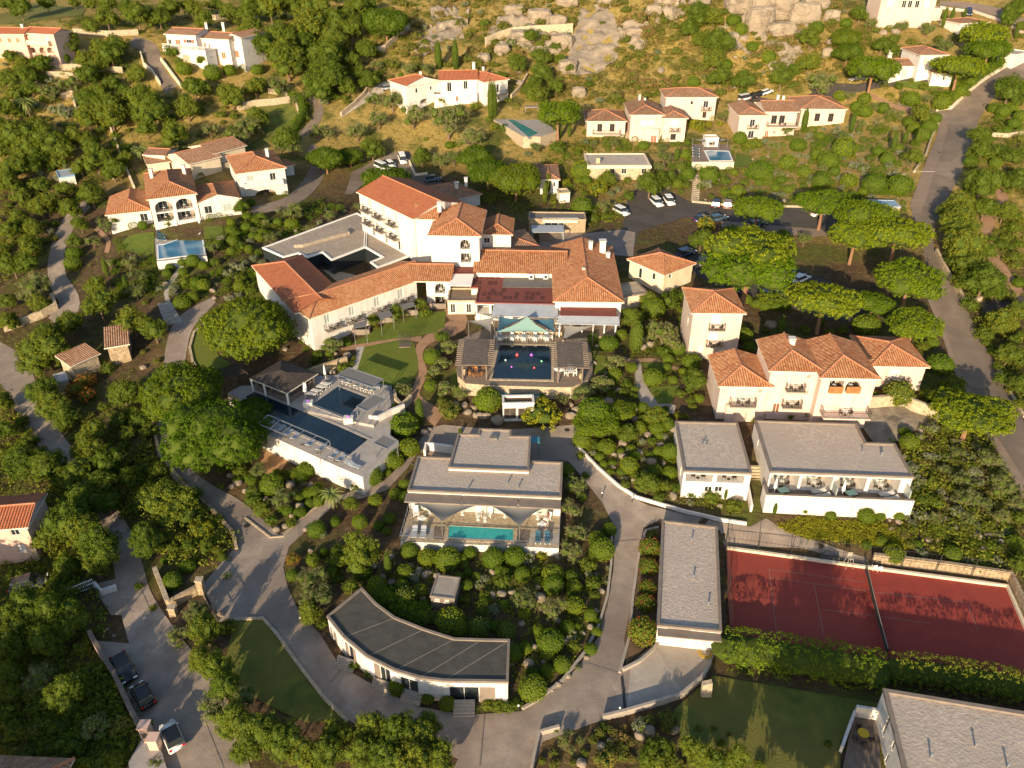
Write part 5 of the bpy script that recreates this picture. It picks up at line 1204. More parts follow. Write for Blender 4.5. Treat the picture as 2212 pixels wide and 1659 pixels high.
m = MB(); q = P(*c(1245,600), ZP); r = empty('white_parasol', q, 'small open white round parasol beside the right pergola', 'parasol'); m.tube(q, q+Vector((0,0,2.1)), .03, .03, 8); m.build('pole', 'white_paint', r); m = MB(); m.lathe(q+Vector((0,0,2.0)), [(.9,0),(.5,.16),(.05,.28)], 12); m.build('canopy', 'cloth_white', r)
def duck(px, py, s, mm, label):
    q = P(*c(px, py), ZP + .03); r = empty('toy_duck', q, label, 'toy duck', 'toy ducks in the pool'); m = MB(); m.lathe(q + Vector((0,0,0)), [(.12*s,0),(.42*s,.1*s),(.46*s,.28*s),(.3*s,.45*s),(.08*s,.5*s)], 12); m.build('body', mm, r, smooth=True)
    m = MB(); m.lathe(q + Vector((0,-.12*s,.42*s)), [(.12*s,0),(.24*s,.12*s),(.22*s,.3*s),(.05*s,.42*s)], 10); m.build('head', mm, r, smooth=True); m = MB(); m.tube(q + Vector((0,-.32*s,.6*s)), q + Vector((0,-.5*s,.57*s)), .09*s, .03*s, 6); m.build('beak', 'yellow', r)
    m = MB(); m.tube(q + Vector((0,.36*s,.32*s)), q + Vector((0,.62*s,.5*s)), .13*s, .02*s, 6); m.build('tail', mm, r)
for a in ((792,340,.6,'duck_red','large pink red toy duck floating in the pool'),(947,340,.6,'duck_violet','large violet toy duck floating in the pool'),(668,393,.4,'duck_pale','small pale toy duck at the left side of the pool'),(1057,405,.4,'duck_green','small green toy duck at the right side of the pool'),(733,465,.4,'duck_violet','small violet toy duck nearest the camera'),(978,475,.4,'duck_red','small pink red toy duck nearest the camera')): duck(*a)
# ---- sun sails
def sail(label, cr, pts, zs, m, zf):
    w = [P(*cr(*p), z) for p, z in zip(pts, zs)]; r = empty('sun_sail', (w[0]+w[1]+w[2])/3, label, 'sun sail'); mb = MB(); N = 8; cen = (w[0]+w[1]+w[2])/3
    def pt(i, j):
        a, b_ = i/N, j/N; k = 1-a-b_; p = w[0]*k + w[1]*a + w[2]*b_; e = 4*max(k*a, a*b_, k*b_)*(1-3*min(k,a,b_)); return p.lerp(cen, .16*e) + Vector((0,0,-.5*(27*k*a*b_)*.6))
    for i in range(N):
        for j in range(N-i):
            mb.face([pt(i,j), pt(i+1,j), pt(i,j+1)])
            if i+j < N-1: mb.face([pt(i+1,j), pt(i+1,j+1), pt(i,j+1)])
    mb.build('cloth', m, r, smooth=True)
    for p in w: mb = MB(); mb.tube((p.x, p.y, zf), p + Vector((0,0,.1)), .06, .05, 8); mb.build('mast', 'steel', r)
k = Cr(1250, 650)
sail('large pale teal sun sail over the restaurant terrace', k, [(1090,1025),(750,1190),(1335,1195)], [ZB+4.2, ZB+2.2, ZB+2.2], 'sail_teal', ZB-1)
sail('dark blue sun sail at the left of the teal sail', k, [(780,1022),(755,1188),(1045,1050)], [ZB+2.9, ZB+2.3, ZB+2.7], 'sail_blue', ZB-1)
sail('dark blue sun sail at the right of the teal sail', k, [(1110,1050),(1372,1045),(1395,1205)], [ZB+2.7, ZB+2.9, ZB+2.3], 'sail_blue', ZB-1)
sail('grey sun sail over the steps left of the blue sails', k, [(450,1070),(732,1028),(692,1182)], [ZB+2.6, ZB+2.9, ZB+1.6], 'sail_grey', ZB-1)
sail('grey sun sail in front of the right restaurant glass front', k, [(1490,1122),(1800,1124),(1462,1280)], [ZB+2.8, ZB+2.6, ZB+1.2], 'sail_grey', ZB-1)
k = Cr(1150, 1200)
sail('left dark grey sun sail over the turquoise pool terrace', k, [(190,978),(985,1008),(530,1205)], [ZT+2.7, ZT+2.7, ZT+2.3], 'sail_grey', ZT)
sail('right dark grey sun sail over the turquoise pool terrace', k, [(1010,1008),(1675,1040),(1372,1258)], [ZT+2.7, ZT+2.7, ZT+2.3], 'sail_grey', ZT)
for i, (x, y, rz) in enumerate(((255,1140,.2),(930,1140,.1),(1045,1150,-.3),(1670,1200,-.6))): put(ARM, P(*k(x,y), ZT+.02), rz, f'white garden armchair on the turquoise pool terrace, {["leftmost","second from left","third from left","one with a person"][i]}', 'armchair', 'white armchairs on the turquoise pool terrace')
for i, (x, y) in enumerate(((400,1120),(755,1135),(925,1190),(1000,1205),(1213,1160),(1570,1180))): put(TB_P, P(*k(x,y), ZT+.02), 0, f'white round pedestal table on the turquoise pool terrace, {ORD[i]} from left', 'table', 'white pedestal tables')
for i, (x, y, rz) in enumerate(((320,1185,.5),(1615,1245,.6))):
    q = P(*k(x,y), ZT+.02); m = MB(); m.lathe(q, [(.5,0),(.62,.12),(.6,.3),(.4,.36)], 4); o = m.build('footstool', 'cloth_white', base=q); tag(o, f'low white square footstool at the {["left","right"][i]} end of the turquoise pool terrace', 'footstool', 'white footstools')
for i, (x, y) in enumerate(((240,1345),(335,1348),(1570,1400),(1670,1405))): put(LO_W if i < 2 else LO_D, P(*k(x,y), ZT+.02), 0, f'{"pale" if i<2 else "dark"} sun lounger beside the turquoise pool, {["far left","second from left","third from left","far right"][i]}', 'sun lounger', 'loungers beside the turquoise pool')
def person():
    q = P(*k(1670,1200), ZT+.02); o = bpy.data.objects.new('person', bpy.data.meshes.new('person')); J = [(0,.12,.52,.13),(0,.2,.78,.13),(0,.26,1.0,.12),(0,.26,1.1,.05),(0,.24,1.24,.095),(-.1,0,.52,.085),(-.11,-.38,.55,.065),(-.11,-.46,.1,.045),(-.11,-.6,.06,.035),(.1,0,.52,.085),(.11,-.38,.55,.065),(.11,-.46,.1,.045),(.11,-.6,.06,.035),(-.2,.25,.98,.055),(-.28,.08,.76,.04),(-.24,-.16,.68,.032),(.2,.25,.98,.055),(.28,.08,.76,.04),(.24,-.16,.68,.032)]
    E = [(0,1),(1,2),(2,3),(3,4),(0,5),(5,6),(6,7),(7,8),(0,9),(9,10),(10,11),(11,12),(2,13),(13,14),(14,15),(2,16),(16,17),(17,18)]
    for sx, w0 in ((-1,15),(1,18)):
        for f_ in range(5): J.append((J[w0][0] + (f_-2)*.018, -.16-.07 - .02*(2-abs(f_-2)), .66, .009)); E.append((w0, len(J)-1))
    o.data.from_pydata([j[:3] for j in J], E, []); col.objects.link(o); md = o.modifiers.new('skin', 'SKIN'); sv = o.data.skin_vertices or o.data.attributes
    for i, j in enumerate(J): o.data.skin_vertices[0].data[i].radius = (j[3], j[3])
    o.data.skin_vertices[0].data[0].use_root = True; o.modifiers.new('sub', 'SUBSURF').render_levels = 1; o.data.materials.append(MATS['skin']); o.location = q; o.rotation_euler.z = -.6; tag(o, 'person in a red top sitting in a white armchair on the pool terrace', 'person')
    m = MB(); m.lathe((0,.27,1.2), [(.1,0),(.115,.08),(.09,.16),(.03,.2)], 10); h = m.build('hair', 'hair', o, base=(0,0,0)); 
    m = MB(); m.lathe((0,.2,.6), [(.17,0),(.16,.2),(.18,.38),(.08,.5)], 10); m.build('red_top', 'cloth_red', o, base=(0,0,0)); m = MB(); m.bar((-.1,.05,.53),(-.11,-.4,.56),.19); m.bar((.1,.05,.53),(.11,-.4,.56),.19); m.build('shorts', 'cloth_white', o, base=(0,0,0))
    m = MB(); [m.box(x-.012,x+.012,.135,.15,1.25,1.265) for x in (-.035,.035)]; m.box(-.025,.025,.135,.148,1.19,1.2); m.build('eyes_and_mouth', 'hair', o, base=(0,0,0))
person()
# ---- lower pool terraces
c = Cr(650, 1000); Z1 = ZD + .47
def canopy(label, pts, z, zf, posts=(0,1,2,3), frame_only=False, cross=0):
    w = [P(*c(*p), z) for p in pts]; r = empty('shade_canopy', Vector((w[0].x, w[0].y, zf)), label, 'canopy'); m = MB()
    if not frame_only: m.prism([(p.x,p.y) for p in w], z-.05, z); m.build('canopy_cloth', 'sail_grey', r); m = MB()
    for a, b_ in zip(w, w[1:]+w[:1]): m.bar(a+Vector((0,0,.03)), b_+Vector((0,0,.03)), .1)
    for t in range(1, cross): m.bar(w[0].lerp(w[1], t/cross), w[3].lerp(w[2], t/cross), .08)
    m.build('frame', 'steel', r)
    for i in posts: m = MB(); m.tube((w[i].x,w[i].y,zf), (w[i].x,w[i].y,z-.06), .06, .06, 8); m.build('post', 'steel', r)
canopy('long grey shade canopy over the row of cream loungers', [(1375,285),(1740,410),(1625,495),(1250,365)], Z1+2.7, Z1, cross=0)
canopy('slatted grey shade canopy beside the square upper pool', [(1660,575),(1772,620),(1565,752),(1455,705)], Z1+2.4, Z1)
canopy('grey shade canopy at the right end of the long pool', [(1755,1015),(1890,1075),(1780,1160),(1640,1100)], ZD+2.5, ZD)
canopy('bare steel pergola frame beside the long dark pool', [(500,797),(1162,1077),(1045,1160),(390,893)], ZD+2.6, ZD, frame_only=True, cross=5)
m = MB()
for x, y in ((1320,440),(1372,452),(1455,478),(1530,508),(1588,530),(1650,535)): pass
for i, (x, y) in enumerate(((1350,445),(1400,458),(1475,485),(1545,512),(1600,530),(1655,540))): put(LO_C, P(*c(x,y), Z1), R(155), f'cream sun lounger in the row above the square upper pool, {ORD[i]} from left', 'sun lounger', 'cream loungers above the square pool')
for i, (x, y) in enumerate(((980,585),(1030,550),(1090,508),(1130,475))): put(LO_C, P(*c(x,y), Z1), R(-110), f'cream sun lounger left of the square upper pool, {ORD[3-i]} from the back', 'sun lounger', 'cream loungers left of the square pool')
for i, (x, y) in enumerate(((520,905),(640,960),(720,1005),(800,1050),(960,1120),(1080,1170),(1215,1250),(1290,1285))): put(LO_W, P(*c(x,y), ZD+.01), R(160), f'grey blue sun lounger on the edge of the long pool, {ORD[i]} from left', 'sun lounger', 'grey blue loungers by the long pool')
for i, (x, y) in enumerate(((1395,1345),(1440,1360))): put(LO_W, P(*c(x,y), ZD+.01), R(60), f'grey blue lounger at the near corner of the long pool, {["left","right"][i]} one', 'sun lounger', 'loungers at the near corner')
for i, (x, y) in enumerate(((905,600),(1122,410))): put(PAR, P(*c(x,y), Z1), 0, f'tall folded white parasol {["left of the square upper pool","by the stone wall behind the loungers"][i]}', 'parasol')
for i, (x, y) in enumerate(((935,680),(1370,850))):
    q = P(*c(x,y), ZD+.45); m = MB(); m.box(q.x-.7,q.x+.7,q.y-.5,q.y+.5,ZD,ZD+1.0); m.box(q.x-.12,q.x+.12,q.y-.12,q.y+.12,ZD+1.0,ZD+1.25,1); o = m.build('lamp_plinth', ['plaster_white','duck_violet'], base=(q.x,q.y,ZD)); tag(o, f'white plinth with a violet lamp at the {["left","right"][i]} corner of the square pool', 'plinth', 'white plinths')
for i, (x, y) in enumerate(((540,1052),(705,1118),(875,1200),(1048,1283),(1233,1372))):
    q = P(*c(x, y-90), ZD); m = MB(); m.box(q.x-.3,q.x+.3,q.y-.62,q.y-.05,ZD-4,ZD+.08); o = m.build('groove_strip', 'parapet', base=(q.x,q.y,ZD-3.5)); tag(o, f'grey strip for a shaded groove in the white pool terrace wall, {ORD[i]} from left', 'strip', 'grey groove strips on the pool terrace wall')  # raised dark boxes stand in for the shaded recesses of the wall
jj = [Cr(650,1000)(*p) for p in ((1870,590),(1880,680),(1940,740),(2000,700),(2045,650))]; fence_wall('planter_wall', 'curved stone planter wall beside the lawn path', 'wall', jj, 1.3, .45, 'stone_pale')
fence_wall('stone_wall', 'long stone wall behind the dark shingle pool bar', 'wall', [c(*p) for p in ((870,440),(1000,380),(1180,320),(1360,260))], 1.7, .5, 'stone')
fence_wall('planter_wall', 'low white bent wall along the right side of the pool terraces', 'wall', [c(*p) for p in ((1600,890),(1690,905),(1830,830),(1975,770))], 1.6, .35, 'plaster_white', z=ZD-.6)
m = MB(); q = P(*c(170,330), ZD+2.2); r = empty('dark_pergola', (q.x,q.y,ZD), 'dark wooden slatted pergola left of the pool bar under the pine', 'pergola'); A_ = [P(*c(*p), ZD+2.4) for p in ((0,400),(270,330),(150,240),(-120,330))]
for t in range(9): m.bar(A_[0].lerp(A_[3], t/8), A_[1].lerp(A_[2], t/8), .12)
m.build('slats', 'furniture_dark', r)
for p in A_: m = MB(); m.tube((p.x,p.y,ZD-2),p,.07,.07,6); m.build('post', 'furniture_dark', r)
# ---- lawn cage
c = Tl(1, 1); q = G(*c(415,580)); r = empty('wire_cage', q, 'tall arched wire garden cage standing on the lawn', 'cage'); m = MB(); m.box(q.x-1.0,q.x+1.0,q.y-.8,q.y+.8,q.z-.1,q.z+.18); m.build('base', 'wood', r); m = MB()
for x in (-.9,-.45,0,.45,.9):
    arc = [Vector((q.x+x, q.y-.7*math.cos(a), q.z+.18+1.7+.7*math.sin(a))) for a in [k2*math.pi/8 for k2 in range(9)]]; arc = [Vector((q.x+x,q.y-.7,q.z+.18))] + arc + [Vector((q.x+x,q.y+.7,q.z+.18))]
    for a, b_ in zip(arc, arc[1:]): m.bar(a, b_, .05)
for h in (.7,1.3,1.88):
    for y in (-.7,.7): m.bar((q.x-.9,q.y+y,q.z+h),(q.x+.9,q.y+y,q.z+h),.04)
m.build('wire_frame', 'dark_metal', r)
# ---- terraces of the courtyard wing
c = Cr(700, 500)
for i, p in enumerate(([(1235,1655),(1390,1610),(1370,1680),(1240,1700)], [(1495,1545),(1620,1505),(1665,1560),(1530,1610)], [(1740,1450),(1880,1410),(1905,1460),(1770,1500)])):
    w = [P(*c(*v), 8.9) for v in p]; r = empty('terrace_awning', Vector((w[0].x,w[0].y,6.0)), f'dark flat awning over a ground floor terrace of the courtyard wing, {["left","middle","right"][i]} one', 'awning', 'dark awnings of the courtyard wing'); m = MB(); m.prism([(v.x,v.y) for v in w], 8.84, 8.9); m.build('awning_cloth', 'sail_grey', r)
    for v in w[2:]: m = MB(); m.tube((v.x,v.y,5),(v.x,v.y,8.84),.05,.05,6); m.build('post', 'steel', r)
for i, (x, y) in enumerate(((1590,1640),(1845,1560),(1320,1770),(2150,1490))):
    q = G(*c(x,y)); m = MB(); m.box(q.x-1.5,q.x+1.5,q.y-.15,q.y+.15,q.z-.5,q.z+1.0); m.box(q.x-1.5,q.x-1.2,q.y+.15,q.y+1.6,q.z-.5,q.z+1.0); m.box(q.x+1.2,q.x+1.5,q.y+.15,q.y+1.6,q.z-.5,q.z+1.0); o = m.build('terrace_screen', 'parapet', base=q); tag(o, f'low taupe terrace screen on the lawn side of the courtyard wing, {ORD[[1,2,0,3][i]]} from left', 'screen', 'taupe terrace screens')
# ---- blue pool by the loggia villa and the small ones
c = Cr(250, 380)
for i, (x, y) in enumerate(((825,1115),(825,1140),(825,1168),(825,1198))): put(LO_D, P(*c(x,y), ZPL+.02), R(85), f'blue sun lounger left of the bright blue pool, {ORD[i]} from the back', 'sun lounger', 'blue loungers by the bright blue pool')
for i, (x, y) in enumerate(((1205,1095),(1205,1120),(1205,1145))): put(LO_C, P(*c(x,y), ZPL+.02), R(-85), f'white sun lounger right of the bright blue pool, {ORD[i]} from the back', 'sun lounger', 'white loungers by the bright blue pool')
for i, (x, y) in enumerate(((795,1085),(1000,1080),(1245,1060))): put(PAR, P(*c(x,y), ZPL+.02), 0, f'folded white parasol behind the bright blue pool, {["left","middle","right"][i]} one', 'parasol', 'parasols behind the bright blue pool')
c = Tl(2, 0)
for i, (x, y) in enumerate(((85,965),(85,980),(85,997),(85,1015))): put(LO_D, P(*c(x,y), ZPR+.02), R(85), f'dark sun lounger left of the small blue pool, {ORD[i]} from the back', 'sun lounger', 'dark loungers by the small blue pool')
sail('grey sun sail left of the small pool house', c, [(68,900),(150,905),(140,920)], [ZPR+2.3]*3, 'sail_grey', ZPR); sail('grey sun sail right of the small pool house', c, [(235,900),(295,905),(240,918)], [ZPR+2.3]*3, 'sail_grey', ZPR)
c = Tl(1, 0); q = P(*c(1235,745), ZPM); r = empty('garden_pavilion', q, 'small flat roofed open shelter at the back of the teal pool terrace', 'shelter'); m = MB(); m.box(q.x-2,q.x+2,q.y-1.2,q.y+1.2,q.z+2.2,q.z+2.35); m.build('roof', 'concrete', r)
for x in (-1.8,1.8):
    for y in (-1,1): m = MB(); m.tube((q.x+x,q.y+y,q.z-.5),(q.x+x,q.y+y,q.z+2.2),.08,.08,6); m.build('post', 'steel', r)
# ---- long flat suite terrace
f, zt = SUITE[0]['f'], SUITE[1]
for i, u in enumerate((.10, .58)): put(TB_G, f.at(f.W*u, zt, .95), .3, f'teal square table on the long flat suite terrace, {["left","right"][i]} one', 'table', 'teal tables'); put(PAR, f.at(f.W*(u-.06), zt, .9), 0, f'folded white parasol on the long flat suite terrace, {["left","right"][i]} one', 'parasol', 'parasols of the long flat suite'); [put(CH_D, f.at(f.W*u + dx, zt, .95+dy), 0 if dy < 0 else R(180), f'dark chair {nm} the {["left","right"][i]} teal table of the long suite', 'chair', 'dark chairs at the teal tables') for dx, dy, nm in ((0,-.85,'behind'),(0,.85,'in front of'))]
for i, u in enumerate((.36,.38,.84,.86)): put(LO_C, f.at(f.W*u, zt, .45+(i%2)*.85), R(-85), f'cream sun lounger on the long flat suite terrace, {["back left","front left","back right","front right"][i]}', 'sun lounger', 'loungers of the long flat suite')
# ---- walls and kerbs
FW = fence_wall
FW('lane_wall', 'white low wall along the outer side of the upper lane', 'wall', [(1245,965),(1290,1012),(1335,1052),(1375,1077),(1480,1108),(1560,1126),(1612,1134)], .5, .25, 'plaster_white')
FW('kerb_wall', 'pale kerb wall round the inside of the garden lane', 'wall', [(1322,1145),(1320,1220),(1312,1290),(1293,1355),(1262,1412),(1215,1472),(1165,1512),(1128,1533)], .35, .28, 'concrete')
FW('kerb_wall', 'pale kerb of the long flower bed beside the garage', 'wall', [(1422,1141),(1394,1148),(1380,1200),(1367,1290),(1360,1375),(1338,1455)], .3, .3, 'concrete')
FW('kerb_wall', 'short curved kerb between flower bed and forecourt', 'wall', [(1345,1450),(1382,1432),(1410,1407),(1428,1383)], .5, .3, 'concrete')
FW('curved_wall', 'curved white wall round the outer side of the forecourt', 'wall', [(1533,1438),(1515,1470),(1472,1506),(1420,1523),(1345,1545),(1302,1555)], .8, .3, 'concrete')
FW('lane_wall', 'bent pale wall at the bottom centre beside the lane', 'wall', [(1208,1576),(1165,1588),(1153,1640),(1140,1710)], .7, .3, 'concrete')
FW('drain_channel', 'dark drain channel across the edge of the forecourt', 'drain', [(1343,1464),(1350,1530)], .14, .25, 'dark_metal')
FW('street_wall', 'long wall with brown coping beside the parked black cars', 'wall', [(198,1378),(215,1410),(250,1465),(290,1550),(322,1612)], 1.3, .45, 'plaster_rose', cap='wood')
FW('stone_wall', 'stone wall left of the gate beside the lower road', 'wall', [(338,1240),(352,1275),(366,1312)], 1.2, .5, 'stone_pale')
FW('stone_wall', 'stone wall leading up to the gate pillar', 'wall', [(368,1314),(400,1296),(430,1280)], 1.2, .5, 'stone')
FW('stone_wall', 'stone wall at the bend of the left lane', 'wall', T(0,1,(30,490),(120,460),(280,400),(370,350),(350,285)), 1.5, .6, 'stone_pale')
FW('stone_wall', 'curved stone edge along the left of the pine lane', 'wall', [(340,850),(332,920),(345,985),(400,1050),(455,1100),(505,1155),(512,1190)], .5, .4, 'stone')
FW('stone_edging', 'stone edging round the lawn under the big pine', 'edging', T(0,1,(1330,450),(1260,500),(1232,600),(1250,690),(1285,750)), .4, .4, 'stone_pale')
FW('kerb_wall', 'kerb round the dark lawn at the bottom left', 'kerb', [(507,1340),(568,1337),(597,1369),(642,1433),(702,1511),(752,1560)], .25, .35, 'stone_pale')
FW('kerb_wall', 'kerb of the garden island at the lane fork', 'kerb', [(530,1120),(585,1162),(612,1160),(650,1122),(702,1082)], .2, .25, 'stone_pale')
FW('driveway_wall', 'cream wall on the left of the hillside driveway', 'wall', T(0,0,(915,360),(935,430),(990,475),(1040,555)), 1.1, .4, 'plaster_cream')
FW('driveway_wall', 'cream wall on the right of the hillside driveway', 'wall', T(0,0,(1045,395),(1110,480),(1180,575)), 1.0, .4, 'plaster_cream')
FW('terrace_wall', 'stone terrace wall below the balustraded white house', 'wall', T(0,0,(1190,400),(1370,415),(1500,410),(1650,392)), 1.8, .5, 'stone_pale')
FW('terrace_wall', 'stone terrace wall below the hillside lawn', 'wall', T(0,0,(1540,715),(1660,690),(1780,680),(1880,665)), 1.8, .5, 'stone_pale')
FW('terrace_wall', 'curved stone wall above the hillside lawn', 'wall', T(0,0,(1740,600),(1850,620),(1920,680),(1935,740)), 1.3, .5, 'stone_pale')
for i, q in enumerate((((330,455),(480,450),(640,460),(800,470)), ((310,500),(420,500),(560,520)), ((40,550),(150,555),(280,545)), ((400,640),(480,620),(490,700)), ((1200,110),(1400,130),(1560,105)), ((480,220),(700,235),(900,225)))):
    FW('terrace_wall', ['stone terrace wall left of the driveway, upper one','stone terrace wall left of the driveway, lower one','stone terrace wall near the left edge','dry stone wall beside the spiky palms','stone terrace wall in the wood at the top','stone terrace wall right of the arcaded pink house'][i], 'wall', T(0,0,*q), 1.5, .5, 'stone_pale')
FW('lane_wall', 'pale wall along the dirt track left of the beige house', 'wall', T(0,0,(715,830),(745,910),(780,990)), 1.0, .4, 'plaster_cream'); FW('lane_wall', 'pale wall beside the track above the loggia villa', 'wall', T(0,0,(815,1085),(845,1160),(872,1225)), .9, .4, 'plaster_cream'); FW('lane_wall', 'thin pale wall left of the dirt track', 'wall', T(0,0,(682,1010),(705,1090),(735,1165)), .9, .4, 'plaster_cream')
FW('stone_wall', 'stone wall in front of the beige gabled house', 'wall', T(0,0,(1250,1140),(1350,1120),(1500,1085)), 1.4, .5, 'stone_pale')
FW('stone_wall', 'long stone wall across the hillside above the arched villa', 'wall', T(1,0,(935,300),(1010,265),(1110,232),(1280,220),(1500,208)), 2.6, .6, 'stone_pale'); FW('stone_wall', 'stone wall climbing the slope at the top centre', 'wall', T(1,0,(220,345),(285,330),(360,260),(440,190)), 1.8, .6, 'stone_pale'); FW('stone_wall', 'stone wall along the north lane', 'wall', T(1,0,(0,755),(90,680),(150,620),(185,565)), 1.2, .5, 'stone_pale')
FW('stone_wall', 'stone wall beside the arched villa garden', 'wall', T(1,0,(1100,640),(1160,580),(1205,500)), 1.2, .5, 'stone_pale'); FW('kerb_wall', 'pale kerb round the hotel parking bed', 'kerb', T(1,0,(440,1050),(480,1140),(560,1130)), .6, .4, 'plaster_cream')
FW('stone_wall', 'curved stone wall in front of the large pink villa', 'wall', T(2,1,(1180,985),(1430,970),(1480,1000),(1560,1030),(1660,1045)), 2.0, .5, 'stone_pale')
FW('road_wall', 'retaining wall on the right side of the public road', 'wall', T(2,1,(1640,-20),(1690,80),(1760,200),(1840,322),(1930,290)), .9, .5, 'stone_pale'); FW('kerb_wall', 'kerb on the lower right side of the public road', 'kerb', T(2,1,(2020,700),(2105,860),(2212,1050)), .4, .4, 'stone_pale')
FW('road_wall', 'pale wall along the upper bend of the public road', 'wall', T(2,0,(1640,720),(1740,705),(1830,620),(1960,515),(2130,410)), .8, .5, 'plaster_cream'); FW('road_wall', 'pale wall between garden terraces and road', 'wall', T(2,0,(1660,800),(1610,900),(1575,1010),(1500,1120)), .7, .4, 'stone_pale')
FW('kerb_wall', 'kerb along the back of the upper car park', 'kerb', T(2,0,(60,1312),(300,1335),(760,1345),(1000,1370)), .5, .4, 'stone_pale')
FW('terrace_wall', 'pink drive wall at the top right corner', 'wall', [(2030,18),(2100,26),(2165,48),(2212,75)], .7, .4, 'plaster_pink')
FW('terrace_wall', 'pale wall in the right edge garden', 'wall', T(2,0,(2000,885),(2100,890),(2212,870)), 1.0, .4, 'stone_pale')
# gate
for i, (x, y, h) in enumerate(((438,1281,2.2),(376,1328,1.2))):
    q = G(x, y); m = MB(); m.box(q.x-.38,q.x+.38,q.y-.35,q.y+.35,q.z-.5,q.z+h,0); m.box(q.x-.45,q.x+.45,q.y-.42,q.y+.42,q.z+h,q.z+h+.15,1); o = m.build('gate_pillar', ['stone','stone_pale'], base=q); tag(o, ['tall square stone gate pillar at the hotel entrance','short stone gate pillar at the lower road'][i], 'pillar')
def gate(label, a, b_, h, mm):
    A, B = G(*a), G(*b_); r = empty('metal_gate', A, label, 'gate'); m = MB(); n = int((B-A).length/.22)
    for z in (.15, h*.55, h): m.bar(A+Vector((0,0,z)), B+Vector((0,0,z)), .07)
    m.build('rails', mm, r); m = MB()
    for k2 in range(n+1): p = A.lerp(B, k2/n); m.bar(p+Vector((0,0,.1)), p+Vector((0,0,h+.1)), .035)
    m.build('bars', mm, r)
gate('dark metal sliding gate across the hotel entrance lane', (442,1288), (472,1343), 1.7, 'dark_metal'); gate('white metal gate of the yard on the left', (146,1292), (205,1268), 1.3, 'white_paint')
FW('yard_wall', 'short white yard wall beside the white metal gate', 'wall', [(207,1268),(222,1285),(254,1275)], .9, .35, 'plaster_white')
for i, (x, y) in enumerate(((321,1593),(340,1620))):
    q = G(x,y); m = MB(); m.box(q.x-.45,q.x+.45,q.y-.45,q.y+.45,q.z-.3,q.z+2.0); m.box(q.x-.55,q.x+.55,q.y-.55,q.y+.55,q.z+2.0,q.z+2.12); o = m.build('gate_pillar', 'plaster_rose', base=q); tag(o, f'pink gate pillar by the white parked car, {["upper","lower"][i]} one', 'pillar', 'pink gate pillars')
world_slab('path', [(278,1645),(310,1590),(350,1625),(372,1700),(280,1700)], .1, .6, 'paving')
# stepped alley between the suites
c = Crk(1950, 1200, 7.5); za, zb_ = 3.6, .3; A = P(*c(1420,900), za); B = P(*c(1500,1640), zb_); d = (B-A); d.z = 0; l = d.length; d.normalize(); s = Vector((-d.y,d.x,0)); m = MB(); n = 14
for i in range(n):
    p = A + d*(l*i/n); q = A + d*(l*(i+1)/n); z = za + (zb_-za)*i/n
    m.hexa([Vector((*(v)[:2], zz)) for zz in (z-2, z) for v in (p-s*.95, q-s*.95, q+s*.95, p+s*.95)])
o = m.build('steps', 'stone_pale', base=A); tag(o, 'long flight of steps in the alley between the two flat suites', 'steps')
FW('stair_wall', 'white stair wall beside the alley steps', 'wall', [c(1310,1300), c(1380,1659)], 1.2, .3, 'plaster_white')
# garden steps, right and left
def steps(label, a, b_, w, n=9, m_='stone_pale'):
    A, B = G(*a), G(*b_); d = B-A; d.z = 0; l = d.length; d.normalize(); s = Vector((-d.y,d.x,0))*w/2; m = MB()
    for i in range(n):
        p = A.lerp(B, i/n); q = A.lerp(B, (i+1)/n); z = H(p.x,p.y)*.5+H(q.x,q.y)*.5+.12; m.hexa([Vector((*(v)[:2], zz)) for zz in (z-1, z) for v in (p-s, q-s, q+s, p+s)])
    o = m.build('steps', m_, base=A); tag(o, label, 'steps')
steps('garden steps climbing between round bushes beside the upper car park', T(2,0,(95,1130))[0], T(2,0,(80,1300))[0], 1.8, 14); steps('stone garden steps below the left gardens', T(0,1,(1075,300))[0], T(0,1,(1130,440))[0], 3.0, 6, 'concrete'); steps('stairs between the blocks of the three block villa', T(2,0,(745,765))[0], T(2,0,(745,840))[0], 1.8, 10); steps('pink steps beside the curved terrace villa', Crk(1700,230,6.818)(715,720), Crk(1700,230,6.818)(710,880), 1.8, 8)
# ---- tennis court things
c = Tl(2, 2); A, B = P(*c(1185,395), TZ), P(*c(1318,930), TZ); r = empty('tennis_net', (A+B)/2, 'dark tennis net with a white band across the red court', 'tennis net')
m = MB(); N = 16
for i in range(N):
    p, q = A.lerp(B, i/N), A.lerp(B, (i+1)/N); hp, hq = [1.07 - .16*math.sin(math.pi*t) for t in (i/N, (i+1)/N)]
    m.bar(p+Vector((0,0,hp*.5)), q+Vector((0,0,hq*.5)), .02, .82)
m.build('mesh_net', 'net', r); m = MB()
for i in range(N):
    p, q = A.lerp(B, i/N), A.lerp(B, (i+1)/N); hp, hq = [1.03 - .16*math.sin(math.pi*t) for t in (i/N, (i+1)/N)]; m.bar(p+Vector((0,0,hp)), q+Vector((0,0,hq)), .05, .1)
m.build('band', 'concrete', r)
for p in (A, B): m = MB(); m.tube(p+Vector((0,0,-.2)), p+Vector((0,0,1.15)), .06, .06, 8); m.build('post', 'dark_metal', r)
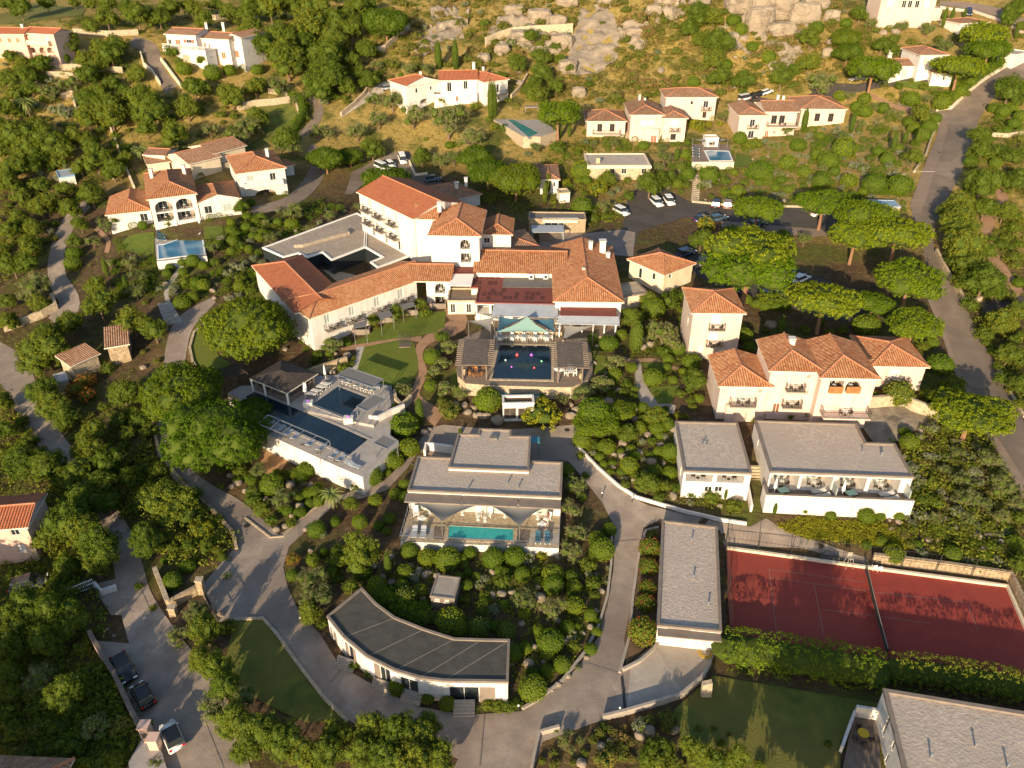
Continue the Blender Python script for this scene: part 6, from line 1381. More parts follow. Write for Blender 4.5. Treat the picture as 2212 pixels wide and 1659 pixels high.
def wire_fence(label, pts, h, z=TZ):
    w = [P(*c(*p), z) for p in pts]; r = empty('wire_fence', w[0], label, 'fence'); m = MB()
    for a, b_ in zip(w, w[1:]):
        l = (b_-a).length
        for zz in (.3, h*.5, h): m.bar(a+Vector((0,0,zz)), b_+Vector((0,0,zz)), .035)
        for k2 in range(int(l/.5)): p = a.lerp(b_, k2/(l/.5)); m.bar(p+Vector((0,0,.1)), p+Vector((0,0,h)), .012)
        n = max(1, int(l/4))
        for k2 in range(n): p = a.lerp(b_, k2/n); mm = MB(); mm.tube(p+Vector((0,0,-.5)), p+Vector((0,0,h+.05)), .05, .05, 6); mm.build('post', 'dark_metal', r)
    m.build('wire', 'dark_metal', r)
wire_fence('tall wire fence along the far side of the tennis court', [(275,222),(700,278),(1190,340),(2100,455)], 3.0); wire_fence('tall wire fence at the left end of the tennis court', [(275,230),(290,520),(303,828)], 3.0); wire_fence('wire fence along the near side of the tennis court', [(305,832),(985,935),(1320,985),(2000,1120)], 1.6)
FW('court_kerb', 'white kerb along the far edge of the tennis court', 'kerb', [c(*p) for p in ((285,238),(1180,362),(2100,485),(2225,770))], .35, .35, 'plaster_cream', z=TZ)
FW('stone_wall', 'stone wall behind the right half of the tennis court', 'wall', [c(*p) for p in ((1225,322),(1700,380),(2110,440),(2260,760))], 1.4, .4, 'stone', z=TZ)
q = P(*c(1070,352), TZ); r = empty('umpire_chair', q, 'tall white umpire chair beside the tennis net', 'chair'); m = MB(); m.box(q.x-.3,q.x+.3,q.y-.3,q.y+.3,q.z+1.4,q.z+1.48); m.build('seat', 'concrete', r); m = MB(); m.box(q.x-.3,q.x+.3,q.y+.25,q.y+.3,q.z+1.48,q.z+2.1); m.build('backrest', 'concrete', r)
for x in (-1,1):
    for y in (-1,1): m = MB(); m.bar((q.x+x*.28,q.y+y*.28,q.z+1.4),(q.x+x*.45,q.y+y*.5,q.z),.05); m.build('leg', 'concrete', r)
for i, (x, y) in enumerate(((1238,372),(1270,380))): put(CH_W, P(*c(x,y), TZ), R(180), f'pale court side chair by the net, {["left","right"][i]} one', 'chair', 'court side chairs')
q = P(*c(950,298), TZ+.3); r = empty('court_roller', q, 'dark court roller lying behind the far kerb', 'roller'); m = MB(); m.tube(q+Vector((-1.2,.15,.05)), q+Vector((1.2,-.15,.05)), .3, .3, 12); m.build('drum', 'dark_metal', r); m = MB(); m.bar(q+Vector((-1.2,.15,.05)), q+Vector((0,1.1,.4)), .05); m.bar(q+Vector((1.2,-.15,.05)), q+Vector((0,1.1,.4)), .05); m.build('handle', 'dark_metal', r)
# corner house yard
FW('yard_wall', 'white yard wall at the back of the corner house', 'wall', [c(*p) for p in ((1105,1325),(1262,1352))], 1.7, .3, 'plaster_white'); FW('yard_wall', 'white yard wall at the left of the corner house', 'wall', [c(*p) for p in ((1105,1325),(1062,1440),(1020,1560))], 1.0, .3, 'plaster_white')
world_slab('yard_floor', [c(*p) for p in ((1105,1328),(1262,1352),(1290,1700),(1030,1700))], .16, .4, 'wood')
put(TB_Y, G(*c(1160,1465)) + Vector((0,0,.12)), 0, 'round yellow table in the yard of the corner house', 'table')
for i, (x, y, rz) in enumerate(((1135,1420,0),(1115,1490,1.6),(1170,1525,3.1),(1215,1495,-1.6))): put(CH_D, G(*c(x,y)) + Vector((0,0,.12)), rz, f'dark garden chair at the yellow table, {["far","left","near","right"][i]} one', 'chair', 'dark chairs at the yellow table')
q = G(*c(150,1190)); m = MB(); m.hexa([Vector(p)+q for p in ((-.55,-.3,-.3),(.55,-.3,-.3),(.55,.3,-.3),(-.55,.3,-.3),(-.6,-.3,2.0),(.35,-.3,2.3),(.35,.25,2.3),(-.6,.25,2.0))]); tag(m.build('standing_stone', 'stone_pale', base=q), 'pale standing stone on the grass near the curved forecourt wall', 'stone')
q = G(*c(145,915)); m = MB(); 
for t in range(3):
    for a in range(14): a0, a1 = a*2*math.pi/14, (a+1)*2*math.pi/14; rr_ = .5+.16*t; m.bar(q+Vector((math.cos(a0)*rr_, math.sin(a0)*rr_, .15)), q+Vector((math.cos(a1)*rr_, math.sin(a1)*rr_, .15)), .05)
tag(m.build('garden_hose', 'yellow', base=q), 'coiled yellow garden hose on the forecourt by the hedge', 'hose')
# fountain-like low things by the flat villa entrance
q = G(*Cr(1150,1200)(1520,470)); m = MB(); m.box(q.x-.9,q.x+.9,q.y-.7,q.y+.7,q.z+2.3,q.z+2.4); [m.box(q.x+x-.05,q.x+x+.05,q.y-.6,q.y-.5,q.z,q.z+2.3) for x in (-.8,.8)]; tag(m.build('entrance_canopy', 'metal_teal', base=q), 'small teal entrance canopy on the right side of the turquoise pool villa', 'canopy')
FW('yard_wall', 'white service yard wall left of the turquoise pool villa', 'wall', [Cr(1150,1200)(*p) for p in ((350,520),(365,440),(440,445),(660,475))], 1.4, .3, 'plaster_white')
q = G(*Tl(1,0)(1335,1560)); m = MB(); m.box(q.x-3.4,q.x+3.4,q.y-2,q.y+2,q.z+2.6,q.z+2.7); [m.box(q.x+x-.06,q.x+x+.06,q.y+y-.06,q.y+y+.06,q.z,q.z+2.6) for x in (-3.2,3.2) for y in (-1.8,1.8)]; tag(m.build('glass_canopy', 'awning_blue', base=q), 'pale blue glass entrance canopy between restaurant and stone shop', 'canopy')
for i, (x, y) in enumerate(((1200,505),(1660,305))): pass
# bollard lamps
def lamp(px, py, label):
    q = G(px, py); r = empty('bollard_lamp', q, label, 'lamp', 'bollard lamps'); m = MB(); m.tube(q, q+Vector((0,0,.75)), .06, .06, 8); m.build('post', 'dark_metal', r); m = MB(); m.lathe(q+Vector((0,0,.75)), [(.1,0),(.12,.1),(.06,.2)], 10); m.build('lamp_head', 'lamp_clear', r)
for x, y, l in ((1365,1085,'bollard lamp on the white lane wall above the fork'),(1300,1075,'bollard lamp beside the upper lane'),(1120,1535,'bollard lamp at the end of the garden kerb'),(1338,1540,'bollard lamp by the forecourt wall'),(650,1345,'bollard lamp left of the curved lodge')): lamp(x, y, l)
# ---------------------------------------------------------------- vehicles
def car_proto(paint, kind='suv', top=None):
    L, W, Hh, hood, tail = dict(suv=(4.3,.92,1.62,1.0,.25), hatch=(3.6,.82,1.48,.75,.2), saloon=(4.4,.9,1.45,1.1,.6), van=(4.5,.94,1.85,.85,.05), pickup=(5.2,.95,1.8,1.3,1.9))[kind]
    r = proto_root('parked_car' if kind not in ('van','pickup') else ('parked_van' if kind == 'van' else 'pickup_truck')); b = .86
    prof = [(-L/2,.45),(-L/2+.04,b-.02),(-L/2+tail,b+.06),(L/2-hood,b+.08),(L/2-.15,b-.12),(L/2,.55),(L/2,.3),(-L/2,.3)]
    bm = bmesh.new(); a = [bm.verts.new((x, -W, z)) for x, z in prof]; d = [bm.verts.new((x, W, z)) for x, z in prof]; bm.faces.new(a[::-1]); bm.faces.new(d)
    for i in range(len(prof)): j = (i+1) % len(prof); bm.faces.new([a[i], a[j], d[j], d[i]])
    bmesh.ops.recalc_face_normals(bm, faces=bm.faces); bmesh.ops.bevel(bm, geom=bm.edges[:], offset=.09, segments=2, affect='EDGES')
    me = bpy.data.meshes.new('body'); bm.to_mesh(me); bm.free(); me.materials.append(MATS[paint]); me.polygons.foreach_set('use_smooth', [True]*len(me.polygons)); o = bpy.data.objects.new('body', me); col.objects.link(o); o.parent = r
    x0, x1 = -L/2 + tail + .05, L/2 - hood - .05; t0, t1 = x0 + (.25 if kind != 'van' else .08), x1 - .6; z0, z1 = b + .04, Hh
    m = MB(); c8 = [Vector(p) for p in ((x0,-W+.06,z0),(x1,-W+.06,z0),(x1,W-.06,z0),(x0,W-.06,z0),(t0,-W+.2,z1-.03),(t1,-W+.2,z1-.03),(t1,W-.2,z1-.03),(t0,W-.2,z1-.03))]; m.hexa(c8); m.build('windows', 'glass', r)
    m = MB(); m.hexa([Vector(p) for p in ((t0-.06,-W+.18,z1-.04),(t1+.1,-W+.18,z1-.04),(t1+.1,W-.18,z1-.04),(t0-.06,W-.18,z1-.04),(t0,-W+.24,z1+.03),(t1,-W+.24,z1+.03),(t1,W-.24,z1+.03),(t0,W-.24,z1+.03))]); m.build('car_roof', top or paint, r)
    for x in (-L/2+.75, L/2-.8):
        for y in (-1, 1): m = MB(); m.tube((x, y*(W-.16), .33), (x, y*(W+.02), .33), .33, .33, 14); w = m.build('wheel', 'tyre', r); m = MB(); m.tube((x, y*(W+.021), .33), (x, y*(W+.03), .33), .19, .17, 10); m.build('rim', 'steel', w)
    for y in (-1, 1):
        m = MB(); m.box(L/2-.12, L/2+.012, y*(W-.3)-.2, y*(W-.3)+.2, .62, .76); m.build('headlight', 'lamp_clear', r); m = MB(); m.box(-L/2-.012, -L/2+.1, y*(W-.18)-.13, y*(W-.18)+.13, .66, .86); m.build('tail_light', 'lamp_red', r)
        m = MB(); m.box(x1-.3, x1-.12, y*(W+.05)-.07, y*(W+.05)+.07, z0, z0+.14); m.build('mirror', paint, r)
    return r
mat('paint_white', (.75,.74,.72), rough=.25, spec=.6); mat('paint_black', (.012,.012,.014), rough=.2, spec=.6); mat('paint_dark', (.03,.033,.04), rough=.25, spec=.6); mat('paint_blue', (.05,.09,.15), rough=.25, spec=.6); mat('paint_grey', (.28,.28,.29), rough=.3, spec=.6); mat('paint_tan', (.24,.17,.13), rough=.3, spec=.6); mat('paint_navy', (.015,.03,.08), rough=.25, spec=.6)
CARS = {}
def car(cr, rear, front, paint, kind, label, grp=None, top=None):
    key = (paint, kind, top)
    if key not in CARS: CARS[key] = car_proto(paint, kind, top)
    a, b_ = G(*cr(*rear), .5), G(*cr(*front), .5); q = (a+b_)/2; d = b_-a; o = put(CARS[key], (q.x, q.y, H(q.x, q.y)+.07), math.atan2(d.y, d.x), label, {'van':'van','pickup':'pickup truck'}.get(kind, 'car'), grp)
    d.z = 0; d.normalize(); e = (H(q.x+d.x*1.5, q.y+d.y*1.5) - H(q.x-d.x*1.5, q.y-d.y*1.5)) / 3; o.rotation_euler.y = -math.atan(e)
c = Tl(0,2)
car(c,(772,955),(835,1078),'paint_black','saloon','black car parked by the street wall, upper one of the two','cars on the lower road'); car(c,(972,1268),(885,1125),'paint_black','hatch','black hatchback parked by the street wall, between two cars','cars on the lower road'); car(c,(1150,1535),(1085,1385),'paint_white','hatch','small white car with black glass roof on the lower road','cars on the lower road','paint_black'); car(c,(125,485),(255,450),'paint_dark','suv','dark car in the shaded yard of the left edge pink house')
c = Tl(1,0); g = 'cars in the upper car park'
car(c,(2012,1288),(2075,1342),'paint_white','suv','white boxy car beside the round bed, left one of the pair',g); car(c,(2100,1275),(2148,1335),'paint_white','suv','white boxy car beside the round bed, right one of the pair',g); car(c,(1772,1352),(1858,1395),'paint_white','suv','white car parked alone at the left end of the upper car park',g)
g = 'cars in the parking by the hotel'; car(c,(385,1005),(408,1062),'paint_white','van','white van at the back of the parking by the hotel',g); car(c,(235,1072),(290,1098),'paint_white','van','white van half under the pine by the hotel parking',g); car(c,(298,1050),(338,1085),'paint_white','hatch','small white car between two vans in the hotel parking',g); car(c,(550,1168),(642,1158),'paint_blue','suv','blue grey car parked sideways above the hotel roof',g); car(c,(265,578),(338,566),'paint_grey','saloon','silver car parked beside the arched white villa')
c = Tl(2,0); g = 'cars behind the three block villa'; car(c,(375,645),(440,632),'paint_white','van','white van behind the three block villa, leftmost of the row',g); car(c,(445,636),(480,616),'paint_black','suv','black car next to the white van behind the three block villa',g); car(c,(488,620),(522,603),'paint_black','saloon','black car next to the white car behind the three block villa',g); car(c,(522,608),(575,590),'paint_white','hatch','white car behind the three block villa, rightmost of the row',g); car(c,(1192,508),(1092,515),'paint_grey','pickup','silver pickup truck under the umbrella pine by the upper drive'); car(c,(1851,66),(1858,98),'paint_navy','suv','dark blue car beside the top right pink house')
g = 'cars in the upper car park'; car(c,(211,1347),(221,1303),'paint_dark','suv','dark car nose in at the upper car park, left of the tan one',g); car(c,(288,1349),(297,1306),'paint_tan','suv','tan car nose in at the upper car park',g); car(c,(203,1422),(252,1412),'paint_blue','saloon','blue car on the near side of the upper car park',g); car(c,(105,1424),(155,1416),'paint_navy','saloon','navy car left of the blue car in the upper car park',g); car(c,(450,1462),(510,1452),'paint_navy','saloon','dark blue car in the shade of the left car park pine',g); car(c,(860,1390),(905,1380),'paint_white','hatch','white car behind the trunk of the right car park pine',g); car(c,(-5,1650),(50,1632),'paint_navy','suv','navy car at the back edge of the lower car park')
c = Tl(2,1); g = 'cars in the lower car park'; car(c,(108,62),(160,12),'paint_dark','suv','dark car left of the big pine in the lower car park',g); car(c,(545,152),(592,92),'paint_black','saloon','black car left of the white van in the lower car park',g); car(c,(640,152),(695,105),'paint_white','van','white van in the lower car park, rear to camera',g); car(c,(722,168),(800,135),'paint_white','saloon','white car right of the white van in the lower car park',g); car(c,(518,268),(585,232),'paint_black','suv','black car in front of the hedge, left one',g); car(c,(640,284),(705,266),'paint_black','saloon','black car in front of the hedge, right one',g)
for pr in (CH_D,CH_W,CH_O,TB_B,TB_D,TB_L,TB_P,TB_O,TB_Y,TB_G,LO_C,LO_D,LO_W,PAR,ARM):
    assert _used.get(pr.name_full), pr.name
# ================================================================ plants
nr = np.random.default_rng(11)
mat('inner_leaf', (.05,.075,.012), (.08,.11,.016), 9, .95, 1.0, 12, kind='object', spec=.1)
def unit(n):
    v = nr.normal(size=(n, 3)); return v / np.linalg.norm(v, axis=1, keepdims=True)
def clumps_on(lobes, n, lo=-.35, jit=.10):
    """clump centres spread over the outside of a few ellipsoids"""
    ar = np.array([(l[1][0]*l[1][1]*l[1][2]) ** (2/3) for l in lobes]); out = []; nor = []
    while len(out) < n:
        k = nr.choice(len(lobes), p=ar/ar.sum()); c, r = np.array(lobes[k][0]), np.array(lobes[k][1]); d = unit(1)[0]
        if d[2] < lo and nr.random() < .85: continue
        p = c + d * r * (1 + nr.normal() * jit)
        if any((((p - np.array(q[0])) / np.array(q[1])) ** 2).sum() < .7 for j, q in enumerate(lobes) if j != k): continue
        out.append(p); q = d / r; nor.append(q / np.linalg.norm(q))
    return np.array(out), np.array(nor)
def leaf_mesh(name, cen, nor, rc, nl, ls, matn, lobes=None, core=.82, aspect=.6, bias=.9, up=.15, squash=1.0):
    n = len(cen); c = np.repeat(cen, nl, 0); nn = np.repeat(nor, nl, 0); d = unit(n * nl)
    d = d + nn * .45; d /= np.linalg.norm(d, axis=1, keepdims=True)
    rr = rc if np.ndim(rc) == 0 else np.repeat(rc, nl)[:, None]
    p = c + d * rr * (nr.uniform(.55, 1.05, (n * nl, 1))) * np.array([1, 1, squash])
    N = d * bias + nn * .35 + unit(n * nl) * .55 + np.array([0, 0, up]); N /= np.linalg.norm(N, axis=1, keepdims=True)
    t = np.cross(N, unit(n * nl)); t /= np.linalg.norm(t, axis=1, keepdims=True); b = np.cross(N, t)
    s = ls * nr.uniform(.6, 1.35, (n * nl, 1)); t = t * s; b = b * s * aspect
    V = np.stack([p - t, p - b * .9, p + t, p + b * .9], 1).reshape(-1, 3); F = np.arange(len(V)).reshape(-1, 4)
    me = bpy.data.meshes.new(name); vs = V.tolist(); fs = F.tolist()
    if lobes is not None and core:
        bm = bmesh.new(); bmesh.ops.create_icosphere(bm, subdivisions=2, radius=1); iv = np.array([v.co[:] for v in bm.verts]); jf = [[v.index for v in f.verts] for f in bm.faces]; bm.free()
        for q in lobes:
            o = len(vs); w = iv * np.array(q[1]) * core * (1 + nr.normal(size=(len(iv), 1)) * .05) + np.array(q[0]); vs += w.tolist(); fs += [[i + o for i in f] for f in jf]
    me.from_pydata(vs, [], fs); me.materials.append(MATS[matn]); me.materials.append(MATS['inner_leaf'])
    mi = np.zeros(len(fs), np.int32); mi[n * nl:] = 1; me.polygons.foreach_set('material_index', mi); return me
def trunk_mesh(name, H0, r, tips, m='bark', lean=0.0, n=7):
    mb = MB(); a = Vector((0, 0, -.12 * H0)); k = Vector((lean * .4, 0, H0 * .45)); e = Vector((lean, 0, H0))
    mb.tube(a, k, r * 1.25, r * .95, n); mb.tube(k, e, r * .95, r * .75, n)
    for t in tips: 
        t = Vector(t); mid = e.lerp(t, .5) + Vector((0, 0, -.02)); mb.tube(e, mid, r * .6, r * .42, 5); mb.tube(mid, t, r * .42, r * .18, 5)
    me = bpy.data.meshes.new(name); me.from_pydata(mb.v, [], mb.f); me.materials.append(MATS[m]); return me
def tilt(lobes): return lobes
PROTO = {}
def tree_proto(kind, name, crown, trunk, ck): PROTO.setdefault(kind, []).append((name, crown, trunk, ck))
def lump_lobes(R0, b, n, z, rl, seed):
    r_ = np.random.default_rng(seed); L = [((0, 0, z), (R0 * .8, R0 * .8, b * .85))]
    for k in range(n):
        a = 2*math.pi*(k + r_.uniform(-.3, .3))/n; rad = R0 * r_.uniform(.5, .68); L.append(((math.cos(a)*rad, math.sin(a)*rad, z + r_.uniform(-.3, .25)*b), (rl*r_.uniform(.8, 1.15), rl*r_.uniform(.8, 1.15), b*r_.uniform(.5, .75))))
    return L
for s in range(3):       # flat umbrella pines
    L = lump_lobes(.5, .26, 7, .66, .25, s); c, n_ = clumps_on(L, 560, -.15, .055)
    tips = [(.25*math.cos(a), .25*math.sin(a), .64) for a in (0, 1.3, 2.5, 3.8, 5.1)]
    tree_proto('P', 'stone_pine', leaf_mesh('pine_crown', c, n_, np.array([nr.uniform(.02, .042) for _ in c]), 20, .014, 'leaf_pine', L, .86, .5, .8, .3), trunk_mesh('pine_trunk', .46, .032, tips, 'bark_pine', .03 - .03*s), .70)
for s in range(3):       # round old pines
    L = lump_lobes(.5, .33, 8, .46, .25, 20 + s); c, n_ = clumps_on(L, 950, -.3, .045)
    tips = [(.2*math.cos(a), .2*math.sin(a), .45) for a in (0.4, 1.9, 3.2, 4.6)]
    tree_proto('Q', 'stone_pine', leaf_mesh('round_pine_crown', c, n_, np.array([nr.uniform(.018, .036) for _ in c]), 20, .0112, 'leaf_pine_old', L, .9, .5, .8, .3), trunk_mesh('pine_trunk', .28, .026, tips, 'bark_pine', .02), .46)
for s in range(5):       # holm oaks and other broad leaved trees
    r_ = np.random.default_rng(40 + s); L = [((0, 0, .5), (.32, .32, .32))]
    for k in range(6): a = 2*math.pi*k/6 + r_.uniform(-.4, .4); L.append(((math.cos(a)*.27, math.sin(a)*.27, .48 + r_.uniform(-.16, .2)), tuple(r_.uniform(.15, .24, 3))))
    L.append(((r_.uniform(-.1, .1), r_.uniform(-.1, .1), .74), (.2, .2, .17))); c, n_ = clumps_on(L, 200, -.55, .12)
    tips = [(.2*math.cos(a), .2*math.sin(a), .5) for a in (0.4, 1.9, 3.2, 4.6)]
    tree_proto('B', 'oak_tree', leaf_mesh('oak_crown', c, n_, .06, 24, .0165, 'leaf_oak', L, .78, .65, .7, .2), trunk_mesh('oak_trunk', .28, .03, tips), .5)
for s in range(3):       # olive trees
    r_ = np.random.default_rng(60 + s); L = [((0, 0, .5), (.26, .26, .24))]
    for k in range(6): a = 2*math.pi*k/6 + r_.uniform(-.5, .5); L.append(((math.cos(a)*.3, math.sin(a)*.3, .48 + r_.uniform(-.16, .18)), tuple(r_.uniform(.12, .21, 3))))
    c, n_ = clumps_on(L, 150, -.7, .16); tips = [(.24*math.cos(a), .24*math.sin(a), .5) for a in (0.4, 1.6, 2.9, 4.1, 5.3)]
    tree_proto('O', 'olive_tree', leaf_mesh('olive_crown', c, n_, .065, 24, .0155, 'leaf_olive', L, .66, .5, .6, .25), trunk_mesh('olive_trunk', .22, .035, tips), .5)
def ball(kind, name, leaf, n=1700, ls=.030, fl=1.0, tr=0, seed=0, rough=.03, spec=None):
    c, n_ = clumps_on([((0, 0, .42*fl + tr), (.5, .5, .5*fl))], 420, -.8, rough)
    me = leaf_mesh(name, c, n_, .035, 6, ls*.8, leaf, [((0, 0, .42*fl + tr), (.5, .5, .5*fl))], .95, .7, .5, .1)
    t = trunk_mesh('stem', tr + .2, .03, []) if tr else None
    tree_proto(kind, name, me, t, .42*fl + tr)
for k in range(2): ball('T', 'clipped_bush', 'leaf_clip', fl=(.92, .78)[k])
ball('t', 'standard_bush', 'leaf_clip', fl=.7, tr=.45)
def loose(kind, name, leaf, k=2, fl=.75, nl=16, ls=.026, ncl=90, trunk=False):
    for s in range(k):
        r_ = np.random.default_rng(80 + s + ord(kind)); L = [((0, 0, .36*fl), (.34, .34, .36*fl))]
        for q in range(5): a = 2*math.pi*q/5 + r_.uniform(-.5, .5); L.append(((math.cos(a)*.24, math.sin(a)*.24, fl*r_.uniform(.25, .5)), tuple(r_.uniform(.15, .26, 3))))
        c, n_ = clumps_on(L, ncl, -.5, .14); tree_proto(kind, name, leaf_mesh(name, c, n_, .075, nl, ls, leaf, L, .7, .6, .6, .2), None, .36*fl)
loose('U', 'bush', 'leaf_oak', 3); loose('G', 'silver_bush', 'leaf_grey', 2); loose('L', 'yellow_bush', 'leaf_lime', 2); loose('M', 'scrub_bush', 'leaf_maquis', 3, .6); loose('Y', 'dry_bush', 'leaf_dry', 2, .5)
loose('R', 'rust_bush', 'leaf_rust', 1, .95)
def flower(kind, leaf, petal):
    L = [((0, 0, .4), (.5, .5, .46))]; c, n_ = clumps_on(L, 300, -.6, .06); me = leaf_mesh('flower_bush', c, n_, .05, 9, .028, leaf, L, .9, .6, .6, .2)
    c2, n2 = clumps_on([((0, 0, .41), (.53, .53, .49))], 60, -.3, .05); m2 = leaf_mesh('blossom', c2, n2, .02, 4, .022, petal, None, 0, .8)
    PROTO.setdefault(kind, []).append(('flowering_bush', me, None, .4, m2))
flower('F', 'leaf_oak', 'petal_red'); flower('W', 'leaf_oak', 'petal_white'); flower('K', 'leaf_oak', 'petal_pink')
c, n_ = clumps_on([((0, 0, .5), (.5, .5, .52))], 520, -.9, .05); me = leaf_mesh('cypress', c, n_, .05, 6, .03, 'leaf_cypress', [((0, 0, .5), (.5, .5, .5))], .93, .6, .5, .3); tree_proto('C', 'cypress_tree', me, None, .5)
for s in range(2):       # cloud pruned trees: flat clipped pads on bent stems
    r_ = np.random.default_rng(120 + s); L = [((0, 0, .62), (.28, .28, .13))]
    for q in range(5): a = 2*math.pi*q/5 + r_.uniform(-.4, .4); L.append(((math.cos(a)*.33, math.sin(a)*.33, r_.uniform(.3, .55)), (.2, .2, .10)))
    c, n_ = clumps_on(L, 260, -.5, .05); tips = [q[0] for q in L]
    tree_proto('N', 'cloud_pruned_tree', leaf_mesh('cloud_crown', c, n_, .04, 9, .02, 'leaf_olive', L, .92, .6, .5, .25), trunk_mesh('cloud_trunk', .2, .035, tips), .48)
def palm_proto():
    mb = MB()
    for k in range(46):
        a = k * 2.399; el = .95 - 1.7 * (k / 46) ; l = .5; d = Vector((math.cos(a), math.sin(a), 0)); p = Vector((0, 0, .78)); s = Vector((-d.y, d.x, 0)); sl = math.sin(el); ch = math.cos(el)
        for i in range(5):
            q = p + (d * ch + Vector((0, 0, sl))) * l / 5; w0, w1 = .05 * (1 - i/5) + .006, .05 * (1 - (i+1)/5) + .004
            dr = Vector((0, 0, -.018)); mb.face([p - s*w0 + dr, p, q, q - s*w1 + dr]); mb.face([p, p + s*w0 + dr, q + s*w1 + dr, q]); p = q; sl -= .28; ch = math.sqrt(max(.05, 1 - min(1, sl*sl))); 
    me = bpy.data.meshes.new('palm_crown'); me.from_pydata([tuple(v) for v in mb.v], [], mb.f); me.materials.append(MATS['frond'])
    tree_proto('A', 'palm_tree', me, trunk_mesh('palm_trunk', .78, .045, []), .78)
palm_proto()
def boulder(s):
    bm = bmesh.new(); bmesh.ops.create_icosphere(bm, subdivisions=3, radius=.5); r_ = random.Random(s); sc = (1, r_.uniform(.65, .95), r_.uniform(.55, .85)); cuts = [(Vector((r_.gauss(0,1), r_.gauss(0,1), r_.gauss(0,1))).normalized(), r_.uniform(.32, .44)) for _ in range(9)]
    from mathutils import noise as mn
    for v in bm.verts:
        for n_, d in cuts:
            k = v.co.dot(n_) - d
            if k > 0: v.co -= n_ * k * .85
        v.co *= 1 + .10 * mn.noise(v.co * 3 + Vector((s*7, 0, 0))); v.co.x *= sc[0]; v.co.y *= sc[1]; v.co.z = v.co.z * sc[2] + .2 * sc[2]
    me = bpy.data.meshes.new('boulder'); bm.to_mesh(me); bm.free(); me.materials.append(MATS['rock']); me.polygons.foreach_set('use_smooth', [True]*len(me.polygons)); return me
for s in range(4): PROTO.setdefault('X', []).append(('boulder', boulder(s), None, .2))
CAT = dict(P='pine tree', Q='pine tree', B='tree', O='olive tree', T='bush', t='bush', U='bush', G='bush', L='bush', M='bush', Y='bush', R='bush', F='flower bush', W='flower bush', K='flower bush', C='cypress', N='tree', A='palm tree', X='boulder')
DESC = dict(P='umbrella pine', Q='round crowned pine', B='dark green tree', O='grey green olive tree', T='round clipped bush', t='clipped ball bush on a stem', U='loose green bush', G='silvery grey bush', L='yellow green bush', M='wild scrub bush', Y='dry straw coloured bush', R='rust coloured bush', F='red flowering bush', W='white flowering bush', K='pink flowering bush', C='slim cypress', N='cloud pruned tree', A='palm tree', X='granite boulder')
PLANTS = []; _cnt = {}
def plant(kind, px, py, w, h=None, hs=1.0, mark=True, rz=None, onz=None):
    pr = PROTO[kind]; i = _cnt.get(kind, 0); _cnt[kind] = i + 1; name, crown, trunk, ck = pr[i % len(pr)][:4]
    hh = 3.0
    for _ in range(5):
        g = G(px, py, hh); dep = proj(g)[2]; S = w * dep / FPX
        if kind == 'C':
            an = abs(math.asin((CAMZ - g.z) / (g - Vector((0, 0, CAMZ))).length)); Hm = max(h * dep / (FPX * math.cos(an)) * 1.0 - S * math.tan(an) * .3, S); hh = Hm * .5
        else: hh = ck * S * hs
    z = H(g.x, g.y) if onz is None else onz
    sc = (S, S, Hm) if kind == 'C' else (S, S * rnd.uniform(.94, 1.06), S * hs)
    rz = rnd.uniform(0, 6.28) if rz is None else rz
    lab = dict(kind=kind, px=px, py=py, S=S)
    if trunk is not None:
        o = bpy.data.objects.new(name, None); col.objects.link(o); o.empty_display_size = .3
        for nm, me in (('trunk', trunk), ('crown', crown)): q = bpy.data.objects.new(nm, me); col.objects.link(q); q.parent = o
    else:
        o = bpy.data.objects.new(name, crown); col.objects.link(o)
        if len(pr[0]) > 4: q = bpy.data.objects.new('blossom', pr[0][4]); col.objects.link(q); q.parent = o
    o.location = (g.x, g.y, z - .05); o.rotation_euler.z = rz; o.scale = sc; o['category'] = CAT[kind]; lab['o'] = o; PLANTS.append(lab)
    return o
def plants(i, j, txt, k=3, x0=0, y0=0):
    for part in txt.split('|'):
        kd, lst = part.strip().split(':'); hs = 1.0
        if '*' in kd: kd, hs = kd.split('*'); hs = float(hs)
        for e in lst.split():
            v = [float(q) for q in e.split(',')]
            if i is None: x, y = x0*.73733 + v[0]/k, y0*.73733 + v[1]/k
            else: x, y = 737.33*i + v[0]/3, 553*j + v[1]/3
            plant(kd, x, y, v[2]/k, v[3]/k if len(v) > 3 else None, hs)
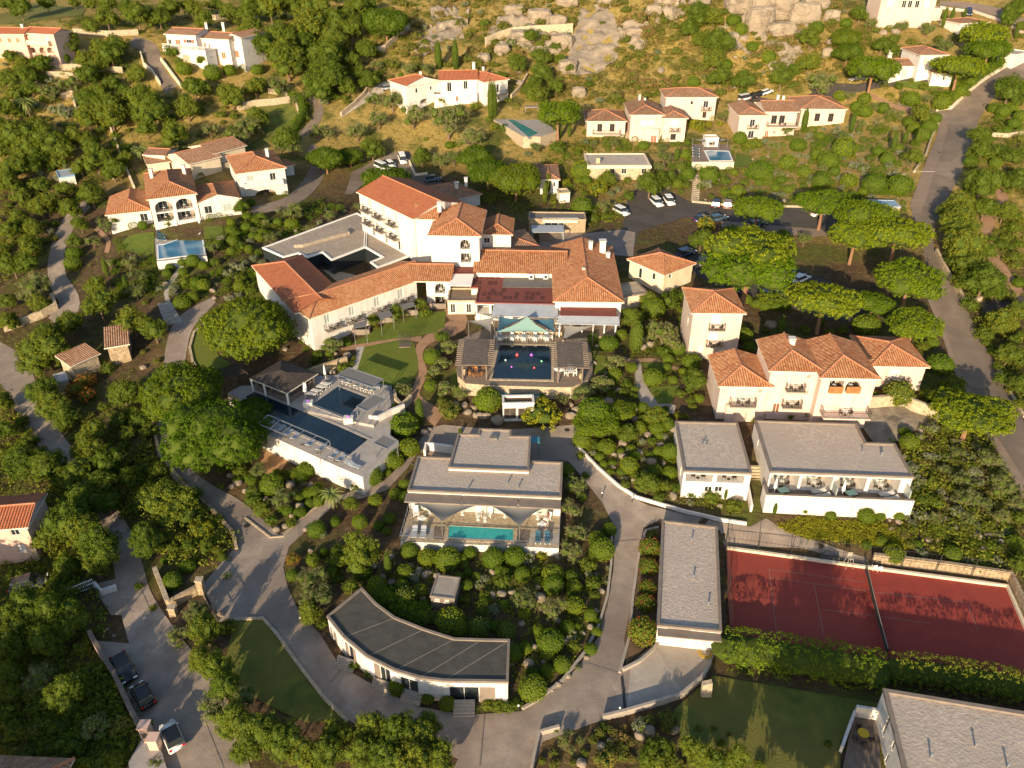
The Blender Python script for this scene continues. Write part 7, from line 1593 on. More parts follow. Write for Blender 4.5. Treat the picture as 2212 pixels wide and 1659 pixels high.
plants(0,0,'B:1620,60,200 1750,50,220 1900,40,200 2050,60,240 2150,150,200 1620,180,180 1690,290,200 1830,230,220 1860,390,260 1830,330,200 1990,160,260 2100,370,260 2130,480,280 2060,560,220 2150,260,200 1950,240,180 700,690,220 940,650,260 720,760,200 960,720,240 1210,690,190 1260,570,170 1330,580,120 1500,620,180 1650,560,150 1660,770,180 1520,880,150 1860,900,200 1120,870,200 640,310,140 750,290,160 720,360,180 560,390,150 430,270,170 590,170,110 690,110,180 890,100,200 1030,110,150 990,130,120 880,480,145 150,420,140 70,370,110 180,490,150 60,510,130 130,50,160 40,20,120 300,20,120 480,20,80 580,20,100 700,20,120 820,40,120 1100,60,160 1240,50,150 1320,130,140 1480,80,130 1400,30,120 120,880,240 40,920,160 250,860,200 330,920,220 180,960,200 420,980,150 560,900,120 600,950,140 480,880,150 230,1020,160 90,1090,200 200,1080,150 60,1180,180 520,1080,140 600,1010,120 430,1230,140 590,1260,180 460,1350,160 300,1310,170 120,1420,160 60,1500,160 220,1480,140 200,1580,150 520,1450,130 480,1560,120 810,1030,120 560,640,140 640,600,140 1320,385,100 1560,1340,110|O:1800,550,150 1360,840,120 310,590,150 440,540,160 700,1450,150 600,1560,110 1540,880,170 1590,820,200 2140,1390,90 2010,1490,90 1790,1530,80 1720,1440,70 1650,1490,60|Q:2110,1020,230|U:120,600,150 540,610,130 1115,335,120 1530,140,70 1085,1440,85 1570,1600,90 330,1010,150 430,900,120 380,1050,130 250,1200,140 130,1270,150 1430,740,80 1300,1140,60|T:1160,400,55 1190,445,100 1375,470,110 1490,455,90 1575,440,50 1665,450,80 410,375,80 860,1460,60 925,1460,65 1005,1465,45 1360,1410,50 1410,1390,50 1460,1405,40 1625,1310,60 1500,1440,60 1500,1490,80 1580,1510,40 1410,1590,80 1350,1590,55 1700,1510,70 1800,1440,60 1890,1450,95 1510,1560,80 1600,1400,60 1660,1410,50 1930,1520,45 1850,1255,40 480,1640,100 760,1560,50 780,1600,50|G:380,710,120 430,740,110 510,720,90 330,440,60 2100,660,70|A:900,965,120 165,655,140 340,265,60|K:262,770,45|M:60,460,80 250,380,80 350,560,60 1450,320,60')
plants(1,0,'Q:290,150,290 870,1010,220 950,1110,260 1130,1165,310 55,1010,160 300,1180,330|P:1410,720,280|B:100,60,180 40,110,160 180,40,120 200,960,170 520,1010,140 1230,235,110 1290,370,140 1140,410,140 1300,470,150 1240,560,150 1270,620,160 1420,385,90 1390,560,110 2000,1190,200 1720,1160,140 60,400,140 110,470,120 40,560,140 1480,440,70|O:240,770,140 330,640,170 460,740,190 690,770,270 100,840,150 200,640,120 840,890,180 640,640,90 640,1030,120 730,1020,120 1260,950,90 1700,1330,100 120,1340,90 440,440,110 560,440,100 230,420,90|U:1290,285,80 1390,300,90 1400,960,130 1060,830,80 1000,820,70 1860,1270,90 1640,1420,80 1720,1400,70 930,150,80 450,300,80 850,200,60 970,420,60 1080,650,60 870,690,90 1130,690,60 760,700,80 2080,960,70|L:1660,1220,150 1450,1180,80 1370,1310,50 1640,1410,60 990,820,60|T:1560,1105,130 1540,1170,60 1590,1170,60 700,940,60 755,930,50 955,770,45 550,900,30 1180,900,50 1560,1340,130 1480,1200,40 1460,1010,50 1530,990,50|G:1580,920,60 800,30,60 540,180,60 1100,270,80 900,80,50 700,310,60 1470,220,40 600,240,50 1210,1000,60|C:628,360,45,170 738,355,40,190 390,545,45,150 968,650,40,230 990,650,38,215 1380,850,18,80 1420,855,18,80 1480,840,24,90 1150,872,14,50 1165,860,12,45 1187,860,12,45 1340,1190,38,130 1320,1250,30,130|M:340,420,110 470,430,120 760,150,100 940,240,90 820,230,70 1050,170,110 1290,140,90 1160,60,100 1500,130,80 1690,150,50 1840,260,80 1800,420,90 1850,380,70 1940,350,90 1850,60,80 1960,430,60 2040,380,60 2170,330,90 2150,250,80 2000,60,90 2090,130,80 1320,240,70 1380,380,70 950,330,80 880,400,90 820,380,90 560,440,80 1000,420,60 690,420,70|Y:1930,120,140 1980,200,120 2090,540,120 1880,480,110 1980,540,130 1780,620,120 640,500,60 480,230,110 430,310,110 300,500,80')
plants(None,None,'T:365,885,90 450,865,75 530,852,70 615,850,75 650,930,110 710,990,110 800,895,100 880,890,80 790,830,80 930,985,170 820,1025,75 565,1030,100 650,1050,80 720,1050,70 400,1035,90 150,1060,90 230,905,70 155,915,60 390,965,110 90,790,110 160,765,80 1360,970,80 1440,960,80 1350,1290,110 1580,1400,220 1640,1280,110 1735,1310,120 1850,1285,110 1920,1300,50 1800,1345,70 1860,1430,200 1950,1400,120 1570,1090,110 1610,1180,80 410,310,90 460,355,70 520,310,90 600,330,110 1150,205,100 1080,250,90 1940,580,90 60,1350,200 30,1500,120 110,1490,110 230,1440,70 290,1420,80 1430,1550,150|O:200,950,130 510,930,170 1210,1030,170 1240,1140,250 1160,1290,200|L:1640,690,140 1730,720,150 1890,700,80 1920,660,70 1680,640,110 1790,760,120|G:1865,1540,170 280,330,150|W:1480,1290,150|U:1190,920,90 1270,900,100 1580,940,160 400,1490,260 1560,1570,150|B:1180,1500,330 1030,1560,220 1300,1450,240|Y:1690,470,90|K:1235,335,50|C:1425,1120,70,200 1190,880,30,90|X:1590,1320,70 1300,1580,90 1600,1480,60', 6.818, 1700, 230)
plants(2,0,'P:490,1340,300 920,1300,290 1180,1375,360 1130,1500,330 1400,1495,370 450,1610,530 1240,430,310 1800,420,290 1960,210,290 1990,310,260|Q:1060,250,200 1075,335,185|B:110,90,180 200,110,150 40,180,140 230,280,230 110,260,130 200,390,160 230,500,160 390,520,170 640,500,170 820,410,150 830,240,160 1150,90,130 1290,290,130 1360,330,110 2120,580,220 1940,1190,250 2160,1160,180 1780,1340,240 1960,1350,170 1790,1450,270 1810,1590,280 1930,880,160 1940,965,140 2150,80,160 2190,30,120 2110,120,110 1560,740,170 1500,1010,140 460,940,110 120,1550,160 2190,170,80|O:900,540,210 1420,165,110 1590,180,110 1220,150,100 1700,290,130 1770,240,100 1080,620,90 1240,690,90 1350,730,80 1580,640,90 1440,600,70 1400,740,90 960,980,60 1040,870,80 1160,800,80 680,840,90 590,940,90 910,1090,70 640,1130,80 790,1540,120 270,740,90 1900,1560,60|T:330,130,95 380,190,85 450,300,80 560,370,90 270,420,100 70,530,80 720,450,90 870,180,90 1060,150,80 370,895,90 840,840,60 790,840,50 890,880,65 950,900,55 750,940,110 870,1000,90 950,1040,150 1050,960,150 1150,960,60 1210,950,40 1220,830,50 1280,830,60 1300,850,50 1250,860,50 1270,980,80 1330,1030,90 1290,1095,60 1235,1090,40 1400,960,70 985,1110,70 1080,1170,110 1245,1195,150 1410,1200,165 900,1170,115 720,1280,50 720,1210,40 650,1215,40 680,1055,110 500,1110,155 790,1110,90 500,1180,60 560,1160,70 600,1190,50 360,1240,90 280,1250,60 220,1180,30 180,1270,40 170,1135,120 110,1090,40 60,1065,40 150,1080,50 210,1100,50 300,1100,50 20,1000,70 20,1060,50 50,1130,60 520,1030,50 570,1060,50 600,1080,40 1180,640,80 1180,720,100 1130,690,80 1020,620,80 1300,700,80 1480,640,120 1680,665,110 1760,620,80 1800,590,90 1770,560,70 1640,770,80 1470,790,80 1600,820,100 1500,830,80 1560,870,100 1640,610,50 1860,530,80 1980,450,70 2040,430,60 1865,1045,80 2030,1055,75 2020,700,80 2080,720,90 2130,700,80 2190,750,80 2050,770,60 2150,800,80 2100,850,70 2190,850,60 320,1530,170 650,1530,90 1340,185,55 2110,150,50 2100,1490,60|U:90,150,120 1370,250,90 280,1170,80 2060,980,160 2130,1020,150 2190,1000,110 760,430,90 1310,560,60 1560,560,70 1480,520,50 1400,560,70 1340,620,60 2180,1580,90 2120,1600,80|G:1160,1085,100 1110,1075,80 155,1195,80 820,880,60|L:190,765,40 240,800,50 165,800,40 100,810,100 150,1450,130 60,790,80 270,1230,60|F:1660,257,60|C:1700,110,24,125 1745,110,24,115 1830,85,20,60 795,780,36,140 1105,790,30,140 1375,920,32,130 1445,890,28,75 1530,890,32,105 2165,215,20,70 1245,70,16,80|A:2150,1350,60|K:350,800,40|M:40,60,110 160,330,120 480,430,90 500,180,60 900,80,80 950,60,60 40,420,90 130,440,80 640,420,80 1000,110,60 500,280,50 1200,250,60 1480,270,70|Y:560,330,110 620,310,100 700,260,110 480,360,100 1010,420,80 760,120,60 330,250,50')
plants(0,1,'Q:1600,450,570 1180,890,500 1400,1135,620 1640,990,230|B:640,310,240 850,420,250 1000,480,190 620,190,150 300,600,330 220,680,240 300,520,220 450,440,190 800,890,230 270,880,220 330,970,230 420,1040,190 560,680,120 150,1350,260 330,1370,280 480,1420,250 560,1250,220 700,1330,230 640,1480,240 850,1430,170 930,1560,170 520,1590,290 700,1600,190 600,1140,190 20,940,150 30,1130,180 120,1270,160 80,60,190 170,50,180 60,420,150 50,290,120 250,300,150 1550,1390,110|O:230,180,230 900,130,120 1670,1390,130 1830,1560,190 180,250,140|R:490,860,150 560,800,140 560,900,130|U:690,730,110 1210,160,120 1560,150,90 2150,680,70 1640,1580,130 1700,1640,130 1440,1380,80 1600,1420,80 560,1350,120|W:1640,1530,90|T:470,45,110 990,25,50 1100,75,60 1180,35,70 1080,110,60 1185,100,65 1250,30,90 1320,60,70 1320,190,90 1335,135,40 1470,165,50 1180,300,110 1630,100,55 1630,130,50 1950,490,50 1960,550,45 1985,600,45 2000,515,60 1760,1480,150 1980,1385,120 1940,1560,60 2060,1490,60 2010,1600,70 1630,1450,80 1270,220,50 1540,1450,60|G:1480,110,80 1560,80,80 1510,60,60 1590,50,60 1400,180,40|C:680,75,34,120 815,190,34,130|N:2150,570,150|A:2150,1540,180 710,35,60|X:1490,1420,60 1540,1460,70 1500,1490,50 1590,1520,50 1940,1620,80 930,720,50 1070,180,50 1850,600,40|M:1040,180,60 930,620,50 1020,680,60 1080,1600,60 1100,1480,70 940,300,60')
plants(1,1,'N:690,580,130 660,690,110 610,740,105 670,850,130 1770,680,145 1690,820,150 1570,880,150 1050,870,70 1245,875,65|T:585,650,110 580,840,90 950,930,170 885,935,70 1110,920,60 1165,915,70 1300,910,55 1730,565,120 1815,510,75 1880,720,75 1770,765,90 2020,785,130 340,985,65 410,1090,185 440,1240,130 340,1320,130 195,1420,140 300,1400,50 2110,1090,90 1720,1235,115 1560,1190,115 1675,1300,65 1700,1345,50 1760,1340,50 1865,1355,115 1880,1245,60 1810,1265,50 2130,1400,95 1630,530,70 350,1540,80 410,1480,80 220,1580,90 410,1560,80 2180,600,100 2020,340,150 1780,820,30 1470,1390,80 1490,1500,70 1560,1560,60 2000,470,70|t:1640,1000,200|B:210,415,95 360,365,115 510,310,100 2000,290,150 2040,1040,160 1850,1150,140 1980,1470,180 1890,400,150 60,1600,120 2090,1490,90|O:780,900,95 400,860,120 1520,1480,160 1490,1640,150 100,1490,100 2080,490,210 2150,560,150 1430,920,95|L:1300,1030,290 2140,1335,65 2180,1030,70 690,1040,60|P*.75:1640,1060,265 1820,990,185|U:540,370,100 650,520,110 2010,1200,70 2120,290,170 2180,250,120 230,470,50 420,380,50 1850,830,90 1830,880,80 1900,860,70 2040,900,50 2100,990,60 1750,900,80 1550,1290,70 1600,1230,60 1580,1420,70 2000,1280,60 1910,1420,80 1840,1480,80 2060,1560,90 2160,1500,90 30,540,60 60,700,60 120,470,40|W:240,1020,85|G:1950,1205,60 1870,1260,55 1960,1320,50|M:700,1000,165 660,940,90 600,800,60 560,780,50|C:1912,525,82,200 505,1005,50,170 380,1220,24,70 770,1135,26,40|X:800,960,60 860,980,50 820,1010,60 740,960,60 900,1030,70 1010,1060,95 940,1030,70 870,1030,50 1490,960,45 1520,990,60 1490,1030,80 1560,1010,60 540,1140,70 570,1120,40 1960,590,60 2000,570,60 1660,580,40 1950,540,50 2070,1220,60 2010,1330,70 2090,1340,50 1640,690,40 1720,760,40 40,640,60 660,590,30 1930,1270,60 1800,870,60')
plants(2,1,'P*.95:430,60,530 920,270,400 1240,290,240 1480,130,410 1500,430,320|P*.72:1880,1000,470|B:1950,160,280 1850,70,200 70,800,170 2070,420,200 2110,640,170 2180,830,150 2150,540,90 2190,960,90 1780,30,150|W:1400,890,180|T:1230,910,80 1190,445,160 1620,560,80 1670,700,160 1590,980,60 60,680,120 1470,1205,115 1440,1140,75 420,280,60 470,310,60 530,320,70 600,320,80 660,320,70 400,510,110 430,590,80 1690,830,60 790,1640,60 940,1640,60 1040,1640,70 1190,1640,60 1260,1640,60 105,540,60 1700,1290,50|U:1770,840,160 1590,900,120 1560,590,90 785,1010,120 690,1030,80 500,1030,70 190,1560,130 60,1540,80 340,1620,120 1640,1590,130 1560,1580,120 1430,1590,120 1360,1600,90 1360,860,60 1270,830,60 1520,850,50 380,450,50 540,480,60 620,640,60 2130,1500,100 800,480,80 950,500,80 1040,480,90 1100,540,70 900,430,70|L:20,1040,60 450,1060,40|O:1800,1440,150 1990,1320,170 1850,1560,170 2070,1480,180 1780,1270,110 1700,1380,100 1960,1600,120 2170,1600,120|G:1730,1300,70 1620,1300,70 1900,1230,70 1830,1330,60 2080,1380,70 1880,1650,60|K:2180,600,70|M:1520,1290,60 1500,1330,60 1560,1250,60 1680,1460,90 2050,1620,80 1750,1500,60 1620,1230,50 2130,720,60|C:640,470,44,160 280,1540,22,75 600,1640,24,75 725,1620,22,75 885,1610,26,80 1150,1640,22,60 1330,1590,28,95 1605,1460,24,80|X:570,440,80 1640,1065,50 1440,1300,50 1790,1200,50 1690,1180,40 1900,1180,40 350,1560,90 1540,1130,50 1810,1400,40')
plants(0,2,'B*1.3:430,80,290 650,230,290 560,150,260 300,180,180 440,340,170 620,340,180 940,190,220 1330,230,90 150,650,310 330,680,310 60,750,290 450,700,240 300,820,250 100,850,240 60,1050,190 80,1180,150 420,1180,280 520,1120,190 1330,760,230 1290,950,165 1400,1010,230 1450,1130,240 1530,1350,280 1680,1440,280 1600,1520,240 1850,1500,270 2000,1580,240 2150,1450,190 2120,1560,240 2010,650,160 760,1610,110 540,1640,120|O:1260,640,190 1150,800,170 1400,1280,240 1570,1200,230 2020,430,220 2050,560,230 250,1070,220|L:1300,110,170 |U:1120,235,90 1050,230,80 1480,740,130 660,1010,130 690,1110,120 760,1250,100 1010,1630,110 2090,720,100 2190,250,120 570,770,100 2180,430,90 1760,50,100 1890,70,90 900,480,70 990,620,60|F:1410,250,62|T:1065,310,55 1440,290,55 1480,300,40 1115,445,120 1215,350,100 1895,410,80 2030,310,90 2050,110,120 2170,60,70 910,1650,50 860,1620,60|R:1900,300,105|N:610,1380,190|t:665,1205,45|G:1470,410,70 2100,150,60|X:1790,110,60 1850,90,50 1760,60,50 2010,250,40 1430,660,60 1980,110,40 690,760,30 740,800,30|M:960,90,80 500,1010,70 840,1560,70')
plants(1,2,'T:440,245,110 560,290,125 690,300,160 830,265,95 985,295,140 1125,285,145 1175,405,100 1370,400,140 1375,470,130 1490,420,95 230,475,125 705,700,190 770,750,110 990,740,80 760,420,65 820,390,60 875,415,60 1510,605,130 1615,665,80 1665,710,45 1655,775,65 1615,885,85 1525,740,50 1355,835,175 1195,880,80 1275,760,80 1430,985,110 1335,1030,90 1240,1140,180 1055,605,70 1185,650,80 510,510,100 1740,110,90 1655,170,110 1690,240,160 310,40,80 120,60,100 295,120,60 360,1130,120 560,1200,90 685,1240,100 240,90,70 1630,290,70|t:815,470,75|W:415,560,150 890,750,140 1070,775,120|K:605,680,90|O:1190,560,170 1370,620,190 1520,130,160 1485,250,160 1470,1430,80 1440,1480,100 1550,1480,70 1490,1540,70|U:1600,340,120 1630,460,120 1510,870,110 1280,1150,100 85,990,90 180,1040,90 215,1065,60 950,1250,90 1020,1260,100 1090,1260,100 1140,1240,80 1300,1610,60 1580,1560,60 1390,1400,60 930,540,90 1700,1390,60|B*1.25:120,270,260 60,480,110 200,1400,250 380,1450,290 520,1500,270 620,1600,240 300,1580,270 130,1560,240 450,1620,290 560,1390,190 2000,1580,180 2100,1550,190 2050,1650,190 10,1450,180|G:1535,1005,55 1730,360,40 1720,450,40 1600,400,60|F:2000,230,135 1990,350,115 1985,490,110 1970,590,120 1955,770,180|L:1300,280,80|M:2015,140,90 1680,420,50 1380,1560,70 1500,1620,60|C:300,340,45,150|X:440,350,70 505,375,60 555,400,80 620,410,60 980,530,60 1040,530,70 1110,520,60 1290,555,80 1685,510,60 1615,740,50 1565,780,40 1215,980,80 1405,1115,60 1470,1060,50 1355,1150,50 530,560,60 1250,870,60 1590,940,40 1935,1450,80 1650,640,40 500,370,50 1170,720,50')
plants(2,2,'T:960,20,70 1190,20,110 1280,25,70 1400,20,70 1370,270,140 1190,215,60 1290,190,75 1750,270,110 1960,285,80 2150,200,110 1530,210,60|G:1850,310,80 2030,320,90 1550,265,90 1650,60,70 1900,90,70|O:1640,40,110 1850,40,110 2060,30,130|B*1.5:50,1530,150 120,1590,170 220,1610,160 350,1600,200 2190,340,130|U:940,1500,60 1500,120,70 1420,120,70 1900,200,70 2100,100,80 1690,210,60 500,1640,80 250,1500,70|M:2000,180,80 1750,60,80 1800,190,60 100,1400,60 200,1400,50 300,1440,50|X:1350,110,50 1500,110,50 1900,130,50 1650,180,40 1980,150,60')
# off the left and bottom edge: the trees that throw the long evening shadows into the picture
OFF = [(-60,38,13,'B',1.1),(-47,31,12,'B',1),(-78,30,14,'B',1.3),(-62,20,15,'Q',1.3),(-90,45,14,'B',1.2),(-100,60,14,'B',1.2),(-88,20,15,'Q',1.3),(-115,80,15,'B',1),(-122,100,15,'B',1),(-70,52,13,'B',1),(25,33,12,'B',1.2)]
for x, y, s_, k, hs_ in OFF:
    q = proj((x, y, H(x, y) + PROTO[k][0][3] * s_ * hs_)); plant(k, q[0], q[1], s_ / q[2] * FPX, None, hs_)
def scatter(poly, spec, n, seed, sep=.55, clear=True):
    """wild plants spread by chance inside an outline (photo pixels), keeping off roads, houses and one another"""
    r_ = random.Random(seed); xs = [p[0] for p in poly]; ys = [p[1] for p in poly]; got = 0; tries = 0
    ks = [k for k, w, a, b in spec]; ws = [w for k, w, a, b in spec]
    while got < n and tries < n * 25:
        tries += 1; x = r_.uniform(min(xs), max(xs)); y = r_.uniform(min(ys), max(ys))
        if not inpoly(x, y, poly) or any(inpoly(x, y, q) for q in BLOCK): continue
        k = r_.choices(ks, ws)[0]; a, b = [(q[2], q[3]) for q in spec if q[0] == k][0]; S = r_.uniform(a, b); g = G(x, y); w = S / proj(g)[2] * FPX
        if any(abs(p['px'] - x) < (w + p['w']) * .5 * sep and abs(p['py'] - y) < (w + p['w']) * .4 * sep for p in OCC): continue
        plant(k, x, y - (w * .25 if k in 'BO' else w*.1), w); OCC.append(dict(px=x, py=y, w=w)); got += 1
OCC = [dict(px=p['px'], py=p['py'], w=p['S'] / G(p['px'], p['py']).length * FPX) for p in PLANTS]
scatter([(860,0),(1500,0),(2000,0),(1900,110),(1890,180),(1600,200),(1280,220),(1110,200),(1000,140),(860,150)], [('M',5,1.6,4.5),('Y',5,1.5,4.5),('G',1,1.5,3),('X',1,1.2,4),('U',2,1.5,4)], 230, 5)
scatter([(0,0),(900,0),(860,130),(760,230),(680,200),(560,0)], [('B',3,5,9),('U',3,2,4),('M',3,1.6,4),('Y',1,1.5,3)], 110, 6)
scatter([(0,110),(180,110),(280,200),(330,300),(200,440),(80,560),(0,600)], [('B',4,5,8),('U',3,2,4),('M',2,1.6,3.5),('G',1,1.5,3)], 110, 7)
scatter([(380,200),(640,180),(720,300),(640,330),(480,310),(330,330)], [('U',3,1.5,3.5),('M',2,1.5,3),('O',1,3,5)], 22, 8)
scatter([(1240,330),(1260,460),(1340,480),(1480,350),(1960,400),(1960,470),(1500,430)], [('T',3,1.2,2.6),('U',2,1.5,3),('G',2,1.2,2.4),('M',1,1.4,2.6),('X',1,.6,1.5)], 70, 9)
scatter([(1490,330),(1900,250),(2010,270),(1950,450),(1600,440)], [('T',4,1.1,2.4),('G',3,1.2,2.6),('U',2,1.3,2.8),('X',.7,.6,1.5),('M',1,1.4,2.4)], 110, 10)
scatter([(1990,180),(2212,60),(2212,120),(2110,200),(2020,230)], [('U',3,1.6,3.5),('M',2,1.5,3.5),('T',1,1.5,2.5)], 20, 11)
scatter([(2110,280),(2212,200),(2212,1040),(2120,720),(2050,560),(2070,430)], [('U',4,1.8,4),('B',2,4,7),('M',2,1.6,3.5),('T',1,1.3,2.6),('Y',1,1.2,2.4)], 70, 12)
scatter([(250,560),(420,520),(560,450),(700,420),(770,460),(590,540),(560,640),(400,660),(240,640)], [('T',4,1.2,2.6),('G',3,1.2,2.4),('U',3,1.5,3),('X',.7,.6,1.5),('O',1,3,4.5)], 70, 13)
scatter([(0,900),(330,860),(330,1000),(480,1120),(480,1190),(330,1200),(240,1050),(90,1040)], [('B',3,5,8),('U',4,2,4),('M',2,1.6,3.4)], 40, 14)
scatter([(0,1230),(190,1280),(190,1400),(320,1659),(0,1659)], [('B',2,5,7.5),('U',4,2,4),('M',2,1.6,3)], 24, 15)
scatter([(650,1190),(880,1190),(1210,1200),(1310,1230),(1240,1400),(1150,1500),(1110,1470),(1090,1370),(860,1310),(700,1270)], [('T',4,1.2,2.3),('U',2,1.3,2.6),('G',1,1,2),('X',1,.5,1.2)], 50, 16)
scatter([(1220,1000),(1240,985),(1470,1090),(1600,1100),(1460,1010),(1450,880),(1380,850),(1300,830),(1260,900)], [('T',4,1.2,2.6),('U',3,1.5,3),('G',1,1,2),('X',1,.7,1.8)], 36, 17)
scatter([(1900,1080),(1990,900),(2060,930),(2212,1130),(2212,1230),(1950,1190)], [('M',3,1.4,3),('G',3,1.2,2.4),('U',3,1.5,3),('X',1,.6,1.5),('Y',1,1,2)], 60, 18)
scatter([(520,1090),(600,1000),(700,1050),(720,1090),(640,1150),(590,1160)], [('T',3,1.2,2.2),('U',3,1.4,2.6),('X',2,.7,1.6),('G',1,1,2)], 20, 19)
scatter([(1180,1659),(1200,1610),(1460,1540),(1640,1659)], [('M',3,1.2,2.6),('Y',2,1,2),('G',1,1,2),('X',1,.6,1.4)], 22, 20)
scatter([(1380,820),(1480,640),(1480,800),(1520,830),(1500,890)], [('T',3,1.2,2.4),('U',3,1.5,3)], 14, 21)
scatter([(640,760),(760,740),(770,800),(700,810)], [('T',2,1,2),('U',2,1.2,2.4),('X',2,.7,1.4)], 10, 22)
def cull(limit=298):
    """past about 300 of a kind the smallest join one leafy mass"""
    from collections import defaultdict
    g = defaultdict(list)
    for p in PLANTS: g[p['o'].name.split('.')[0]].append(p)
    for nm, ps in g.items():
        if len(ps) <= limit: continue
        ps.sort(key=lambda p: -p['S'] / G(p['px'], p['py']).length); rest = ps[limit:]; V, F, off = [], [], 0; me0 = None
        for p in rest:
            me = p['o'].data; n = len(me.vertices); a = np.empty(n * 3); me.vertices.foreach_get('co', a); a = a.reshape(-1, 3); M = np.array(p['o'].matrix_basis); V.append(a @ M[:3, :3].T + M[:3, 3])
            F += [[i + off for i in f.vertices] for f in me.polygons if f.material_index == 0]; off += n; me0 = me; PLANTS.remove(p); bpy.data.objects.remove(p['o'])
        m2 = bpy.data.meshes.new(nm + '_mass'); m2.from_pydata(np.concatenate(V).tolist(), [], F); m2.materials.append(me0.materials[0])
        o = bpy.data.objects.new(nm + '_mass', m2); col.objects.link(o); tag(o, kind='stuff')
cull()
_n = {}
for p in PLANTS: _n[p['kind']] = _n.get(p['kind'], 0) + 1
print('PLANTS', _n)
# ---------------------------------------------------------------- hedges and ground cover
def hedge(pts, w, h, m, label, z=None, name='hedge', wob=.08, dens=260, cat='hedge'):
    P3 = [G(*p) for p in pts]; cen = []; nor = []; L = []
    for a, b in zip(P3, P3[1:]):
        l = (b - a).length; d = (b - a).normalized(); s = Vector((-d.y, d.x, 0)); 
        for k in range(int(l * dens / 6)):
            t = rnd.random(); ang = rnd.uniform(-.3, math.pi + .3); q = a.lerp(b, t); wv = 1 + wob * math.sin(t * l * 1.3 + l)
            g = H(q.x, q.y); p = q + s * (math.cos(ang) * w / 2 * wv); p.z = g + h * .5 + math.sin(ang) * h * .5 * wv + (h*.25 if abs(math.cos(ang))<.7 else rnd.uniform(-.4,.3)*h)
            cen.append(p); nor.append((s * math.cos(ang) + Vector((0, 0, math.sin(ang)))).normalized())
        n = max(1, int(l / (w * .28)))
        for k in range(n): q = a.lerp(b, (k + .5) / n); L.append(((q.x, q.y, H(q.x, q.y) + h * .45), (w * .47, w * .47, h * .52)))
    base = P3[0].copy(); base.z = H(base.x, base.y); off = np.array(base)
    me = leaf_mesh(name, np.array([tuple(c) for c in cen]) - off, np.array([tuple(n) for n in nor]), .22, 9, .09, m, [(tuple(np.array(c) - off), r) for c, r in L], .9, .65, .6, .2)
    o = bpy.data.objects.new(name, me); col.objects.link(o); o.location = base; tag(o, label, cat); return o
hedge(T(2,2,(250,930),(500,960),(800,1010),(1060,1050),(1270,1090)), 4.4, 2.7, 'leaf_clip', 'thick green hedge along the near side of the red tennis court')
hedge(T(2,2,(1330,1075),(1600,1100),(1900,1145),(2300,1220)), 3.0, 2.7, 'leaf_oak', 'darker hedge between the tennis court and the corner house')
hedge(T(1,2,(290,570),(370,630),(460,680),(570,710)), 2.2, 1.5, 'leaf_clip', 'clipped hedge following the back of the curved lodge')
hedge(T(0,0,(1880,640),(1960,680),(1970,760),(1930,830),(1880,880)), 2.4, 2.2, 'leaf_clip', 'curved clipped hedge beside the stepped path on the hillside')
hedge(T(2,0,(1690,690),(1780,620),(1880,540),(2000,450),(2100,400)), 2.6, 1.8, 'leaf_clip', 'long hedge along the upper bend of the public road')
hedge(T(2,1,(470,330),(690,320)), 2.2, 1.8, 'leaf_clip', 'straight hedge beside the lower car park')
def cover(poly, m, n, smin, smax, name, seed, step=1):
    """low ground cover nobody could count: one leafy sheet of small tufts"""
    r_ = random.Random(seed); xs = [p[0] for p in poly]; ys = [p[1] for p in poly]; cen = []
    while len(cen) < n:
        x = r_.uniform(min(xs), max(xs)); y = r_.uniform(min(ys), max(ys))
        if not inpoly(x, y, poly) or any(inpoly(x, y, q) for q in BLOCK): 
            n -= .2; continue
        g = G(x, y); cen.append((g.x, g.y, g.z + .1))
    me = leaf_mesh(name, np.array(cen), np.tile([0, 0, 1.0], (len(cen), 1)), np.array([r_.uniform(smin, smax) for _ in cen]), 9, .12, m, None, 0, .6, .5, .6, .8)
    o = bpy.data.objects.new(name, me); col.objects.link(o); return tag(o, kind='stuff')
cover(T(2,2,(610,90),(760,40),(1300,80),(1500,180),(1450,250),(1200,220),(740,170)), 'leaf_lime', 1300, .3, .6, 'yellow_ground_cover', 1)
cover(T(2,2,(1300,80),(1700,50),(2100,200),(2080,350),(1700,320),(1450,250)), 'leaf_maquis', 500, .25, .6, 'ground_cover', 2)
cover([(1490,330),(1900,250),(2010,270),(1960,450),(1600,440)], 'leaf_grey', 1500, .25, .8, 'ground_cover', 3)
cover([(240,560),(420,520),(560,450),(770,430),(590,540),(560,640),(400,660),(240,640)], 'leaf_oak', 2000, .25, .8, 'ground_cover', 4)
cover([(640,1190),(880,1190),(1210,1200),(1320,1230),(1240,1420),(1150,1510),(1110,1470),(1090,1370),(860,1310),(700,1270)], 'leaf_oak', 1500, .2, .6, 'ground_cover', 5)
cover([(1215,1000),(1240,985),(1470,1090),(1600,1110),(1460,1010),(1450,880),(1480,760),(1380,700),(1300,830),(1250,900)], 'leaf_oak', 2200, .25, .8, 'ground_cover', 6)
cover([(0,0),(2212,0),(2212,200),(1900,260),(1250,260),(900,170),(700,260),(330,330),(0,600)], 'leaf_dry', 5200, .3, .9, 'dry_grass', 7)
cover([(0,0),(2212,0),(2212,200),(1900,260),(1250,260),(900,170),(700,260),(330,330),(0,600)], 'leaf_maquis', 3000, .3, .9, 'ground_cover', 8)
cover([(0,600),(200,560),(330,860),(480,1120),(480,1200),(200,1200),(160,1280),(320,1659),(0,1659)], 'leaf_oak', 5200, .3, .9, 'ground_cover', 9)
cover([(2020,260),(2212,200),(2212,1150),(1900,1080),(2000,890),(2120,720)], 'leaf_maquis', 3500, .3, .9, 'ground_cover', 10)
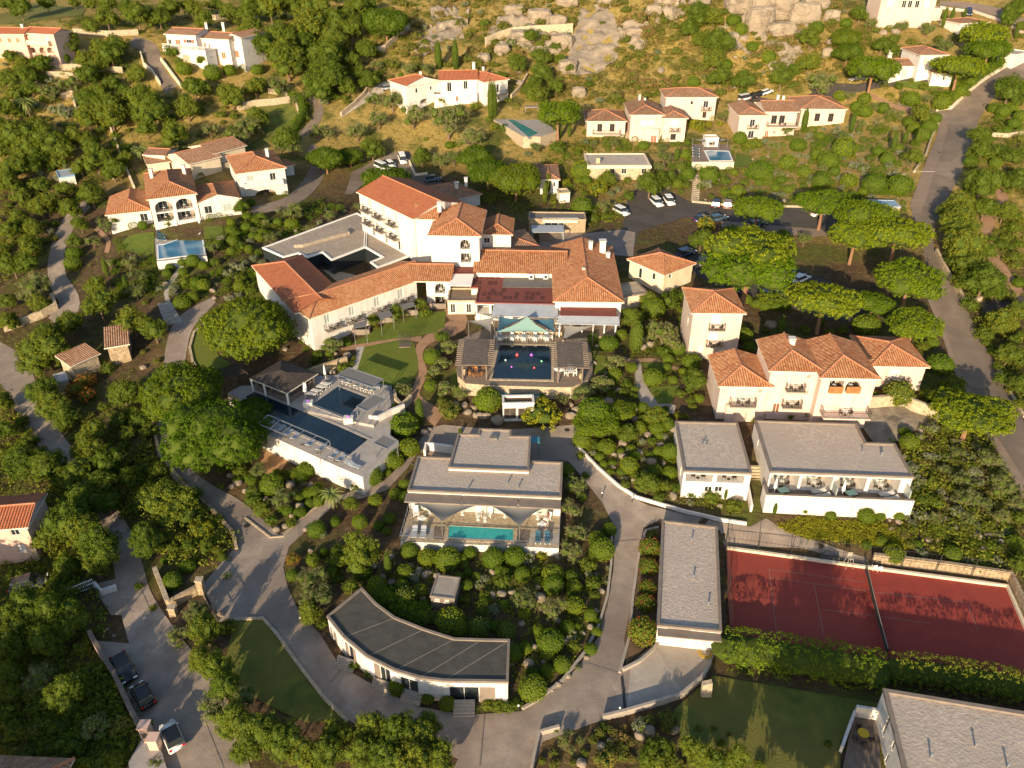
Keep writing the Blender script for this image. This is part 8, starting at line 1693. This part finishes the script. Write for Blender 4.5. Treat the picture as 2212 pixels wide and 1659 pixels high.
cover([(700,290),(1260,240),(1340,480),(1480,500),(1500,830),(1380,830),(1340,660),(1160,420),(780,420)], 'leaf_oak', 4200, .3, .9, 'ground_cover', 11)
HILL = [(860,0),(1500,0),(2000,0),(1900,110),(1890,180),(1600,200),(1280,235),(1110,200),(1000,140),(860,150)]
def thicket(poly, m, n, seed, name):
    """tangled scrub: irregular patches of merging clumps"""
    r_ = random.Random(seed); xs = [p[0] for p in poly]; ys = [p[1] for p in poly]; cen = []; rad = []
    for _ in range(n):
        while True:
            x = r_.uniform(min(xs), max(xs)); y = r_.uniform(min(ys), max(ys))
            if inpoly(x, y, poly) and not any(inpoly(x, y, q) for q in BLOCK): break
        g = G(x, y)
        for k in range(r_.randint(3, 16)):
            px = g.x + r_.gauss(0, 2.2); py = g.y + r_.gauss(0, 2.0); s = r_.uniform(.5, 1.5)
            if any(inpoly(*proj((px, py, H(px, py)))[:2], q) for q in BLOCK): continue
            cen.append((px, py, H(px, py) + s*.3)); rad.append(s)
    me = leaf_mesh(name, np.array(cen), np.tile([0, 0, 1.0], (len(cen), 1)), np.array(rad), 22, .2, m, None, 0, .65, .6, .5, .75)
    o = bpy.data.objects.new(name, me); col.objects.link(o); return tag(o, kind='stuff')
thicket(HILL, 'leaf_maquis', 190, 31, 'scrub_thicket'); thicket(HILL, 'leaf_oak', 120, 32, 'scrub_thicket'); thicket(HILL, 'leaf_dry', 90, 33, 'dry_thicket'); thicket([(0,0),(900,0),(860,150),(700,290),(480,310),(0,600)], 'leaf_oak', 110, 34, 'scrub_thicket')
thicket([(240,560),(420,520),(560,450),(770,430),(590,540),(560,640),(400,660)], 'leaf_oak', 40, 35, 'scrub_thicket'); thicket([(2030,290),(2212,200),(2212,1100),(2000,890),(2120,720)], 'leaf_oak', 70, 36, 'scrub_thicket'); thicket([(1900,1080),(1990,900),(2060,930),(2212,1130),(2212,1230),(1950,1190)], 'leaf_oak', 30, 37, 'scrub_thicket'); thicket([(0,860),(200,1000),(330,1000),(480,1120),(480,1200),(240,1200),(0,1250)], 'leaf_oak', 50, 38, 'scrub_thicket'); thicket([(0,1240),(180,1280),(300,1640),(0,1659)], 'leaf_oak', 40, 39, 'scrub_thicket'); thicket([(780,420),(1160,420),(1260,250),(1340,480),(1160,470),(1000,440)], 'leaf_oak', 40, 40, 'scrub_thicket')
thicket([(-350,0),(0,0),(0,1300),(-350,1300)], 'leaf_oak', 200, 51, 'scrub_thicket'); thicket([(2212,0),(2550,0),(2550,1200),(2212,1200)], 'leaf_oak', 140, 52, 'scrub_thicket'); thicket([(-200,-100),(2400,-100),(2400,0),(-200,0)], 'leaf_maquis', 200, 53, 'scrub_thicket'); thicket([(0,0),(560,0),(860,0),(860,120),(300,100),(0,60)], 'leaf_oak', 60, 54, 'scrub_thicket')
# ---------------------------------------------------------------- rock faces on the hill
def crag(label, px, py, w, hfac, dfac, seed, sink=.25):
    from mathutils import noise as mn
    g = G(px, py); dep = proj(g)[2]; S = w * dep / FPX; bm = bmesh.new(); bmesh.ops.create_icosphere(bm, subdivisions=5, radius=.5)
    for v in bm.verts:
        n_ = mn.fractal(v.co * 2.2 + Vector((seed * 3.1, 0, 0)), 1.0, 2.0, 5); r = mn.voronoi(v.co * 2.3 + Vector((0, seed, 0)))[0]; u_ = v.co.normalized(); q_ = max(abs(u_.x), abs(u_.y), abs(u_.z)); v.co *= (.55 + .45 / q_ * .75) * (1 + .13 * n_ - .5 * max(0, .16 - (r[1] - r[0])))
        v.co.x *= S; v.co.y *= S * dfac; v.co.z *= S * hfac; v.co.z += S * hfac * (.5 - sink) 
    me = bpy.data.meshes.new('rock_face'); bm.to_mesh(me); bm.free(); me.materials.append(MATS['rock_cliff'])
    o = bpy.data.objects.new('rock_face', me); col.objects.link(o); o.location = g; return tag(o, label, 'rock')
for n_, (l_, x_, y_, w_, h_, d_) in enumerate((('tall pale granite cliff with dark streaks at the top of the hill',1665,30,120,.75,.6),('pale granite block at the left end of the hilltop cliff',1600,22,80,.55,.7),('pale granite block at the right end of the hilltop cliff',1735,45,80,.7,.6),('low granite blocks under the hilltop cliff',1690,72,70,.5,.6),('rounded granite outcrop at the top centre of the hill',1440,12,62,.7,.7),('round balanced boulder on the crest of the hill',1312,12,26,1.0,.9),('granite block right of the rounded hilltop outcrop',1412,30,40,.7,.7),('big cracked granite outcrop left of the smooth slab',1165,45,60,.6,.7),('cracked granite block beside the smooth slab',1205,55,46,.7,.7),('pale outcrop at the top edge left of the slab',1110,28,50,.5,.7),('dark boulder above the cypress pair',1085,112,40,.6,.8),('grey boulder among bushes behind the arched villa',1045,130,34,.6,.8),('narrow leaning slab among trees right of the granite cliff',1795,45,40,.8,.6),('grey slab beside bushes on the dry slope',1580,85,36,.6,.6),('tall standing rock by the bend of the upper drive',1786,122,26,1.0,.7),('outcrop in the dry grass below the hilltop',1510,10,50,.6,.7),('broken granite ledge left of the smooth slab, upper one',1215,95,60,.5,.8),('broken granite ledge left of the smooth slab, lower one',1225,150,50,.6,.8),('wide granite ledge in scrub above the long stone wall',1130,85,70,.4,.7),('granite ledge right of the smooth slab',1370,75,44,.5,.8),('stepped granite block at the foot of the smooth slab',1250,205,36,.7,.8),('weathered granite block at the top edge',1225,10,60,.5,.7),('big pale block in the middle of the hilltop cliff',1640,60,70,.9,.7),('split granite block right of the hilltop cliff',1760,15,70,.6,.7))):
    crag(l_, x_, y_, w_, h_, d_, n_ + 1)

# ================================================================ labels for the plants: what each stands beside
LM = [('the top left pink houses',70,85),('the balustraded white house',440,95),('the driveway of the balustraded white house',330,160),('the loggia villa',370,430),('the cube white villa',560,380),('the bright blue pool',390,525),('the beige gabled house',400,335),
 ('the arched white villa',990,185),('the narrow teal pool',1130,275),('the curved terrace villa',1400,270),('the rear pale villa',1500,220),('the three block villa',1710,250),('the small blue pool',1550,335),('the wood clad cottage',1335,350),('the granite cliff',1680,50),('the smooth granite slab',1290,110),('the rounded hilltop outcrop',1440,15),
 ('the white house with tower',1990,145),('the top right pink house',1960,35),('the road junction',2030,240),('the upper public road',2060,350),('the pale blue shed',1910,442),('the upper car park',1650,465),('the lower car park',1650,600),('the lower public road',2100,760),('the tall pink tower house',1540,700),('the large pink villa',1770,830),('the long flat suite',1790,1010),('the small flat suite',1540,980),
 ('the garage',1490,1240),('the tennis court',1900,1320),('the corner house',2050,1580),('the forecourt',1440,1460),('the bottom lane',1050,1600),('the curved lodge',900,1400),('the garden kiosk',958,1268),('the turquoise pool villa',1050,1060),('the duck pool',1130,790),('the left pergola',1030,770),('the right pergola',1232,770),('the white planter box',1125,890),('the restaurant wing',1180,620),('the square pavilion',1430,570),('the stone shop',1205,480),
 ('the courtyard wing',760,640),('the three storey hotel',880,480),('the cage on the lawn',877,730),('the square upper pool',740,865),('the long dark pool',680,915),('the dark shingle pool bar',600,820),('the big pine by the lane',535,700),('the stone huts',205,760),('the sand court',600,985),('the left lane',130,560),('the lower left road',100,950),('the left edge pink house',40,1130),('the gate',440,1280),('the dark lawn',620,1450),('the parked black cars',290,1470),('the fork of the lanes',600,1170),('the terraced slope',100,220),('the bare field',150,30),('the hillside lawn',560,230),('the parking by the hotel',860,370),('the right edge drive',2170,480),('the top centre wood',650,80),('the stepped path',670,260),('the north lane',800,200),('the round flower bed',1390,1260)]
def label_plants():
    from collections import defaultdict
    grp = defaultdict(list)
    for p in PLANTS:
        best = sorted((math.hypot((p['px'] - x) * 1.0, (p['py'] - y) * 1.25), n, x, y) for n, x, y in LM)[0]
        _, n, x, y = best; dx, dy = p['px'] - x, (p['py'] - y) * 1.25
        rel = ('right of' if dx > 0 else 'left of') if abs(dx) > abs(dy) else ('in front of' if dy > 0 else 'behind')
        p['inf'] = not (-10 < p['px'] < 2222 and -30 < p['py'] < 1690)
        sz = p['S']; k = p['kind']
        lim = dict(P=(8,13), Q=(9,14), B=(5,8), O=(3.5,6), C=(.8,1.6), X=(1,2.2)).get(k, (1.4, 2.6)); ad = 'small' if sz < lim[0] else ('big' if sz > lim[1] else 'mid sized')
        if p['inf']: n, rel = 'the frame', 'outside'
        grp[(k, n, rel, ad)].append(p)
    for (k, n, rel, ad), ps in grp.items():
        ps.sort(key=lambda p: p['px']); N = len(ps); W = ['first','second','third','fourth','fifth','sixth','seventh','eighth','ninth','tenth','eleventh','twelfth']
        for i, p in enumerate(ps):
            o = p['o']; d = f'{ad} {DESC[k]} {rel} {n}'
            o['group'] = f'{DESC[k]}s {rel} {n}'.replace('bushs', 'bushes')
            if rel == 'outside': o['label'] = f'{DESC[k]} standing just outside the picture beyond its lower edge'; o['group'] = 'trees just outside the picture'; continue
            if N == 1: o['label'] = d; 
            elif N == 2: o['label'] = d + (', the left one' if i == 0 else ', the right one')
            elif i == 0: o['label'] = d + ', leftmost'
            elif i == N - 1: o['label'] = d + ', rightmost'
            elif i < 12: o['label'] = d + f', {W[i]} from the left'
            else: o['label'] = d + f', {W[min(N-1-i, 11)]} from the right'
    for p in PLANTS:
        w = p['o']['label'].split()
        if len(w) > 16: p['o']['label'] = p['o']['label'].replace('mid sized ', '').replace(', leftmost', ' leftmost').replace('balustraded white house', 'balustraded house')
label_plants()
# ================================================================ light and camera
EL, AZ = R(15), R(18)
sd = Vector((-math.sin(AZ) * math.cos(EL), -math.cos(AZ) * math.cos(EL), math.sin(EL)))
L = bpy.data.lights.new('sun', 'SUN'); L.energy = 5.0; L.angle = R(.5); L.color = (1, .79, .52)
so = bpy.data.objects.new('sun', L); col.objects.link(so); so.rotation_euler = (-sd).to_track_quat('-Z', 'Y').to_euler(); so.location = sd * 300
w = bpy.data.worlds.new('World'); scene.world = w; w.use_nodes = True; nt = w.node_tree
sky = nt.nodes.new('ShaderNodeTexSky'); sky.sky_type = 'NISHITA'; sky.sun_disc = False; sky.sun_elevation = EL; sky.sun_rotation = math.atan2(sd.x, sd.y)
nt.links.new(sky.outputs[0], nt.nodes['Background'].inputs[0]); nt.nodes['Background'].inputs[1].default_value = .12
cam = bpy.data.cameras.new('camera'); co = bpy.data.objects.new('camera', cam); col.objects.link(co); scene.camera = co
co.location = (0, 0, CAMZ); co.rotation_euler = (R(90) - PITCH, 0, 0); cam.sensor_width = 36; cam.lens = 36 * FPX / 2212; cam.clip_end = 6000; cam.clip_start = 1
vs = scene.view_settings; vs.view_transform = 'Standard'; vs.look = 'None'; vs.exposure = .74; vs.gamma = 1
